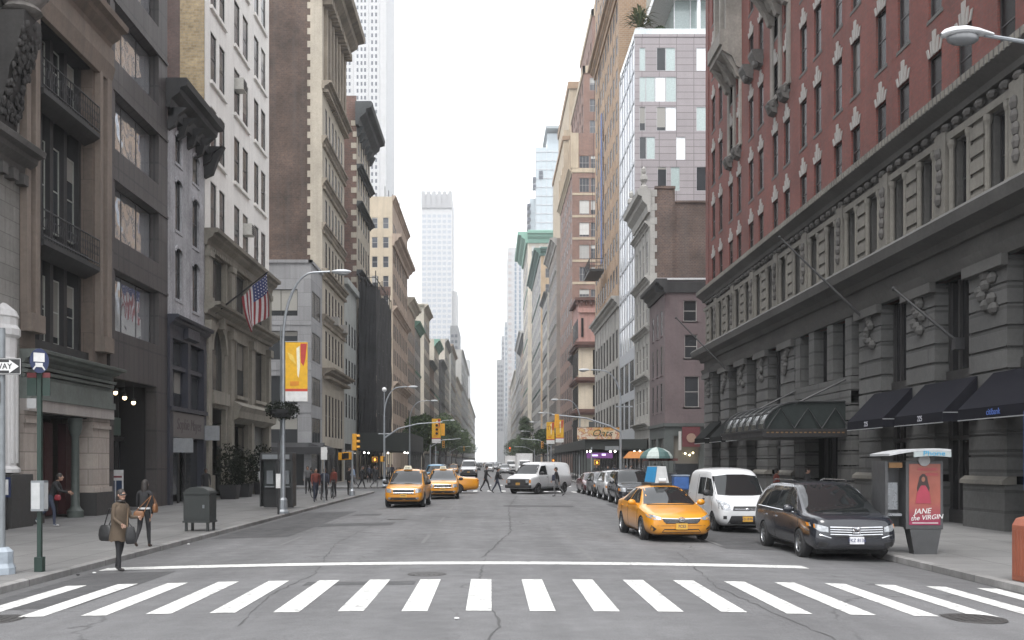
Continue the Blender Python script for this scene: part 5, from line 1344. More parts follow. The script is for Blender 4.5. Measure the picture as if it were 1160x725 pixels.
def plate(bvh,root,z,txt,m=None,x=0,side=-1):
    h,n,_,_=bvh.ray_cast(Vector((x,side*6,z)),Vector((0,-side,0)))
    y=h.y+side*.03 if h is not None else side*2
    b=MB(); b.box(x-.155,x+.155,y-.012,y+.03,z-.08,z+.08); o=b.build('licence_plate',m or M_plate,root,local=True)
    text(txt,.105,M_ptext,o,(x,y+side*.014,z),(R(90),0,0 if side<0 else math.pi),sx=.9)
def interior(root,x,y0,y1,z0,z1):
    pass
def car_root(name,label,cat,px=None,loc=None,rz=0,group=None):
    o=empty(name,(0,0,0),0,label,cat,group); return o
def place(o,x,y,rz=0):
    o.location=(x,y,crown(x)); o.rotation_euler=(0,0,R(rz))

def sedan_stations(L=4.8,W=1.82,H=1.46,hood=.92,boxy=0):
    h=W/2; f=-L/2
    return [(f,.30,h*.62,.60,h*.60,.64,h*.55),(f+.05,.22,h*.84,.64,h*.80,.70,h*.70),(f+.22,.19,h*.95,.69,h*.90,.77,h*.78),(f+.75,.19,h*.99,.79,h*.95,.87,h*.82),
            (f+1.22,.19,h,.86,h*.96,hood+.02,h*.82),(f+1.36,.19,h,.88,h*.96,hood+.06,h*.80),(f+2.12,.19,h,.93,h*.96,H-.03,h*.63),(f+2.5,.19,h,.94,h*.97,H,h*.65),
            (f+3.2,.19,h,.95,h*.97,H-.01,h*.64),(f+3.62,.19,h,.96,h*.96,H-.08,h*.62),(f+4.22,.22,h*.99,.98,h*.94,1.07,h*.72),(f+L-.22,.26,h*.96,.98,h*.90,1.05,h*.76),(f+L-.05,.32,h*.88,.92,h*.84,1.0,h*.72),(f+L,.42,h*.74,.86,h*.72,.92,h*.64)]
def make_sedan(label,m,taxi=False,name='parked_car',cat='car',group=None,classic=False):
    L=4.82 if not classic else 5.38; W=1.82 if not classic else 1.98
    o=car_root(name,label,cat,group=group)
    st=sedan_stations(L,W)
    if classic:
        k=L/4.8; st=[(s[0]+ (0 if i<4 else .15 if i<10 else .0),)+s[1:] for i,s in enumerate(st)]
    f=-L/2; wy=(f+.95,f+.95+2.78*(1 if not classic else 1.03))
    if classic: wy=(f+1.05,f+3.97)
    me,bv=loft_body(st,[m],wy,.325,halfw=W/2)
    mesh_obj('body',me,o)
    h=W/2
    decal(bv,[(-h*.80,.965),(-h*.60,1.385),(-h*.2,1.42),(h*.2,1.42),(h*.60,1.385),(h*.80,.965),(h*.35,.985),(-h*.35,.985)],'f',-1,M_cg,'windshield',o,.004)
    decal(bv,[(-h*.68,1.10),(-h*.56,1.36),(h*.56,1.36),(h*.68,1.10)],'f',1,M_cg,'rear_window',o,.004)
    dy=.15 if classic else 0
    for sg in (-1,1):
        decal(bv,[(f+1.58+dy,.985),(f+2.22+dy,1.345),(f+2.62+dy,1.375),(f+2.66+dy,.985)],'s',sg,M_cg,'side_window',o,.004)
        decal(bv,[(f+2.74+dy,.985),(f+2.70+dy,1.375),(f+3.3+dy,1.35),(f+3.62+dy,1.0)],'s',sg,M_cg,'side_window',o,.004)
        decal(bv,[(f+2.72+dy,.83),(f+2.9+dy,.83),(f+2.9+dy,.86),(f+2.72+dy,.86)],'s',sg,m,'door_handle',o,.03)
        decal(bv,[(f+3.5+dy,.85),(f+3.66+dy,.85),(f+3.66+dy,.88),(f+3.5+dy,.88)],'s',sg,m,'door_handle',o,.03)
        decal(bv,[(f+.1,.30),(f+.62,.24),(f+.62,.2),(f+.1,.22)],'s',sg,M_trim,'valance',o,.004) if False else None
    line_s(bv,o,[(f+1.45,.9),(f+1.40,.4),(f+1.5,.26),(f+3.35,.26)]); line_s(bv,o,[(f+2.70+dy,.95),(f+2.68+dy,.26)]); line_s(bv,o,[(f+3.75+dy,.95),(f+3.62,.6),(f+3.3,.27)])
    wheels(o,wy,h-.115,.325,.215,'alloy' if not classic else 'steel'); mirror_part(o,h+.07,f+1.72+dy,1.0,m)
    # nose
    gr=[(-h*.52,.555),(-h*.45,.50),(h*.45,.50),(h*.52,.555),(h*.56,.625),(-h*.56,.625)]
    decal(bv,gr,'f',-1,M_trim,'grille',o,.006)
    for z in (.54,.575,.61): strip_f(bv,o,[(-h*.5+h*.1*k,z) for k in range(11)],.014,M_chr,'grille_bar')
    strip_f(bv,o,[(-h*.57+h*.114*k,.635-.02*(1-abs(k-5)/5)) for k in range(11)],.045,M_chr,'chrome_strip')
    b=MB(); hh,_,_,_=bv.ray_cast(Vector((0,-6,.6)),Vector((0,1,0)))
    for rx,rz in ((.085,.055),(.045,.05)): b.tube([(rx*math.cos(a*.393),hh.y-.025,.61+rz*math.sin(a*.393)) for a in range(17)],.009,5,cap=False)
    b.build('emblem',M_chr,o,local=True)
    for sg in (-1,1):
        pts=[(sg*h*.60,.60),(sg*h*.58,.655),(sg*h*.80,.725),(sg*h*.93,.735),(sg*h*.92,.66),(sg*h*.80,.60)]
        decal(bv,pts if sg>0 else pts[::-1],'f',-1,M_lampc,'headlight',o,.008)
        pts=[(sg*h*.78,.30),(sg*h*.72,.36),(sg*h*.86,.46),(sg*h*.88,.32)]
        decal(bv,pts if sg>0 else pts[::-1],'f',-1,M_trim,'fog_lamp_recess',o,.006)
        pts=[(sg*h*.58,.86),(sg*h*.60,.97),(sg*h*.86,.95),(sg*h*.88,.80)]
        decal(bv,pts if sg>0 else pts[::-1],'f',1,M_tail,'tail_light',o,.008)
    decal(bv,[(-h*.58,.27),(-h*.5,.36),(h*.5,.36),(h*.58,.27)],'f',-1,M_trim,'lower_intake',o,.006)
    strip_f(bv,o,[(-h*.7+h*.14*k,.445) for k in range(11)],.012,M_trim,'bumper_seam')
    plate(bv,o,.43,'7C53' if taxi else 'FKR 4182',M_platey if taxi else M_plate)
    decal(bv,[(-h*.72,.945),(-h*.4,.95),(h*.4,.95),(h*.72,.945),(h*.72,.96),(-h*.72,.96)],'f',-1,M_trim,'wiper_cowl',o,.012)
    return o,bv
taxi,bv=make_sedan('yellow taxi sedan with a blue and grey rooftop advertising box driving towards the camera',M_yel,True,'taxi','taxi')
# rooftop advertising wedge
b=MB(); b.box(-.3,.3,-.12,1.22,1.45,1.52); b.build('ad_base',M_trim,taxi,local=True)
b=MB(); b.hexa([(-.2,-.15,1.52),(.2,-.15,1.52),(.2,1.25,1.52),(-.2,1.25,1.52),(-.12,-.12,2.0),(.12,-.12,2.0),(.12,1.22,2.0),(-.12,1.22,2.0)])
ad=b.build('advertising_box',plain('grey_ad_box',(.42,.43,.43),.4),taxi,local=True)
b=MB(); 
for s in (-1,1): b.face([(s*.2,-.13,1.54),(s*.2,1.23,1.54),(s*.125,1.2,1.98),(s*.125,-.1,1.98)])
q=b.build('blue_ad_panel',plain('blue_ad_panel',(.03,.30,.62),.35),ad,local=True); q.location=(0,0,0)
q.data.transform(Matrix.Diagonal((1.03,1,1,1)))
b=MB(); b.tube([(-.1,-.17,1.60),(.1,-.17,1.60)],.06,8); b.build('roof_light_number',M_wht,taxi,local=True,smooth=True)
place(taxi,4.87,29.1,3.5)

def suv_stations(L,W,H,hood,f_over=.85,nose=.62,rear=.12,ws=(1.15,1.95),hwt=.74,zb=.26):
    h=W/2; f=-L/2; b=hood-.12
    return [(f,zb+.1,h*.70,nose-.02,h*.68,nose+.06,h*.62),(f+.06,zb,h*.90,nose+.1,h*.86,hood-.12,h*.78),(f+.25,zb-.03,h*.98,b-.02,h*.93,hood-.04,h*.84),
            (f+ws[0]-.12,zb-.03,h,b+.04,h*.96,hood+.02,h*.86),(f+ws[0],zb-.03,h,b+.06,h*.96,hood+.06,h*.85),(f+ws[1],zb-.03,h,b+.09,h*.97,H-.03,h*hwt),(f+ws[1]+.4,zb-.03,h,b+.1,h*.97,H,h*(hwt+.02)),
            (f+L-1.0,zb-.03,h,b+.12,h*.97,H-.01,h*(hwt+.01)),(f+L-.45,zb,h*.99,b+.12,h*.95,H-.06,h*hwt),(f+L-.16,zb+.02,h*.96,b+.12,h*.92,b+.2+rear*2,h*.82),(f+L-.04,zb+.05,h*.90,b+.02,h*.86,b+.08,h*.78),(f+L,zb+.14,h*.80,b-.1,h*.76,b-.06,h*.7)]
def suv_glass(o,bv,L,W,H,belt,m,ws,hwt,rear_y,wz=None,split=(.0,.0),trimm=None):
    h=W/2; f=-L/2; t=H-.09; zb=belt
    decal(bv,[(-h*.84,zb+.07),(-h*(hwt-.03),t),(-h*.3,t+.02),(h*.3,t+.02),(h*(hwt-.03),t),(h*.84,zb+.07),(h*.4,zb+.09),(-h*.4,zb+.09)],'f',-1,M_cg,'windshield',o,.004)
    decal(bv,[(-h*.78,zb+.12),(-h*(hwt-.06),t-.03),(h*(hwt-.06),t-.03),(h*.78,zb+.12)],'f',1,M_cg,'rear_window',o,.004)
    a=f+ws[0]+.22; c=f+ws[1]+.1; e=rear_y; n=(e-c)
    s1=c+n*.34; s2=c+n*.70
    for sg in (-1,1):
        decal(bv,[(a,zb+.05),(c-.02,t-.05),(s1,t-.03),(s1,zb+.05)],'s',sg,M_cg,'side_window',o,.004)
        decal(bv,[(s1+.08,zb+.05),(s1+.08,t-.03),(s2,t-.03),(s2,zb+.05)],'s',sg,M_cg,'side_window',o,.004)
        decal(bv,[(s2+.08,zb+.07),(s2+.08,t-.03),(e-.1,t-.06),(e+.12,zb+.09)],'s',sg,M_cg,'side_window',o,.004)
        for u in (s1-.12,s2-.12): decal(bv,[(u,zb-.12),(u+.18,zb-.12),(u+.18,zb-.085),(u,zb-.085)],'s',sg,trimm or m,'door_handle',o,.03)
    line_s(bv,o,[(a-.12,zb),(a-.16,.45),(a-.05,.32),(s2,.32)]); line_s(bv,o,[(s1+.04,zb),(s1+.04,.32)]); line_s(bv,o,[(s2+.04,zb),(s2+.02,.7),(s2-.1,.32)])
    return s1,s2
def lamps(o,bv,pts,mat,name,side=-1,off=.008):
    for sg in (-1,1):
        q=[(sg*x,z) for x,z in pts]; decal(bv,q if sg>0 else q[::-1],'f',side,mat,name,o,off)
# --- dark minivan
def minivan():
    L,W,H=5.15,1.98,1.735; h=W/2; f=-L/2
    o=car_root('minivan','black minivan with bright chrome grille parked at the right kerb','minivan')
    ws=(1.0,2.0); st=suv_stations(L,W,H,1.06,nose=.60,ws=ws,hwt=.70)
    wy=(f+1.0,f+4.0); me,bv=loft_body(st,[M_ink],wy,.345,halfw=h); mesh_obj('body',me,o)
    suv_glass(o,bv,L,W,H,.98,M_ink,ws,.70,f+4.55,trimm=M_chr)
    wheels(o,wy,h-.12,.345,.23,'alloy'); mirror_part(o,h+.09,f+1.45,1.12,M_ink,1.15)
    decal(bv,[(-.52,.60),(-.44,.56),(.44,.56),(.52,.60),(.60,.78),(-.60,.78)],'f',-1,M_trim,'grille',o,.006)
    for z,w_ in ((.765,.05),(.715,.03),(.665,.032),(.61,.035)): strip_f(bv,o,[(-.58+.058*k*2,z-.015*(1-abs(k-5)/5)) for k in range(11)],w_,M_chr,'grille_bar')
    b=MB(); hh,_,_,_=bv.ray_cast(Vector((0,-6,.70)),Vector((0,1,0))); y=hh.y-.03
    b.box(-.065,-.045,y-.01,y+.02,.645,.765); b.box(.045,.065,y-.01,y+.02,.645,.765); b.box(-.05,.05,y-.01,y+.02,.695,.715)
    b.tube([(-.08,y,.635),(-.09,y,.775),(.09,y,.775),(.08,y,.635),(-.08,y,.635)],.009,5)
    b.build('emblem',M_chr,o,local=True)
    lamps(o,bv,[(.62,.66),(.62,.77),(.80,.82),(.93,.86),(.93,.78),(.80,.68)],M_lampc,'headlight')
    lamps(o,bv,[(.87,.75),(.87,.83),(.945,.86),(.945,.78)],M_amber,'turn_signal',-1,.014)
    lamps(o,bv,[(.66,.34),(.62,.42),(.80,.46),(.84,.36)],M_trim,'fog_lamp_recess')
    for sg in (-1,1): strip_f(bv,o,[(sg*(.56+.04*k),.53+.012*k) for k in range(7)],.03,M_chr,'chrome_strip')
    decal(bv,[(-.5,.30),(-.46,.38),(.46,.38),(.5,.30)],'f',-1,M_trim,'lower_intake',o,.006)
    lamps(o,bv,[(.70,1.0),(.70,1.3),(.80,1.3),(.86,.95)],M_tail,'tail_light',1)
    plate(bv,o,.48,'FKZ 8136',M_plate)
    line_s(bv,o,[(f+1.35,1.03),(f+2.6,1.05),(f+4.6,1.08)],.03,M_chr,'chrome_belt_strip')
    # chrome window arch along the roof
    line_s(bv,o,[(f+1.3,1.08),(f+1.9,1.5),(f+2.4,1.66),(f+3.4,1.67),(f+4.3,1.62),(f+4.72,1.2)],.03,M_chr,'roof_strip')
    b=MB()
    for sg in (-1,1): b.tube([(sg*.62,f+2.3,1.735),(sg*.63,f+2.5,1.775),(sg*.63,f+4.1,1.77),(sg*.62,f+4.3,1.72)],.018,6)
    b.build('roof_rail',M_ink,o,local=True)
    strip_f(bv,o,[(-.55+.1*k,1.055) for k in range(5)],.02,M_trim,'wiper'); strip_f(bv,o,[(.05+.1*k,1.055) for k in range(5)],.02,M_trim,'wiper')
    return o
mv=minivan(); place(mv,8.07,25.0,.2)
# --- white high-roof city van
def city_van():
    L,W,H=4.58,1.80,2.0; h=W/2; f=-L/2
    o=car_root('small_van','white high roofed small delivery van parked behind the black minivan','van')
    st=[(f,.36,h*.72,.66,h*.70,.72,h*.62),(f+.06,.26,h*.92,.74,h*.88,.86,h*.78),(f+.25,.22,h*.98,.86,h*.94,.98,h*.84),(f+.72,.22,h,.96,h*.97,1.12,h*.86),(f+.84,.22,h,.99,h*.97,1.18,h*.86),
        (f+1.42,.22,h,1.05,h*.98,1.80,h*.80),(f+1.72,.22,h,1.05,h*.98,1.97,h*.80),(f+2.2,.22,h,1.05,h*.98,H,h*.83),(f+3.6,.22,h,1.05,h*.98,H,h*.83),(f+L-.3,.24,h*.99,1.05,h*.97,H-.03,h*.82),(f+L-.06,.28,h*.97,1.04,h*.95,1.9,h*.80),(f+L,.36,h*.92,1.0,h*.9,1.78,h*.76)]
    wy=(f+.88,f+3.80); me,bv=loft_body(st,[M_wht],wy,.32,halfw=h); mesh_obj('body',me,o)
    decal(bv,[(-h*.86,1.17),(-h*.80,1.74),(-h*.3,1.80),(h*.3,1.80),(h*.80,1.74),(h*.86,1.17),(h*.4,1.14),(-h*.4,1.14)],'f',-1,M_cg,'windshield',o,.004)
    for sg in (-1,1):
        decal(bv,[(f+1.0,1.12),(f+1.08,1.28),(f+1.55,1.66),(f+2.0,1.70),(f+2.0,1.12)],'s',sg,M_cg,'side_window',o,.004)
        decal(bv,[(f+2.12,1.14),(f+2.12,1.70),(f+2.9,1.70),(f+2.9,1.14)],'s',sg,M_cg,'side_window',o,.004)
        decal(bv,[(f+1.9,.98),(f+2.08,.98),(f+2.08,1.02),(f+1.9,1.02)],'s',sg,M_trim,'door_handle',o,.03)
        decal(bv,[(f+1.25,.42),(f+3.35,.42),(f+3.35,.52),(f+1.25,.52)],'s',sg,M_trim,'rub_strip',o,.012)
    line_s(bv,o,[(f+.95,1.1),(f+.98,.5),(f+1.3,.28),(f+2.06,.28),(f+2.06,1.72)]); line_s(bv,o,[(f+3.1,.28),(f+3.1,1.8)])
    wheels(o,wy,h-.11,.32,.2,'steel'); mirror_part(o,h+.1,f+1.12,1.22,M_trim,1.2)
    decal(bv,[(-.46,.70),(-.42,.83),(.42,.83),(.46,.70)],'f',-1,M_trim,'grille',o,.006)
    strip_f(bv,o,[(-.4+.08*k,.745) for k in range(11)],.02,M_chr,'grille_bar')
    b=MB(); hh,_,_,_=bv.ray_cast(Vector((0,-6,.745)),Vector((0,1,0))); b.ball((0,hh.y-.02,.745),.075,.015,.03,12,6); b.build('emblem',M_chr,o,local=True)
    lamps(o,bv,[(.52,.72),(.52,.88),(.68,.98),(.82,1.02),(.84,.76),(.70,.71)],M_lampc,'headlight')
    lamps(o,bv,[(.64,.44),(.64,.54),(.74,.54),(.74,.44)],M_trim,'fog_lamp_recess')
    decal(bv,[(-.62,.28),(-.5,.54),(.5,.54),(.62,.28)],'f',-1,M_trim,'lower_intake',o,.006)
    plate(bv,o,.44,'52118 KA',M_platey)
    strip_f(bv,o,[(-.6+.11*k,1.16) for k in range(6)],.02,M_trim,'wiper'); strip_f(bv,o,[(.05+.11*k,1.16) for k in range(5)],.02,M_trim,'wiper')
    lamps(o,bv,[(.78,.9),(.78,1.4),(.86,1.4),(.86,.9)],M_tail,'tail_light',1)
    return o
cv=city_van(); place(cv,7.86,33.6,1.5)
# --- SUV family
def make_suv(label,m,name='parked_suv',cat='SUV',L=4.45,W=1.82,H=1.74,taxi=False,hood=1.05,rounded=False,group=None,plt='GHT 2290'):
    h=W/2; f=-L/2; ws=(1.0,1.75) if not rounded else (.85,1.85); hwt=.76 if not rounded else .72
    o=car_root(name,label,cat,group=group)
    st=suv_stations(L,W,H,hood,ws=ws,hwt=hwt,nose=.70,zb=.30); wy=(f+.88,f+.88+2.62)
    me,bv=loft_body(st,[m],wy,.355,halfw=h); mesh_obj('body',me,o)
    suv_glass(o,bv,L,W,H,hood-.07,m,ws,hwt,f+L-.75)
    wheels(o,wy,h-.11,.355,.22,'alloy'); mirror_part(o,h+.1,f+1.42,hood+.09,m if not taxi else M_trim,1.1)
    z=hood-.32
    decal(bv,[(-h*.5,z-.09),(-h*.54,z+.13),(h*.54,z+.13),(h*.5,z-.09)],'f',-1,M_trim,'grille',o,.006)
    for zz in (z-.04,z+.11): strip_f(bv,o,[(-h*.52+h*.104*k,zz) for k in range(11)],.018,M_chr,'grille_bar')
    lamps(o,bv,[(h*.60,z-.05),(h*.60,z+.14),(h*.88,z+.16),(h*.92,z-.02)],M_lampc,'headlight'); lamps(o,bv,[(h*.86,z),(h*.86,z+.13),(h*.93,z+.14),(h*.93,z+.0)],M_amber,'turn_signal',-1,.014)
    decal(bv,[(-h*.7,.36),(-h*.64,.48),(h*.64,.48),(h*.7,.36)],'f',-1,M_trim,'lower_intake',o,.006)
    lamps(o,bv,[(h*.62,.40),(h*.62,.48),(h*.76,.48),(h*.76,.40)],M_lampc,'fog_lamp')
    lamps(o,bv,[(h*.72,hood-.1),(h*.70,hood+.3),(h*.80,hood+.3),(h*.86,hood-.1)],M_tail,'tail_light',1)
    plate(bv,o,.56,'6N81' if taxi else plt,M_platey if taxi else M_plate)
    strip_f(bv,o,[(-h*.8+h*.16*k,.62) for k in range(11)],.012,M_trim,'bumper_seam')
    b=MB()
    for sg in (-1,1): b.tube([(sg*h*.62,f+ws[1]+.2,H-.02),(sg*h*.63,f+ws[1]+.35,H+.05),(sg*h*.63,f+L-1.0,H+.05),(sg*h*.62,f+L-.85,H-.03)],.02,6)
    b.build('roof_rack',M_trim,o,local=True)
    strip_f(bv,o,[(-h*.7+h*.13*k,hood+.06) for k in range(5)],.02,M_trim,'wiper'); strip_f(bv,o,[(.05+h*.13*k,hood+.06) for k in range(5)],.02,M_trim,'wiper')
    return o
def rooflight(o,y,z,txt):
    b=MB(); b.hexa([(-.2,y-.09,z),(.2,y-.09,z),(.2,y+.09,z),(-.2,y+.09,z),(-.15,y-.05,z+.17),(.15,y-.05,z+.17),(.15,y+.05,z+.17),(-.15,y+.05,z+.17)])
    q=b.build('roof_light',plain('roof_light_plastic',(.62,.58,.45),.4),o,local=True); text(txt,.11,M_trim,q,(0,y-.078,z+.075),(R(70),0,0))
esc=make_suv('boxy yellow taxi SUV with black grille leading on the left',M_yel,'taxi_suv','taxi',4.44,1.83,1.76,True); rooflight(esc,-.35,1.75,'6N81'); place(esc,-3.92,48.6,-2)
rav=make_suv('rounded yellow taxi crossover following just behind the boxy taxi',M_yel,'taxi_crossover','taxi',4.6,1.84,1.68,True,1.03,True); rooflight(rav,-.3,1.67,'3B40'); place(rav,-2.75,58.6,2)
cab,_=make_sedan('yellow taxi sedan seen side on, turning behind the other two taxis',M_yel,True,'taxi','taxi',classic=True); rooflight(cab,-.1,1.46,'5D22'); place(cab,-3.55,67.5,-82)
g='cars parked in a row at the right kerb'
s1=make_suv('black parked SUV first in the row behind the taxi',M_ink,group=g,L=4.75,W=1.9,H=1.80,plt='EWR 7713'); place(s1,7.25,53.0,1)
s2=make_suv('silver white parked SUV second in the row, behind the black SUV',M_sil,group=g,L=4.6,W=1.85,H=1.70,rounded=True,plt='DTB 5640'); place(s2,7.2,58.4,1)
s3=make_suv('charcoal grey parked car third in the row, behind the silver SUV',M_char,'parked_car','car',group=g,L=4.6,W=1.82,H=1.58,rounded=True,hood=.98,plt='FYN 3307'); place(s3,7.1,64.0,1)
s4,_=make_sedan('maroon parked sedan last in the row by the white cargo van',M_maroon,group=g); place(s4,6.95,69.4,2)
# --- big white cargo van
def cargo_van():
    L,W,H=5.5,2.0,2.08; h=W/2; f=-L/2
    o=car_root('cargo_van','long white cargo van with a black grille turning through the crossing','van')
    st=[(f,.42,h*.80,.86,h*.78,.94,h*.72),(f+.05,.36,h*.92,.98,h*.9,1.06,h*.82),(f+.25,.34,h*.97,1.06,h*.94,1.16,h*.84),(f+.78,.34,h*.99,1.12,h*.96,1.24,h*.84),(f+.9,.34,h*.99,1.14,h*.96,1.30,h*.82),
        (f+1.55,.34,h,1.18,h*.98,2.0,h*.74),(f+1.9,.34,h,1.18,h*.98,H,h*.77),(f+4.9,.34,h,1.18,h*.98,H,h*.77),(f+L-.25,.36,h*.99,1.18,h*.96,H-.03,h*.76),(f+L-.04,.4,h*.97,1.16,h*.94,1.98,h*.75),(f+L,.46,h*.93,1.1,h*.9,1.9,h*.72)]
    wy=(f+.95,f+4.45); me,bv=loft_body(st,[M_wht],wy,.36,halfw=h); mesh_obj('body',me,o)
    decal(bv,[(-h*.84,1.30),(-h*.70,1.92),(h*.70,1.92),(h*.84,1.30)],'f',-1,M_cg,'windshield',o,.004)
    for sg in (-1,1):
        decal(bv,[(f+1.12,1.25),(f+1.2,1.42),(f+1.62,1.82),(f+2.15,1.86),(f+2.15,1.25)],'s',sg,M_cg,'side_window',o,.004)
        decal(bv,[(f+2.0,1.08),(f+2.16,1.08),(f+2.16,1.12),(f+2.0,1.12)],'s',sg,M_trim,'door_handle',o,.03)
        decal(bv,[(f+1.5,.40),(f+3.95,.40),(f+3.95,.47),(f+1.5,.47)],'s',sg,M_grey,'rub_strip',o,.012)
    line_s(bv,o,[(f+1.0,1.2),(f+1.4,.42),(f+2.2,.42),(f+2.22,1.95)]); line_s(bv,o,[(f+3.4,.42),(f+3.4,1.95)])
    wheels(o,wy,h-.12,.36,.22,'steel'); mirror_part(o,h+.14,f+1.15,1.36,M_trim,1.4)
    decal(bv,[(-h*.80,.50),(-h*.84,.98),(h*.84,.98),(h*.80,.50)],'f',-1,M_trim,'grille',o,.008)
    for z in (.62,.70,.78,.86): strip_f(bv,o,[(-h*.5+h*.1*k,z) for k in range(11)],.03,M_steel,'grille_bar')
    lamps(o,bv,[(h*.58,.74),(h*.58,.93),(h*.80,.93),(h*.80,.74)],M_lampc,'headlight',-1,.02); lamps(o,bv,[(h*.83,.72),(h*.83,.92),(h*.9,.92),(h*.9,.72)],M_amber,'turn_signal',-1,.02)
    b=MB(); b.box(-h*.93,h*.93,f-.12,f+.15,.40,.60); b.build('bumper',M_trim,o,local=True,bevel=.04)
    plate(bv,o,.66,'93120 JW',M_platey); lamps(o,bv,[(h*.84,.9),(h*.84,1.4),(h*.92,1.4),(h*.92,.9)],M_tail,'tail_light',1)
    return o
ev=cargo_van(); place(ev,3.25,67.8,-33)
# --- traffic farther up the avenue
def far_van(label,m,x,y,rz,scale=1.0,name='far_van'):
    b=[c for c in ev.children]
    o=copy_tree(ev); o['label']=label; o.name=name; o.location=(x,y,crown(x)); o.rotation_euler=(0,0,R(rz)); o.scale=(scale,)*3
    for c in o.children:
        if c.name.startswith('body') and m is not None:
            c.data=c.data.copy(); c.data.materials[0]=m
    return o
far_van('white van driving in the left lanes before the dark trees',None,-2.9,135,0,1.12,'distant_van')
far_van('blue van half hidden behind the yellow taxis',M_bluep,-5.0,92,0,.92,'distant_van')
# box truck
def box_truck(label,x,y,rz):
    o=car_root('box_truck',label,'truck')
    b=MB(); b.box(-1.2,1.2,-1.6,4.4,.75,3.35); b.build('cargo_box',plain('white_truck_box',(.62,.62,.62),.5),o,local=True,bevel=.03)
    st=[(-3.6,.5,.85,1.2,.82,1.3,.75),(-3.55,.42,1.0,1.25,.97,1.4,.9),(-3.2,.42,1.05,1.3,1.0,1.55,.92),(-3.05,.42,1.05,1.32,1.0,1.7,.9),(-2.6,.42,1.05,1.35,1.0,2.3,.84),(-2.3,.42,1.05,1.35,1.0,2.38,.84),(-1.65,.42,1.05,1.35,1.0,2.38,.84)]
    me,bv=loft_body(st,[M_wht],(),.4,halfw=1.05); mesh_obj('cab',me,o)
    decal(bv,[(-.86,1.55),(-.76,2.2),(.76,2.2),(.86,1.55)],'f',-1,M_cg,'windshield',o,.004)
    for sg in (-1,1): decal(bv,[(-2.85,1.45),(-2.5,2.15),(-1.9,2.15),(-1.9,1.45)],'s',sg,M_cg,'side_window',o,.004)
    decal(bv,[(-.6,.75),(-.6,1.1),(.6,1.1),(.6,.75)],'f',-1,M_trim,'grille',o,.006); lamps(o,bv,[(.66,.85),(.66,1.05),(.88,1.05),(.88,.85)],M_lampc,'headlight')
    b=MB(); b.box(-.9,.9,-3,4.3,.5,.75); b.build('chassis',M_trim,o,local=True)
    wheels(o,(-2.6,2.9),.92,.42,.25,'steel'); o.location=(x,y,crown(x)); o.rotation_euler=(0,0,R(rz)); return o
box_truck('white box truck standing at the right kerb far up the avenue',5.0,152,0)
box_truck('white box truck driving beyond the first box truck',4.2,215,0)
protos=[(s2,M_sil),(s1,M_ink),(s3,M_char),(esc,None),(s2,M_grey),(s1,M_wht)]
cl=['silver','black','charcoal','yellow taxi','grey','white']
random.seed(11)
spots=[(6.9,132),(-6.9,142),(6.9,175),(-6.8,185),(2.4,172),(-.4,205),(6.8,232),(-3.4,240),(1.3,262),(-6.9,262),(4.6,290),(-1.2,320),(3,350),(-4,360),(.4,420),(-2.5,470),(3.4,480),(1,560),(-3,600),(3.8,640),(-.5,720)]
for k,(x,y) in enumerate(spots):
    p,m=protos[k%6]; o=copy_tree(p)
    o.location=(x,y,crown(x)); o.rotation_euler=(0,0,0); o.name='distant_car'
    for c in o.children:
        if c.name.startswith('body') and m is not None and c.data.materials[0]!=m:
            c.data=c.data.copy(); c.data.materials[0]=m
    side='right' if x>2 else 'left' if x<-2 else 'middle'
    o['label']=f'small distant {cl[k%6]} car on the {side} of the far avenue'; o['category']='car'; o['group']=f'{cl[k%6]} cars far up the avenue, {side}'
# ================================================================== people
def cloth(name,col): 
    return wall(name,col,var=.25,streak=0,rough=.9,bump=.3)
M_skin=plain('skin',(.36,.215,.155),.55); M_skin_d=plain('skin_dark',(.13,.075,.052),.55); M_hair=plain('dark_hair',(.018,.014,.012),.6); M_hairb=plain('brown_hair',(.06,.035,.022),.6)
C_black=cloth('black_cloth',(.02,.02,.022)); C_navy=cloth('navy_cloth',(.025,.03,.05)); C_brown=cloth('brown_coat_cloth',(.085,.062,.042)); C_jean=cloth('dark_jeans',(.045,.055,.085))
C_red=cloth('rust_red_jacket',(.16,.04,.03)); C_blue=cloth('pale_blue_shirt',(.25,.33,.46)); C_grey=cloth('grey_cloth',(.14,.14,.145)); C_white=cloth('white_cloth',(.55,.55,.55)); C_shoe=plain('dark_shoe',(.02,.018,.017),.5); M_wshoe=plain('pale_trainer',(.4,.4,.4),.6)
M_tanl=plain('tan_leather',(.17,.075,.03),.5); M_bagb=plain('black_leather_bag',(.018,.018,.019),.45)
_pc={}
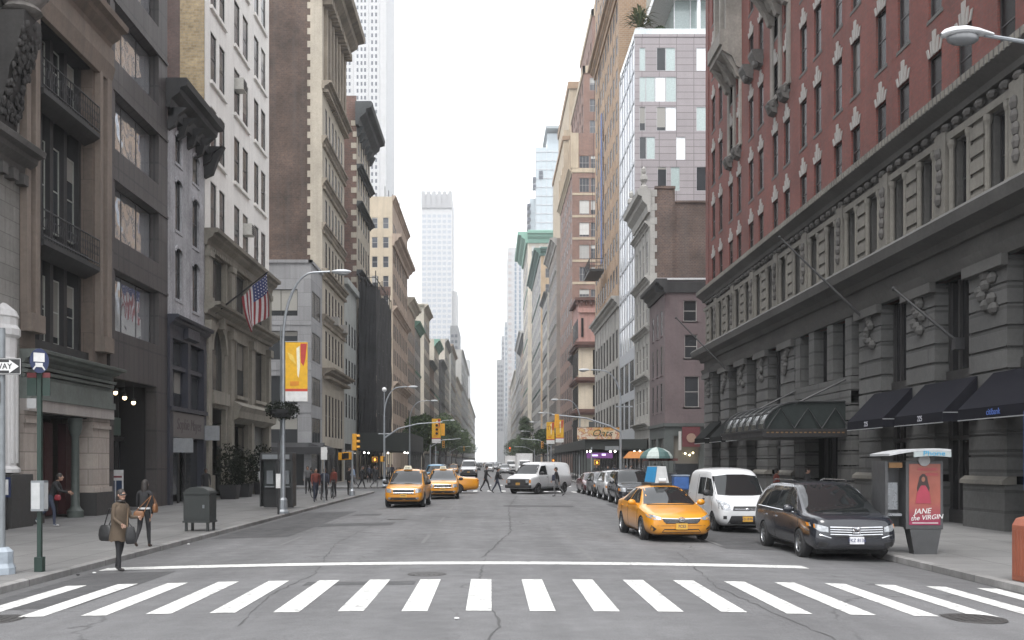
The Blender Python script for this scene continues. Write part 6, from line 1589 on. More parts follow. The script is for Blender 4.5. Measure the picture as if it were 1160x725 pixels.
def body_mesh(pose,mats,female):
    """one continuous figure 1.70 m tall facing -Y; pose=(thighL,kneeL,thighR,kneeR,armL,elbL,armR,elbR,lean) in degrees, + = forwards"""
    tl,kl,tr,kr,al,el,ar,er,ln=pose
    V=[];Rr=[];E=[];T=[]
    def add(p,r,par,t):
        V.append(Vector(p)); Rr.append(r); T.append(t)
        if par is not None: E.append((par,len(V)-1))
        return len(V)-1
    lean=R(ln); sh=.165 if female else .19
    def sp(z): return Vector((0,-math.sin(lean)*(z-.92),.92+math.cos(lean)*(z-.92)))
    pv=add(sp(.93),.125,None,1); wa=add(sp(1.10),.110 if female else .125,pv,0); ch=add(sp(1.28),.130 if female else .145,wa,0); ne0=add(sp(1.40),.085,ch,0); ne=add(sp(1.48),.048,ne0,2); hd=add(sp(1.56)+Vector((0,-.015,0)),.06,ne,2)
    ank=[]
    for sx_,th,kn in ((-1,tl,kl),(1,tr,kr)):
        hp=add(sp(.90)+Vector((sx_*.085,0,-.02)),.092,pv,1)
        a=R(th); k=V[hp]+Vector((0,-math.sin(a)*.42,-math.cos(a)*.42)); kk=add(k,.062,hp,1)
        b2=R(th-kn); an=k+Vector((sx_*.005,-math.sin(b2)*.40,-math.cos(b2)*.40)); mid=add((k+an)/2+Vector((0,.012,0)),.055,kk,1); aa=add(an,.040,mid,1)
        f2=R((th-kn)*.8 if th-kn<0 else (th-kn)*.3); hl=add(an+Vector((0,.02,-.05)),.040,aa,3)
        toe=add(an+Vector((0,-.15*math.cos(f2)-.0,-.055+.15*math.sin(-f2)*(-1))),.034,hl,3); ank.append(min(an.z-.09,V[toe].z-.035))
    hands=[]
    for sx_,a0,e0 in ((-1,al,el),(1,ar,er)):
        s=add(sp(1.385)+Vector((sx_*sh,0,0)),.062,ne0,0)
        a=R(a0); d=Vector((sx_*.14,-math.sin(a),-math.cos(a))).normalized(); e=V[s]+d*.28; ee=add(e,.046,s,0)
        b2=R(a0+e0); d2=Vector((-sx_*.04,-math.sin(b2),-math.cos(b2))).normalized(); w=e+d2*.24; ww=add(w,.031,ee,0); h=add(w+d2*.055,.033,ww,2)
        hands.append((w+d2*.06,d2,sx_))
    me=bpy.data.meshes.new('b'); me.from_pydata(V,E,[]); o=bpy.data.objects.new('b',me); COL.objects.link(o)
    o.modifiers.new('k','SKIN')
    sv=me.skin_vertices[0].data
    for i,q in enumerate(sv): q.radius=(Rr[i]*(1.18 if T[i]<2 and i in(0,1,2,3) else 1),Rr[i]*(.86 if i in(0,1,2,3) else 1)); q.use_root=(i==0)
    md=o.modifiers.new('s','SUBSURF'); md.levels=1; md.render_levels=1
    dg=bpy.context.evaluated_depsgraph_get(); dg.update(); out=bpy.data.meshes.new_from_object(o.evaluated_get(dg)); bpy.data.objects.remove(o)
    bm=bmesh.new(); bm.from_mesh(out)
    for f in bm.faces:
        c=f.calc_center_median(); i=min(range(len(V)),key=lambda q:(V[q]-c).length-Rr[q]); f.material_index=T[i]; f.smooth=True
    hc=sp(1.60)+Vector((0,-.025,.0))
    def ell(c,r,mi,n=14,k=10):
        m=Matrix.Translation(c)@Matrix.Diagonal((r[0],r[1],r[2],1)); q=bmesh.ops.create_uvsphere(bm,u_segments=n,v_segments=k,radius=1,matrix=m)
        for v in q['verts']:
            for f in v.link_faces: f.material_index=mi; f.smooth=True
    ell(hc,(.076,.094,.115),2); ell(hc+Vector((0,-.097,-.012)),(.014,.02,.024),2,8,6); ell(hc+Vector((0,-.03,-.075)),(.05,.058,.04),2,10,6)
    for s in (-1,1):
        ell(hc+Vector((s*.078,.0,-.008)),(.012,.022,.032),2,8,6); ell(hc+Vector((s*.03,-.086,.012)),(.013,.008,.009),3,8,6)
    ell(hc+Vector((0,-.09,-.052)),(.024,.008,.007),4,8,6)
    bm.to_mesh(out); bm.free()
    b=MB()
    for w,d,sx_ in hands:
        side=Vector((1,0,0)).cross(d).normalized() if abs(d.x)<.9 else Vector((0,1,0))
        for k,ln_ in enumerate((.062,.075,.07,.055)):
            p=w+side*(.027-.018*k); b.tube([p,p+d*ln_*.5+Vector((-sx_*.004,0,0)),p+d*ln_+Vector((-sx_*.022,0,0))],[.0085,.008,.006],6)
        p=w-d*.03+side*.03; b.tube([p,p+d*.03+side*.022,p+d*.06+side*.024],[.0105,.0095,.007],6)
    t=b.build('f',mats[2],smooth=True); bm=bmesh.new(); bm.from_mesh(out); n0=len(bm.faces); bm.from_mesh(t.data); bm.faces.ensure_lookup_table()
    for f in bm.faces[n0:]: f.material_index=2
    bpy.data.objects.remove(t); zmin=min(ank); bmesh.ops.translate(bm,vec=(0,0,-zmin),verts=bm.verts); bm.to_mesh(out); bm.free()
    for m in mats: out.materials.append(m)
    return out, hc-Vector((0,0,zmin)), -zmin, [(w-Vector((0,0,zmin)),d,s) for w,d,s in hands]
POSE={'stand':(2,2,-3,2,4,10,-3,12,1),'stride':(24,8,-20,12,-22,12,26,18,4),'walk':(18,22,-22,18,18,14,-18,10,3),'step':(10,4,-14,26,-8,16,10,20,3),'bent':(20,20,-25,20,35,50,20,60,22),'carry':(9,6,-8,10,6,55,18,72,2)}
def person(label,x,y,rz,h,top,bottom,hair=M_hair,pose='stand',skin=None,coat=None,hairlen=0,female=False,shoe=None,z=None,group=None,extra=None,neck_hair=None):
    o=empty('person',(0,0,0),0,label,'person',group)
    me,hc,dz,hands=body_mesh(POSE[pose],[top,bottom,skin or M_skin,shoe or C_shoe,plain('lips',(.22,.08,.07),.5)],female)
    me.name='person_body'; mesh_obj('body',me,o)
    b=MB(); rr=[]
    n=14
    for i in range(7):
        t=math.pi*(i/6)*.56; 
        rr.append([(hc.x+.088*math.sin(t)*math.cos(2*math.pi*j/n), hc.y+.018+.105*math.sin(t)*math.sin(2*math.pi*j/n)*1.0, hc.z+.018+.118*math.cos(t)-(.07+hairlen if (math.sin(2*math.pi*j/n)>-.25 and i==6) else 0)) for j in range(n)])
    b.grid(rr,0,True); b.face(rr[0]); 
    if hairlen: b.ball((hc.x,hc.y+.07,hc.z-.06-hairlen*.4),.085,.06,.1+hairlen*.5,10,8)
    b.build('hair',hair,o,smooth=True,local=True)
    if coat:
        hem,cm=coat; tl,kl,tr,kr=POSE[pose][:4]; ln=R(POSE[pose][8])
        b=MB(); rws=[]; n=18
        for k in range(9):
            zz=1.42-(1.42-hem)*k/8+dz; t=(1.42+dz-zz)
            w=.19+.02*math.sin(min(t/.5,1)*3.1) if zz>.95 else .19+.12*(.95-zz); d=.15 if zz>1.0 else .15+.16*(1.0-zz)+.0016*max(0,abs(tl-tr)-10)*(1.0-zz)*6
            cy=-math.sin(ln)*(zz-.92)
            if k==0: w,d=.12,.10
            if k==1: w,d=.20,.145
            rws.append([(w*math.cos(2*math.pi*j/n)*(1+.03*math.sin(j*3+k)),cy+d*math.sin(2*math.pi*j/n)*(1+.04*math.sin(j*2.3+k*1.7)),zz+(.02*math.sin(j*1.9) if k==8 else 0)) for j in range(n)])
        b.grid(rws,0,True); b.build('coat',cm,o,smooth=True,local=True)
    if neck_hair:  # ring of hair round the neck, makes the hair look long
        b=MB(); b.tube([(hc.x+.075*math.cos(a*.52),hc.y+.03+.08*math.sin(a*.52),hc.z-.14+.01*math.sin(a)) for a in range(13)],.035,7); b.build('neck_hair',neck_hair,o,smooth=True,local=True)
    k=h/1.715; o.scale=(k,k,k)
    o.location=(x,y,(z if z is not None else (.15 if (x<LC or x>RC) else crown(x)))); o.rotation_euler=(0,0,R(rz))
    return o,[o.location.copy()+Matrix.Rotation(R(rz),3,'Z')@(w*k) for w,d,s in hands],hc*k
def bag(label,c,w,d,h,m,strap=None,rz=0,group=None,name='handbag'):
    o=empty(name,c,R(rz),label,'bag',group)
    b=MB(); n=16; rows_=[]
    for i,(t,s) in enumerate(((0,.72),(.08,.92),(.35,1.03),(.7,.95),(.93,.78),(1,.62))):
        rows_.append([((w/2)*s*abs(math.cos(a))**.6*math.copysign(1,math.cos(a)),(d/2)*s*abs(math.sin(a))**.6*math.copysign(1,math.sin(a)),h*t) for a in [2*math.pi*j/n for j in range(n)]])
    b.grid(rows_,0,True); b.face(rows_[0][::-1]); b.face(rows_[-1]); b.build('bag_body',m,o,smooth=True,local=True)
    if strap:
        b=MB(); b.tube([Vector(p)-Vector(c) for p in strap],.012,6); q=b.build('strap',m,o,local=True); q.rotation_euler=(0,0,-R(rz))
    return o
# woman in the brown coat stepping off the kerb
p,hd,hc=person('woman in a long brown coat and sunglasses stepping off the kerb with dark bags',-7.42,20.3,62,1.60,C_brown,C_black,M_hair,'carry',coat=(.62,C_brown),hairlen=.1,female=True,neck_hair=M_hair)
b=MB(); b.tube([(-.08,hc.y/.933-.055,1.605),(-.045,hc.y/.933-.098,1.612),(.045,hc.y/.933-.098,1.612),(.08,hc.y/.933-.055,1.605)],.016,6); b.build('sunglasses',M_trim,p,local=True).location=(0,0,hc.z/.933-1.60)
b=MB(); b.tube([(.10,-.135,1.36),(.05,-.165,1.0),(.03,-.22,.7)],.016,5); b.build('coat_trim',plain('fur_trim',(.16,.11,.07),.9),p,local=True)
bag('large black shoulder bag hanging behind the woman in the brown coat',(-7.72,20.40,.66),.34,.17,.32,M_bagb,[(-7.78,20.42,.95),(-7.62,20.28,1.32),(-7.55,20.45,1.30),(-7.7,20.45,.95)],-20)
bag('slim black bag held in front of the woman in the brown coat',(-7.14,20.12,.62),.20,.10,.34,M_bagb,[(-7.2,20.12,.88),(-7.17,20.1,1.04),(-7.05,20.12,.88)],30)
# woman seen from behind with a tan bag
p,hd,hc=person('woman in a black jacket and leggings seen from behind at the kerb',-8.5,24.9,178,1.63,C_black,C_black,M_hair,'step',hairlen=.12,female=True,shoe=plain('brown_boot',(.05,.03,.022),.5))
b=MB(); n=16; b.grid([[(.168*math.cos(2*math.pi*j/n),.125*math.sin(2*math.pi*j/n)-.01,z) for j in range(n)] for z in (.985,1.035)],0,True); b.build('shirt_hem',C_white,p,local=True,smooth=True)
bag('tan leather crossbody bag on the back of the woman in black',(-8.57,24.72,.88),.26,.10,.17,M_tanl,[(-8.45,24.74,1.02),(-8.33,24.75,1.3),(-8.31,24.85,1.42),(-8.69,24.75,1.0)],5)
bag('tan leather shoulder bag under the right arm of the woman in black',(-8.23,24.9,1.0),.16,.10,.22,M_tanl,[(-8.23,24.88,1.2),(-8.28,24.9,1.42),(-8.2,24.9,1.22)],80)
person('person in dark clothes and jeans striding past the brownstone shop',-14.3,33.0,95,1.76,C_black,C_jean,M_hair,'bent',shoe=M_wshoe)
bag('small red bag held by the person striding past the brownstone',(-14.0,32.8,1.0),.2,.1,.18,plain('red_bag',(.22,.02,.03),.5),name='red_bag')
person('waiter in a white shirt standing by the planters of the white building',-13.9,61.5,60,1.76,C_white,C_black,M_hair,'stand')
person('dark dressed person at the doorway by the narrow house',-14.6,52,30,1.72,C_black,C_black,M_hair,'stand',skin=M_skin_d)
person('person in a rust red jacket on the left corner sidewalk',-9.15,53.0,20,1.74,C_red,C_navy,M_hair,'walk')
person('person in dark clothes just behind the rust red jacket',-8.95,54.6,175,1.72,C_navy,C_black,M_hairb,'step')
person('person in a maroon top leaning by the parked bicycle',-9.3,60.2,-40,1.72,C_red,C_black,M_hair,'stand',skin=M_skin_d)
person('person in black next to the signal pole on the left corner',-8.9,63.5,80,1.75,C_black,C_black,M_hair,'stand')
person('person in a pale blue shirt crossing the left side street',-10.8,80,-80,1.75,C_blue,C_grey,M_hairb,'stride')
person('person in dark suit crossing the left side street, first of two',-9.9,78,75,1.76,C_black,C_black,M_hair,'stride')
person('person in dark coat crossing the left side street, nearest the lamp post',-9.0,79.5,95,1.72,C_black,C_grey,M_hair,'walk',coat=(.75,C_black))
person('taller of two pedestrians in black crossing the middle of the avenue',-.35,70.5,95,1.80,C_black,C_black,M_hair,'stride')
person('shorter of two pedestrians in black crossing the middle, with a bag',.42,67.2,82,1.68,C_black,C_navy,M_hair,'stride')
bag('dark bag on the shoulder of the shorter crossing pedestrian',(.62,67.2,1.08),.2,.12,.3,M_bagb)
person('person in dark clothes walking in front of the white cargo van',4.0,61.6,-80,1.76,C_black,C_grey,M_hair,'walk')
bag('dark rucksack of the person walking in front of the cargo van',(3.82,61.6,1.1),.24,.16,.36,C_navy,name='rucksack')
person('person in a red jacket under the glass canopy',13.1,46.6,100,1.74,C_red,C_black,M_hair,'stand')
person('doorman in dark coat standing under the glass canopy',14.2,45.6,60,1.78,C_black,C_black,M_hair,'stand',coat=(.6,C_black))
random.seed(5)
tops=[(C_black,'black'),(C_navy,'navy'),(C_grey,'grey')]
for k,(x,y,rz,ps) in enumerate([(10.6,92,0,'walk'),(11.6,95,180,'step'),(12.4,90.5,80,'stride'),(10.3,99,0,'stand'),(12.9,97,0,'walk'),(10.8,104,170,'walk')]):
    person(f'{tops[k%3][1]} clothed {"person facing us" if rz<90 else "person seen from behind"} by the right sidewalk shed',x,y,rz,1.72+.05*(k%3),tops[k%3][0],C_black,M_hair,ps,group=f'{tops[k%3][1]} clothed people by the right shed {"front" if rz<90 else "back"}')
for k,(x,y,rz,ps) in enumerate([(-11,96,0,'walk'),(-12,100,180,'step'),(-10.5,104,0,'walk'),(-12.6,92,90,'stride'),(-10.8,111,0,'stand'),(-11.9,66,0,'walk'),(-12.4,70,180,'walk')]):
    person(f'{tops[k%3][1]} clothed {"person facing us" if rz<91 else "person seen from behind"} far along the left sidewalk',x,y,rz,1.70+.05*(k%3),tops[k%3][0],C_black,M_hair,ps,group=f'{tops[k%3][1]} clothed people on the left sidewalk {"front" if rz<91 else "back"}')
# ================================================================== street furniture
M_galv=plain('galvanised_steel',(.30,.32,.34),.45,.5); M_galvd=plain('dull_grey_pole',(.20,.215,.225),.5,.3); M_sigy=plain('signal_yellow',(.62,.30,.02),.5); M_signblk=plain('sign_black',(.02,.02,.021),.5); M_signw=plain('sign_white',(.62,.62,.61),.5)
M_green=plain('dark_green_enamel',(.014,.032,.025),.5); M_redsg=plain('sign_red',(.10,.02,.022),.5); M_bluesg=plain('sign_blue',(.018,.03,.085),.5)
SB=.15
def P_(root,name,m,fn,**k):
    b=MB(); fn(b); return b.build(name,m,root,local=True,**k)
# one way sign on its pole at the left edge
o=empty('sign_pole',(-9.15,19.0,SB),0,'grey corner pole carrying a black and white one way sign at left edge','sign')
P_(o,'pole',M_galvd,lambda b: b.tube([(0,0,0),(0,0,4.6)],.06,10)); P_(o,'pole_base',plain('pale_blue_grey_base',(.30,.34,.38),.5),lambda b: b.lathe((0,0,0),[(.24,0),(.24,.12),(.2,.2),(.2,.42),(.12,.5)],10))
s=P_(o,'one_way_sign',[M_signblk],lambda b: b.box(-.62,.30,-.09,-.07,3.72,4.03)); s.location=(.1,0,0)
P_(s,'border',M_signw,lambda b:(b.box(-.61,.29,-.093,-.0905,3.73,3.738),b.box(-.61,.29,-.093,-.0905,4.012,4.02),b.box(.282,.29,-.093,-.0905,3.738,4.012)))
def f(b):
    b.prism([(-.56,3.80),(.08,3.80),(.08,3.75),(.26,3.875),(.08,4.0),(.08,3.95),(-.56,3.95)],'y',-.097,-.0915)
P_(s,'arrow',M_signw,f); text('ONE WAY',.15,M_signblk,s,(-.2,-.1,3.873),(R(90),0,0),sx=.95)
s=P_(o,'red_sign',M_redsg,lambda b: b.box(-.5,.0,-.09,-.07,3.2,3.6))
# bus stop pole
o=empty('bus_stop_pole',(-8.62,19.4,SB),0,'dark green bus stop pole with a round blue sign and timetable box','bus stop')
P_(o,'pole',M_green,lambda b: b.box(-.038,.038,-.038,.038,0,4.1)); P_(o,'pole_base',M_green,lambda b: b.box(-.075,.075,-.075,.075,0,.28))
def f(b):
    n=24; A=[(.13*math.cos(2*math.pi*k/n)+.03,-.08+.12*math.cos(2*math.pi*k/n),4.02+.235*math.sin(2*math.pi*k/n)) for k in range(n)]
    B=[(x-.02,y+.03,z) for x,y,z in A]; b.face(A); b.face(B[::-1])
    for k in range(n): b.face([A[k],A[(k+1)%n],B[(k+1)%n],B[k]])
s=P_(o,'round_sign',M_bluesg,f)
def f(b):
    for z0,z1,w in ((4.0,4.17,.075),(3.90,3.98,.05)):
        b.face([(.03-w,-.09-w*.93,z0),(.03+w,-.09+w*.93,z0),(.03+w,-.09+w*.93,z1),(.03-w,-.09-w*.93,z1)])
    for s_ in (-1,1): b.face([(.03+s_*.03,-.09+s_*.028,3.92),(.03+s_*.07,-.09+s_*.065,3.84),(.03+s_*.085,-.09+s_*.08,3.86),(.03+s_*.045,-.09+s_*.04,3.94)])
q=P_(s,'bus_symbol',M_signw,f); q.location=(0,-.006,0)
P_(o,'route_panel',M_green,lambda b:(b.box(-.24,-.06,-.012,.012,3.36,3.70),b.box(.06,.20,-.012,.012,3.36,3.70))); P_(o,'red_strip',M_redsg,lambda b:(b.box(-.24,-.06,-.012,.012,3.705,3.80),b.box(.06,.20,-.012,.012,3.705,3.80)))
P_(o,'white_panel',plain('dull_grey_panel',(.3,.3,.3),.6),lambda b: b.box(-.24,-.06,-.012,.012,3.12,3.31))
s=P_(o,'timetable_box',M_galvd,lambda b: b.box(-.115,.135,-.13,.06,1.16,1.74)); P_(s,'timetable',plain('timetable_paper',(.42,.43,.43),.4),lambda b:(b.box(-.10,.06,-.136,-.132,1.2,1.70),b.box(.137,.141,-.115,.045,1.2,1.70)))
# small framed notice by the white column
o=empty('notice_post',(-14.95,31.3,SB),0,'blue framed notice on a thin dark post by the white column','sign'); P_(o,'post',M_signblk,lambda b: b.box(-.05,.05,-.04,.04,0,1.1))
s=P_(o,'frame',M_bluesg,lambda b: b.box(-.14,.14,-.05,.03,1.0,1.62)); P_(s,'notice',M_signw,lambda b: b.box(-.10,.10,-.056,-.052,1.08,1.55))
# mailbox
M_mail=plain('dark_mailbox_green',(.03,.034,.033),.5)
o=empty('mailbox',(-8.85,30.9,SB),R(-4),'dark round topped mail relay box on four legs near the kerb','mailbox')
def f(b):
    pts=[(-.38,.26),(-.40,.30),(-.40,1.15)]+[(-.40*math.cos(a*math.pi/10),1.15+.19*math.sin(a*math.pi/10)) for a in range(1,10)]+[(.40,1.15),(.40,.30),(.38,.26)]
    b.prism(pts,'y',-.32,.32)
P_(o,'box',M_mail,f,bevel=.015); P_(o,'rim',M_mail,lambda b:(b.box(-.43,.43,-.35,.35,1.12,1.16),b.box(-.42,.42,-.34,.34,.26,.31)))
P_(o,'door',M_mail,lambda b: b.box(-.33,.33,-.335,-.32,.36,1.06)); P_(o,'handle',M_galvd,lambda b: b.box(.2,.26,-.36,-.336,.7,.8))
for x in (-.33,.33):
    for y in (-.26,.26): P_(o,'leg',M_mail,lambda b: b.box(x-.035,x+.035,y-.035,y+.035,0,.27))
# lamp posts
def lamp_post(x,y,sg,label,hz=9.8,arm=2.6,mat=None,straight=7.0,group=None):
    mat=mat or M_galv; o=empty('street_lamp',(x,y,SB),0,label,'street lamp',group)
    P_(o,'base',mat,lambda b: b.lathe((0,0,0),[(.24,0),(.24,.08),(.19,.16),(.17,.55),(.12,.64)],8,0,math.pi/8))
    P_(o,'pole',mat,lambda b: b.tube([(0,0,.5),(0,0,straight)],[.095,.07],10))
    pts=[]
    r=hz-straight
    for k in range(9):
        a=math.pi/2*k/8; pts.append((sg*(arm*.55)*(1-math.cos(a)),0,straight+r*math.sin(a)))
    pts.append((sg*arm*.85,0,hz+.03))
    P_(o,'arm',mat,lambda b: b.tube(pts,[.06]*5+[.045]*5,8))
    P_(o,'lamp_head',plain('lamp_head_grey',(.48,.50,.52),.4),lambda b:(b.ball((sg*(arm+.12),0,hz+.03),.42,.16,.10,12,6)),smooth=True)
    P_(o,'lens',plain('lamp_lens',(.30,.31,.31),.2),lambda b: b.ball((sg*(arm+.2),0,hz-.05),.24,.12,.08,10,5),smooth=True)
    return o
def banner(o,x0,x1,z0,z1,y=-.02,foot=.55):
    s=P_(o,'banner',plain('banner_yellow',(.66,.37,.02),.7),lambda b: b.box(x0,x1,y-.012,y+.012,z0,z1)); w=x1-x0; h=z1-z0
    for m,pl in ((plain('banner_red',(.42,.05,.04),.7),[(x0+w*.68,z0+h*.98),(x0+w*.97,z0+h*.98),(x0+w*.9,z0+h*.72),(x0+w*.82,z0+h*.60),(x0+w*.70,z0+h*.66)]),(plain('banner_pale',(.72,.68,.52),.7),[(x0+w*.5,z0+h*.9),(x0+w*.64,z0+h*.94),(x0+w*.66,z0+h*.6),(x0+w*.6,z0+h*.4),(x0+w*.54,z0+h*.44)]),(plain('banner_amber',(.72,.50,.10),.7),[(x0+w*.08,z0+h*.84),(x0+w*.35,z0+h*.78),(x0+w*.5,z0+h*.62),(x0+w*.2,z0+h*.72)]),(plain('banner_orange',(.58,.22,.02),.7),[(x0+w*.2,z0+h*.34),(x0+w*.62,z0+h*.34),(x0+w*.6,z0+h*.27),(x0+w*.22,z0+h*.26)])):
        P_(s,'pattern',m,lambda b: b.prism(pl,'y',y-.02,y-.0135))
    P_(s,'red_stripe',plain('banner_red2',(.45,.06,.04),.7),lambda b: b.box(x0,x1,y-.019,y-.0132,z0+h*.17,z0+h*.215)); P_(s,'white_foot',M_signw,lambda b: b.box(x0,x1,y-.018,y-.0131,z0,z0+h*.17))
    return s
o=lamp_post(-8.45,41.3,1,'tall grey street lamp with a yellow banner on the left kerb',9.8,2.25); banner(o,.10,1.0,4.55,6.95)
P_(o,'banner_rod',M_galvd,lambda b:(b.tube([(0,0,6.98),(1.05,0,6.98)],.02,6),b.tube([(0,0,4.53),(1.05,0,4.53)],.02,6)))
P_(o,'side_pole',M_galvd,lambda b: b.tube([(-.11,.05,.6),(-.11,.05,7.6)],.03,6))
def foliage(b,c,rx,ry,rz,n,s,hang=0,m=1):
    for _ in range(n):
        while True:
            v=Vector((random.uniform(-1,1),random.uniform(-1,1),random.uniform(-1,1)))
            if .25<v.length<1: break
        p=Vector((c[0]+v.x*rx,c[1]+v.y*ry,c[2]+v.z*rz-hang*random.random()))
        a=Vector((random.uniform(-1,1),random.uniform(-1,1),random.uniform(-1,1))).normalized(); t=a.cross(Vector((random.random(),random.random(),.3))).normalized(); q=s*random.uniform(.6,1.3)
        b.face([p-a*q,p+t*q*.5,p+a*q,p-t*q*.5],random.randrange(m))
M_leafs=[plain('leaf_dark',(.022,.042,.016),.7),plain('leaf_mid',(.04,.07,.024),.7),plain('leaf_light',(.07,.105,.035),.7)]
M_leafdk=[plain('leaf_blackish',(.012,.016,.011),.9,spec=.15),plain('leaf_blackish2',(.019,.024,.015),.9,spec=.15)]  # near-black green leaf tones for the planters
h=empty('hanging_planter',(-8.45,41.1,4.3),0,'dark hanging planter wrapped round the bannered street lamp','planter')
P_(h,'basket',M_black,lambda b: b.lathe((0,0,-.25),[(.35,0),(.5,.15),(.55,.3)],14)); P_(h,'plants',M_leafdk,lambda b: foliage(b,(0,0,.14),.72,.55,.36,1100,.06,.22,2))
lp2=lamp_post(-9.0,85.8,1,'street lamp carrying a traffic signal arm on the far left corner',8.4,2.3,None,6.0)
P_(lp2,'globe',plain('white_globe',(.75,.75,.75),.3),lambda b: b.ball((0,0,8.2),.2,n=12,k=8),smooth=True); P_(lp2,'thin_pole',M_galv,lambda b: b.tube([(0,0,6),(0,0,8.05)],.04,6))
P_(lp2,'signal_arm',M_galv,lambda b: b.tube([(0,0,4.1),(1.2,0,4.9),(2.8,0,5.3),(4.9,0,5.45)],[.07,.06,.05,.04],8))
P_(lp2,'cross_bracket',M_galv,lambda b: b.tube([(-.5,0,4.45),(.5,0,4.45)],.04,6))
def signal(parent_loc,face,label,lit=None,n=3,horiz=False,group=None):
    o=empty('traffic_signal',parent_loc,R(face),label,'traffic signal',group)
    H=.34*n
    P_(o,'housing',M_sigy,lambda b: b.box(-.16,.16,-.13,.13,0,H) if not horiz else b.box(-H/2,H/2,-.13,.13,0,.34),bevel=.02)
    for k in range(n):
        c=(0,-.13,.17+.34*k) if not horiz else (-H/2+.17+.34*k,-.13,.17)
        m=M_signblk
        if lit is not None and k==lit[0]: m=lit[1]
        P_(o,'lens',m,lambda b: b.tube([(c[0],c[1]-.005,c[2]),(c[0],c[1]-.02,c[2])],.105,14))
        P_(o,'visor',M_sigy,lambda b: b.grid([[(c[0]+.125*math.cos(a*.35-.2),c[1]-dy,c[2]+.125*math.sin(a*.35-.2)) for a in range(11)] for dy in (0,.2)]))
    return o
M_hand=emis('lit_orange_hand',(1,.28,.03),2.2); M_redl=emis('lit_red_lamp',(1,.06,.02),2.5)
sgl='traffic signals seen from the side'
def ped_signal(loc,face,label,lit=True,group=None):
    o=empty('pedestrian_signal',loc,R(face),label,'pedestrian signal',group)
    P_(o,'housing',M_sigy,lambda b: b.box(-.24,.24,-.12,.12,0,.46),bevel=.02); P_(o,'face',M_signblk,lambda b: b.box(-.19,.19,-.13,-.121,.05,.41))
    if lit:
        def f(b):
            b.box(-.07,.06,-.137,-.1315,.12,.25)
            for k,hh in enumerate((.31,.35,.36,.33)): b.box(-.07+.034*k,-.07+.034*k+.024,-.137,-.1315,.25,hh)
            b.box(.06,.11,-.137,-.1315,.18,.22)
        P_(o,'hand_symbol',M_hand,f)
    return o
signal((-4.55,85.6,4.45),0,'nearer signal of the pair hung from the left signal arm, backs to us'); signal((-4.05,85.9,4.45),180,'farther signal of the pair hung from the left signal arm')
o=empty('signal_pole',(-8.55,62.6,SB),0,'short grey signal pole on the near left corner beside the bicycles','pole'); P_(o,'pole',M_galv,lambda b: b.tube([(0,0,.3),(0,0,3.2)],.07,10)); P_(o,'base',M_galv,lambda b: b.lathe((0,0,0),[(.2,0),(.18,.3),(.1,.42)],10))
signal((-8.4,62.6,2.95),90,'yellow traffic signal on top of the near left corner pole'); ped_signal((-9.15,62.5,2.35),60,'yellow pedestrian signal on the left of the corner pole',False); ped_signal((-8.82,62.5,2.38),-30,'yellow pedestrian signal beside the corner pole, dark face',False)
ped_signal((-9.8,85.7,2.2),10,'lit orange hand pedestrian signal on the far left corner')
ped_signal((-9.1,85.3,2.25),80,'yellow pedestrian signal turned sideways on the far left lamp post',False)
# right side lamp and signal arm
rl=lamp_post(9.65,75.5,-1,'street lamp with a curved signal arm on the right corner',8.9,2.6,None,6.6)
P_(rl,'signal_arm',M_galv,lambda b: b.tube([(0,0,4.3),(-.8,0,4.75),(-2.6,0,5.35),(-5.1,0,5.6)],[.08,.07,.055,.045],8)); P_(rl,'arm_brace',M_galvd,lambda b: b.tube([(0,0,4.2),(-.9,0,5.0)],.03,6)); P_(rl,'cross_bracket',M_galv,lambda b: b.box(-.4,.9,-.05,.05,6.15,6.25))
P_(rl,'street_sign',M_galvd,lambda b: b.box(-1.15,-.1,-.03,.03,2.95,3.25))
signal((4.9,75.4,4.75),180,'traffic signal hung from the right curved signal arm'); 
sp=empty('signal_pole',(8.95,90.2,SB),0,'thin grey signal pole on the far right corner beside the cargo van','pole'); P_(sp,'pole',M_galv,lambda b: b.tube([(0,0,0),(0,0,3.4)],.06,8)); ped_signal((9.4,90.0,1.95),0,'lit orange hand pedestrian signal on the far right corner')
ped_signal((5.75+3.6,152,2.2),0,'lit pedestrian signal at the next right corner up the avenue')
# next lamp posts and banners up the avenue
for k,(x,y,sg) in enumerate([(-8.95,112,1),(-8.95,165,1),(-8.95,222,1),(9.65,110,-1),(9.65,140,-1),(9.65,172,-1),(9.65,224,-1)]):
    lamp_post(x,y,sg,'distant street lamp on the left kerb' if sg>0 else 'distant street lamp on the right kerb',8.8,2.6,None,6.6,'distant street lamps on the left' if sg>0 else 'distant street lamps on the right')
def hung_banner(x0,x1,y,z0,z1,label,word=None):
    o=empty('street_banner',((x0+x1)/2,y,z0),0,label,'banner'); 
    s=banner(o,x0-o.location.x,x1-o.location.x,0,z1-z0)
    if word: text(word,.8,plain('banner_word',(.35,.12,.02),.7),o,(0,-.06,(z1-z0)*.72),(R(90),0,0))
hung_banner(7.65,8.75,139.5,4.7,7.7,'left one of two yellow banners on the right far kerb','TH'); hung_banner(8.9,10.0,139.4,4.9,8.0,'right one of two yellow banners on the right far kerb','E')
hung_banner(-8.7,-7.4,150,5.0,8.6,'yellow banner hanging over the left kerb in front of trees')
signal((-7.0,150,4.3),0,'far traffic signal over the left lanes',None); signal((-5.9,224,4.6),0,'most distant traffic signal on the left of the avenue'); signal((7.6,150,4.2),0,'far traffic signal at the right kerb beside the yellow banners'); signal((4.2,224,4.4),0,'most distant traffic signal on the right of the avenue',(2,M_redl))
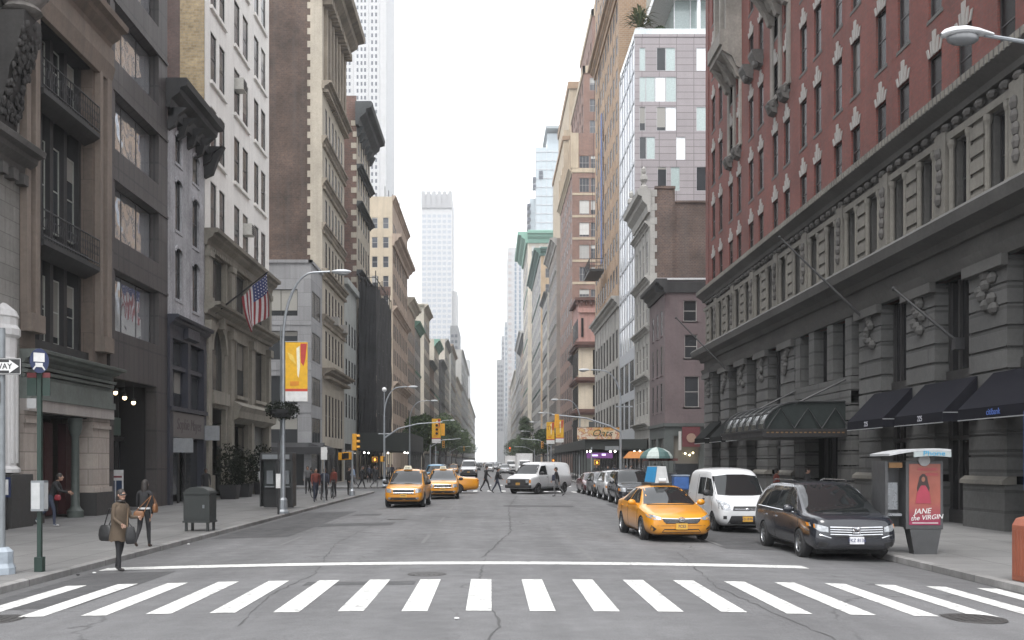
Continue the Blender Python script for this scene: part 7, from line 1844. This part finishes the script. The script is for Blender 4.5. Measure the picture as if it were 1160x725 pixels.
for x,y,sg,l in ((-8.95,150,1,'left'),(-8.95,224.5,1,'left, farther'),(8.9,150.2,-1,'right'),(9.6,224.2,-1,'right, farther')):
    o=empty('signal_mast',(x,y,SB),0,f'grey signal mast and arm up the avenue on the {l}','pole'); P_(o,'mast',M_galv,lambda b: b.tube([(0,0,0),(0,0,4.6)],.08,8)); P_(o,'arm',M_galv,lambda b: b.tube([(0,0,4.3),(sg*1.8,0,5.3),(sg*4.5,0,5.5)],[.06,.05,.04],6))
# posts on the left
o=empty('sign_post',(-8.62,52.5,SB),0,'thin post with a white parking sign beside the phone booth','sign'); P_(o,'post',M_galv,lambda b: b.tube([(0,0,0),(0,0,2.9)],.03,6)); P_(o,'sign',M_signw,lambda b: b.box(-.16,.16,-.05,-.03,2.2,2.85))
o=empty('notice_post',(-8.45,40.4,SB),0,'thin dark post with a small white notice beside the bannered lamp','sign'); P_(o,'post',M_signblk,lambda b: b.box(-.035,.035,-.03,.03,0,2.9)); P_(o,'sign',M_signw,lambda b: b.box(-.09,.09,-.05,-.032,1.05,1.62))
# phone booth
o=empty('phone_booth',(-9.55,45.6,SB),0,'dark double phone booth standing on the left sidewalk','phone booth')
M_booth=plain('phone_booth_dark',(.022,.023,.024),.5)
P_(o,'roof',M_booth,lambda b: b.box(-.72,.72,-.5,.5,2.15,2.5),bevel=.03)
for x in (-.70,0,.70): P_(o,'side_panel',M_booth,lambda b: b.box(x-.03,x+.03,-.45,.45,.1,2.15))
P_(o,'back_panel',plain('booth_glass',(.06,.07,.07),.15),lambda b: b.box(-.67,.67,.1,.14,.9,2.15)); P_(o,'kick_panel',M_booth,lambda b: b.box(-.67,.67,.05,.2,.05,.9))
for x in (-.36,.36): P_(o,'telephone',M_galvd,lambda b:(b.box(x-.15,x+.15,-.05,.1,1.1,1.7),b.box(x-.2,x+.2,-.2,.1,.95,1.0)))
P_(o,'header_sign',M_galvd,lambda b: b.box(-.6,.6,-.515,-.502,2.22,2.42))
# bicycle
def bicycle(x,y,rz,label):
    o=empty('bicycle',(x,y,SB),R(rz),label,'bicycle')
    for cy in (-.52,.52):
        w=P_(o,'wheel',M_tyre,lambda b: b.tube([(0,cy+.33*math.cos(a*math.pi/12),.34+.33*math.sin(a*math.pi/12)) for a in range(25)],.02,6,cap=False))
        P_(w,'spokes',M_galv,lambda b:[b.tube([(0,cy,.34),(0,cy+.31*math.cos(a*math.pi/6),.34+.31*math.sin(a*math.pi/6))],.004,3) for a in range(12)])
    P_(o,'frame',M_black,lambda b:(b.tube([(0,.52,.34),(0,.1,.32),(0,-.36,.82),(0,.22,.82),(0,.1,.32)],.018,6),b.tube([(0,.52,.34),(0,.22,.82)],.012,6),b.tube([(0,-.52,.34),(0,-.36,.82),(0,-.33,.95)],.016,6),b.tube([(0,.22,.82),(0,.25,.95)],.014,6)))
    P_(o,'handlebar',M_black,lambda b: b.tube([(-.26,-.28,1.0),(-.2,-.38,.98),(.2,-.38,.98),(.26,-.28,1.0)],.014,6)); P_(o,'saddle',M_black,lambda b: b.ball((0,.26,.97),.07,.14,.04,8,5)); P_(o,'crank',M_galvd,lambda b: b.tube([(-.02,.1,.32),(.02,.1,.32)],.09,14))
bicycle(-9.05,58.0,15,'black bicycle parked at the kerb by the near signal pole'); bicycle(-9.9,58.6,-25,'second black bicycle leaning farther from the kerb')
# sandwich board in the panelled entrance
o=empty('poster_stand',(-15.95,43.2,SB),0,'white poster stand with two blue pictures at the panelled entrance','poster stand'); P_(o,'board',M_signw,lambda b: b.box(-.3,.3,-.05,.05,.05,1.75))
for x in (-.27,.03): P_(o,'picture',plain('dark_blue_picture',(.03,.05,.10),.4),lambda b: b.box(x,x+.24,-.06,-.052,.35,1.3))
P_(o,'heading',plain('dark_red_heading',(.2,.05,.06),.5),lambda b: b.box(-.27,.27,-.06,-.052,1.42,1.5))
# planters with dark shrubs before the white building
random.seed(3)
for k,(y,hh,l) in enumerate([(57.2,3.2,'tallest dark shrub in a planter nearest the narrow house'),(60.3,2.9,'dark bushy planter below the arched window'),(65.4,3.3,'dark bushy planter beside the shop piers of the white building'),(70.4,2.8,'dark bushy planter at the far corner of the white building')]):
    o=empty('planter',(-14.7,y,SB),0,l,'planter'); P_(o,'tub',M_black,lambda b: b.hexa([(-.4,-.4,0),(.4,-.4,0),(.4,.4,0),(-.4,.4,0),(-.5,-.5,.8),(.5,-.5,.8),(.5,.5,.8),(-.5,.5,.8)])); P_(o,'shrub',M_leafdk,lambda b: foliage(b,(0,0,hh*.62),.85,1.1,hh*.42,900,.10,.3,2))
# US flag on the white building
o=empty('flag',(-15.1,56.6,10.8),0,'stars and stripes flag on a slanted pole on the white building base','flag')
P_(o,'flagpole',M_black,lambda b: b.tube([(-.4,.2,-.3),(3.0,-1.5,1.75)],[.06,.035],8))
def flagsheet(b,u0,u1,v0,v1,m,nu=10,off=0):
    rr=[]
    for i in range(nu+1):
        u=u0+(u1-u0)*i/nu; row=[]
        for v in (v0,(v0+v1)/2,v1):
            # u down the drop, v along the pole
            base=Vector((2.95,-1.47,1.7))+(Vector((1.35,-.68,.52))-Vector((2.95,-1.47,1.7)))*v*(1-.30*u)
            base+=Vector((.16*math.sin(5*v+2.2*u)*u+.05*math.sin(9*v),-.12*math.cos(6*v+u)*u,-2.35*u))+Vector((0,-off,0)); row.append(base)
        rr.append(row)
    b.grid(rr,m)
fr_=plain('flag_red',(.2,.025,.03),.8); fw_=plain('flag_white',(.42,.41,.41),.8); fb_=plain('flag_blue',(.03,.04,.12),.8)
P_(o,'cloth',[fr_,fw_],lambda b:[flagsheet(b,0,1,k/13,(k+1)/13,k%2) for k in range(13)],smooth=True)
P_(o,'canton',fb_,lambda b: [flagsheet(b,0,.42,k/13,(k+1)/13,0,6,.012) for k in range(7)],smooth=True)
def f(b):
    for i in range(5):
        for j in range(6):
            u=.05+.08*i; v=.03+.085*j; bs=Vector((2.95,-1.47,1.7))+(Vector((1.35,-.68,.52))-Vector((2.95,-1.47,1.7)))*v*(1-.30*u)+Vector((.16*math.sin(5*v+2.2*u)*u+.05*math.sin(9*v),-.12*math.cos(6*v+u)*u,-2.35*u)); b.ball(bs+Vector((0,-.03,0)),.035,.01,.035,5,4)
P_(o,'stars',fw_,f)
# phone kiosk on the right with a pink poster
o=empty('phone_kiosk',(9.78,23.1,SB),R(-2),'phone kiosk with curved white roof and a pink lit poster on the right sidewalk','phone kiosk')
M_kiosk=plain('kiosk_grey',(.055,.056,.058),.4); M_kroof=plain('kiosk_roof_white',(.40,.41,.42),.5)
def f(b):
    n=10; A=[(-.82+1.36*k/n, 2.18+.22*math.sin(math.pi*(.15+.5*k/n))) for k in range(n+1)]
    b.prism(A+[(x,z-.05) for x,z in A[::-1]],'y',-.35,.95)
P_(o,'roof',M_kroof,f)
def f(b):
    n=10; A=[(-.28+.82*k/n, 2.18+.22*math.sin(math.pi*(.15+.5*(.4+.6*k/n)))-.055) for k in range(n+1)]
    b.prism(A+[(x,z-.12) for x,z in A[::-1]],'y',-.36,-.30)
s=P_(o,'roof_fascia',plain('kiosk_fascia',(.30,.34,.34),.4),f); text('Phone',.15,plain('phone_blue',(.03,.26,.45),.5),s,(.16,-.366,2.285),(R(90),0,0),sx=1.3)
P_(o,'poster_case',M_kiosk,lambda b: b.box(-.34,.50,-.02,.14,.56,2.12),bevel=.015)
P_(o,'phone_wall',M_kiosk,lambda b:(b.box(-.78,-.36,.35,.42,.6,2.12),b.box(-.80,-.74,-.02,.9,.6,2.12),b.box(-.34,-.30,.14,.9,.6,2.12)))
P_(o,'telephone',plain('phone_steel',(.25,.26,.27),.3,.7),lambda b:(b.box(-.68,-.44,.22,.35,1.0,1.62),b.box(-.72,-.40,.05,.35,.86,.92)))
P_(o,'round_emblem',plain('kiosk_emblem',(.3,.3,.3),.4),lambda b: b.tube([(.06,-.03,2.13),(.06,-.07,2.13)],.13,18)); P_(o,'yellow_label',plain('dull_orange_label',(.2,.10,.03),.5),lambda b: b.box(-.72,-.42,-.03,.0,1.96,2.08))
P_(o,'pedestal',M_kiosk,lambda b: b.hexa([(-.16,-.05,0),(.34,-.05,0),(.34,.25,0),(-.16,.25,0),(-.26,-.06,.56),(.44,-.06,.56),(.44,.3,.56),(-.26,.3,.56)]))
def poster():
    m=NT('pink_poster'); q=m.obj(); x,y,z=m.sep(q); n=m.noise(q,3,4)
    col=m.mix(m.rng(z,.7,1.2,1,0),(.28,.085,.06,1),(.22,.025,.065,1)); return m.out(m.gain(col,m.rng(n,.3,.7,.85,1.1)),.25)
pp=P_(o,'poster',poster(),lambda b: b.box(-.27,.43,-.034,-.0215,.66,2.05))
P_(pp,'hair_shape',plain('poster_dark',(.035,.018,.016),.4),lambda b: b.prism([(-.08,1.40),(-.1,1.5),(-.06,1.66),(-.04,1.76),(.02,1.82),(.07,1.82),(.13,1.76),(.15,1.64),(.19,1.5),(.17,1.4)],'y',-.039,-.0345))
P_(pp,'face_shape',plain('poster_skin',(.26,.11,.07),.4),lambda b: b.prism([(.045+.04*math.cos(a*.524),1.70+.06*math.sin(a*.524)) for a in range(12)],'y',-.0436,-.0392))
P_(pp,'dress_shape',plain('poster_pink',(.30,.035,.06),.4),lambda b: b.prism([(-.13,1.15),(-.1,1.38),(-.03,1.52),(.0,1.56),(.09,1.56),(.12,1.52),(.19,1.38),(.22,1.15)],'y',-.043,-.0395))
P_(pp,'heading_bars',plain('poster_heading',(.30,.05,.05),.4),lambda b:(b.box(-.08,.36,-.038,-.0345,1.90,1.96),b.box(.1,.38,-.0379,-.0344,1.78,1.84)))
text('JANE',.17,M_signw,pp,(.02,-.04,.97),(R(90),R(-4),0),shear=.3); text('the VIRGIN',.15,M_signw,pp,(.12,-.04,.83),(R(90),R(-4),0),shear=.3)
P_(pp,'footer_line',M_signw,lambda b: b.box(-.2,.38,-.038,-.0345,.70,.715))
# orange newspaper box at the right edge
o=empty('newspaper_box',(9.5,17.8,SB),R(4),'orange newspaper box cut off by the right edge of the photo','newspaper box')
M_orng=plain('faded_orange_plastic',(.26,.085,.05),.5)
P_(o,'cabinet',M_orng,lambda b: b.prism([(-.25,0),(.25,0),(.25,.98),(.18,1.1),(.0,1.14),(-.18,1.1),(-.25,.98)],'y',-.22,.22),bevel=.02)
P_(o,'window',M_signblk,lambda b: b.box(-.17,.17,-.235,-.222,.55,.92)); P_(o,'handle',M_black,lambda b: b.box(-.12,.12,-.27,-.23,.95,.99)); P_(o,'ribs',M_orng,lambda b:[b.box(-.26,-.25,-.2+.1*k,-.15+.1*k,.1,.9) for k in range(4)])
# blue and white hanging sign at the right edge
o=empty('projecting_sign',(13.65,24.8,1.6),0,'narrow blue and white upright sign at the right edge','sign'); P_(o,'panel',plain('white_blue_panel',(.45,.55,.72),.4),lambda b: b.box(-.55,.55,-.05,.05,0,1.85)); P_(o,'border',plain('blue_border',(.05,.12,.45),.5),lambda b:(b.box(-.60,-.55,-.055,.055,-.05,1.9),b.box(-.55,.6,-.055,.055,1.85,1.9),b.box(-.55,.6,-.055,.055,-.05,0))); P_(o,'post',M_black,lambda b: b.box(-.04,.04,-.04,.04,-1.45,-.05))
# near lamp at the top right
o=empty('street_lamp',(11.85,18.4,SB),0,'white cobra head street lamp reaching in from the top right edge','street lamp')
P_(o,'pole',M_galv,lambda b: b.tube([(0,0,0),(0,0,8.4)],[.11,.08],10)); P_(o,'arm',M_galv,lambda b: b.tube([(0,0,8.0),(-.3,0,8.9),(-1.2,0,9.55),(-2.9,0,9.83)],[.05,.045,.04,.035],8))
P_(o,'lamp_head',plain('pale_lamp_casting',(.60,.61,.62),.35),lambda b: b.grid([[(-2.75-.95*t, .17*s*math.cos(a*.449)*1.0, 9.83+.05*math.sin(math.pi*t)+ (.11*s*math.sin(a*.449) if math.sin(a*.449)>0 else .05*s*math.sin(a*.449))) for a in range(14)] for t,s in ((0,.35),(.12,.5),(.3,.75),(.55,1),(.8,1),(.93,.8),(1,.3))],0,True),smooth=True)
P_(o,'lens',plain('smoky_lens',(.14,.145,.15),.15,spec=.8),lambda b: b.ball((-3.3,0,9.77),.30,.15,.13,14,8),smooth=True)
# vendor cart, umbrella
o=empty('vendor_cart',(10.35,62.0,SB),R(3),'street food cart with cluttered counter behind the taxi','food cart')
P_(o,'cart_body',plain('cart_steel',(.16,.16,.165),.35,.6),lambda b:(b.box(-.75,.75,-.9,.9,.45,1.35),b.box(-.8,.8,-.95,.95,1.35,1.42)),bevel=.015); P_(o,'canopy_frame',M_galvd,lambda b:[b.tube([(x,y,1.4),(x,y,2.2)],.02,5) for x in (-.7,.7) for y in (-.85,.85)]); P_(o,'shade',plain('maroon_awning',(.09,.03,.028),.8),lambda b: b.box(-.85,.85,-1.0,1.0,2.15,2.3))
for y in (-.5,.5):
    for x in (-.72,.72): P_(o,'wheel',M_tyre,lambda b: b.tube([(x-.04,y,.25),(x+.04,y,.25)],.25,16))
o=empty('parasol',(9.95,61.0,SB),0,'green and white vendor umbrella open over the food cart','umbrella'); P_(o,'pole',M_galv,lambda b: b.tube([(0,0,0),(0,0,2.95)],.025,6))
def f(b):
    n=16
    for k in range(n):
        a0,a1=2*math.pi*k/n,2*math.pi*(k+1)/n; prev=None
        for r0,z0,r1,z1 in ((0,2.98,.45,2.88),(.45,2.88,.8,2.68),(.8,2.68,.98,2.42),(.98,2.42,1.0,2.3)):
            b.face([(r0*math.cos(a0),r0*math.sin(a0),z0),(r1*math.cos(a0),r1*math.sin(a0),z1),(r1*math.cos(a1),r1*math.sin(a1),z1),(r0*math.cos(a1),r0*math.sin(a1),z0)],(k//2)%2)
P_(o,'canopy',[plain('dark_green_canvas',(.07,.13,.125),.7),plain('pale_canvas',(.42,.48,.46),.7)],f)
o=empty('drinks_cooler',(10.55,56.5,SB),0,'blue plastic drinks cooler beside the food cart','cooler'); P_(o,'box',plain('blue_plastic',(.05,.13,.36),.4),lambda b: b.box(-.42,.42,-.4,.4,.55,1.3),bevel=.08); P_(o,'stand',M_black,lambda b: b.box(-.4,.4,-.38,.38,0,.55)); P_(o,'lid',plain('pale_lid',(.3,.36,.45),.4),lambda b: b.box(-.44,.44,-.42,.42,1.3,1.37))
o=empty('market_stand',(10.7,74.5,SB),0,'orange roofed vendor stand near the right corner','stall'); P_(o,'roof',plain('orange_canvas',(.42,.16,.03),.7),lambda b: b.hexa([(-.9,-.9,2.35),(.9,-.9,2.35),(.9,.9,2.35),(-.9,.9,2.35),(-.5,-.5,2.85),(.5,-.5,2.85),(.5,.5,2.85),(-.5,.5,2.85)])); P_(o,'counter',M_black,lambda b: b.box(-.8,.8,-.8,.8,.1,1.1)); P_(o,'posts',M_galvd,lambda b:[b.tube([(x,y,0),(x,y,2.4)],.02,5) for x in (-.8,.8) for y in (-.8,.8)])
# right sidewalk shed with billboard
sh=shed('shop_shed','dark plywood sidewalk shed carrying a colourful billboard on the right sidewalk',9.4,15.6,101.3,150,3.5,4.5)
def bbm():
    m=NT('billboard_print'); q=m.obj(); n=m.n('ShaderNodeTexNoise'); n.inputs['Scale'].default_value=1.1; n.inputs['Detail'].default_value=3; n.inputs['Distortion'].default_value=1.5; m.l(q,n.inputs['Vector'])
    r=m.n('ShaderNodeValToRGB'); m.l(n.outputs['Fac'],r.inputs[0]); e=r.color_ramp.elements; e[0].position=.36; e[0].color=(.45,.20,.03,1); e[1].position=.62; e[1].color=(.55,.45,.32,1)
    for p_,c_ in ((.44,(.55,.42,.22,1)),(.5,(.35,.09,.05,1)),(.56,(.55,.50,.40,1))): k=e.new(p_); k.color=c_
    return m.out(r.outputs[0],.6)
o=empty('billboard',(10.9,101.1,4.45),0,'long colourful food billboard on the front of the right sidewalk shed','billboard'); P_(o,'face',bbm(),lambda b: b.box(-2.3,2.0,-.06,.0,.05,1.2)); P_(o,'frame',M_black,lambda b: b.box(-2.36,2.06,.002,.1,0,1.26)); text('Oats',.95,plain('dark_green_script',(.03,.06,.035),.6),o,(.15,-.07,.62),(R(90),0,0),shear=.35,sx=1.1)
o=empty('lit_shop_sign',(11.0,101.6,2.6),0,'purple lit shop sign under the right sidewalk shed','sign'); P_(o,'panel',emis('purple_glow',(.30,.10,.38),.22),lambda b: b.box(-1.5,1.2,-.05,.0,0,.55)); P_(o,'bright_tubes',emis('lilac_tube',(.6,.5,.9),1.0),lambda b:(b.box(-.9,-.3,-.08,-.05,.2,.36),b.box(.1,.5,-.08,-.05,.25,.45)))
# manholes
M_iron2=plain('worn_cast_iron',(.045,.043,.042),.55)
def manhole(x,y,rx,ry,label):
    o=empty('manhole_cover',(x,y,crown(x)),0,label,'manhole cover')
    P_(o,'frame',M_iron2,lambda b: b.lathe((0,0,.002),[(rx*1.1,0),(rx*1.08,.006),(rx,.008),(rx*.98,.004)],28)); P_(o,'cover',M_iron2,lambda b:(b.lathe((0,0,.004),[(rx*.96,0),(rx*.95,.006)],28),[b.box(-rx*.7+i*rx*.28-.02,-rx*.7+i*rx*.28+.02,-rx*.6,rx*.6,.009,.014) for i in range(6)]))
manhole(-1.18,18.8,.33,.33,'round manhole cover between the stop line and the crosswalk'); manhole(6.65,14.05,.42,.42,'round manhole cover by the right crosswalk stripes'); manhole(-6.8,14.0,.40,.40,'round manhole cover by the left crosswalk stripes'); manhole(-3.4,37,.35,.35,'small manhole cover far up the left lane')
# plants and trees
def leafy(name,label,c,h,r,n,leafm,trunk=.18,th=None,cat='tree',group=None,s=.16,sq=.8):
    o=empty(name,c,random.uniform(0,6),label,cat,group); th=th or h*.4
    def f(b):
        b.tube([(0,0,0),(.05*r,0,th*.6),(0,.05*r,th)],[trunk,trunk*.75,trunk*.6],8)
        for k in range(7):
            a=k*.9+random.random(); e=Vector((r*.65*math.cos(a),r*.65*math.sin(a),th+(h-th)*random.uniform(.25,.8))); b.tube([(0,0,th*.85+.05*k),(e.x*.5,e.y*.5,(th+e.z)/2+.2),e],[trunk*.45,trunk*.25,trunk*.1],5)
    P_(o,'trunk',plain('tree_bark',(.05,.04,.032),.9),f)
    def f(b):
        for k in range(11):
            a=random.uniform(0,6.3); q=random.uniform(0,.68)*r; zc=th+(h-th)*random.uniform(.2,.85); rr=r*random.uniform(.35,.55)*(1.15-.5*abs((zc-th)/(h-th)-.4))
            foliage(b,(q*math.cos(a),q*math.sin(a),zc),rr,rr,rr*sq,n//11,s,0,3)
    P_(o,'crown',leafm,f); return o
random.seed(21)
for k,(y,h,r,x) in enumerate([(152.5,9.2,3.3,-10.2),(176,10.5,4.2,-10.3),(196,11,4.5,-9.9),(216,10.5,4.6,-9.7),(246,11.5,5,-9.4),(280,11,5,-9.4),(330,12,5,-9.2)]):
    leafy('street_tree',['leafy green street tree nearest on the left kerb','leafy green street tree behind the nearest one on the left'][k] if k<2 else 'leafy green street tree farther along the left kerb',(x,y,SB),h,r,4200,M_leafs,.2,group='street trees on the left' if k>1 else None,s=.24)
for k,(y,h,r,x) in enumerate([(205,9.5,3.4,10.6),(250,9.0,4.2,10.3),(268,15,3.0,9.4),(300,9.5,5,9.9),(350,10.5,5,9.8),(410,11,5,9.6)]):
    leafy('street_tree',{0:'bushy green street tree nearest on the right kerb',2:'tall pointed green tree standing above the others on the right'}.get(k,'bushy green street tree farther along the right kerb'),(x,y,SB),h,r,4200,M_leafs,.2,group=None if k in (0,2) else 'street trees on the right',s=.24)
def f(b):
    for k in range(150):
        a=random.uniform(0,6.28); l=random.uniform(1.4,3.0); e=random.uniform(.25,1.35); d=Vector((math.cos(a)*math.cos(e),math.sin(a)*math.cos(e),math.sin(e))); s_=Vector((0,0,random.uniform(.5,1.7))); w=d.cross(Vector((0,0,1))).normalized()*.07
        m_=s_+d*l*.6; t_=s_+d*l+Vector((0,0,-.35*l)); b.face([s_-w,s_+w,m_+w,m_-w],k%2); b.face([m_-w,m_+w,t_],k%2)
o=empty('roof_plant',(16.5,112.6,49.6),0,'spiky green roof plant on the corner of the lavender building','plant'); P_(o,'leaves',[plain('dry_leaf',(.12,.12,.05),.7),plain('green_leaf',(.07,.10,.04),.7)],f); P_(o,'stem',plain('plant_stem',(.08,.06,.04),.9),lambda b: b.tube([(0,0,0),(0,0,1.6)],.09,6)); P_(o,'tub',M_wpan,lambda b: b.lathe((0,0,0),[(.45,0),(.55,.6)],12))
o=empty('roof_plant',(18.9,113.6,49.1),0,'small leafy shrub beside the spiky roof plant','plant'); P_(o,'leaves',M_leafs,lambda b: foliage(b,(0,0,1.2),.8,.7,.7,500,.14,0,3)); P_(o,'tub',M_wpan,lambda b: b.lathe((0,0,0),[(.4,0),(.5,.6)],12))
# bits of litter at the kerbs
random.seed(9)
for k,(x,y,lab) in enumerate([(-8.05,19.8,'crumpled dark litter at the left kerb corner'),(-7.85,20.1,'white scrap of paper on the road by the left kerb'),(-6.3,14.6,'white scrap of litter by the left manhole cover'),(-.45,13.4,'tiny white scrap on the road in front of the crosswalk'),(-8.1,27.2,'white scrap in the gutter behind the woman in black')]):
    g=MB(); g.ball((x,y,crown(x)+.015),.04,.03,.015,7,5); o=g.build('litter',M_signw if k else M_trim); tag(o,lab,'litter')
g=MB(); g.ball((-11.2,38.5,.19),.16,.07,.05,8,5); g.ball((-11.2,38.6,.25),.05,.04,.05,6,4); tag(g.build('pigeon',plain('pigeon_grey',(.10,.10,.11),.7)),'dark pigeon pecking on the left sidewalk','pigeon')
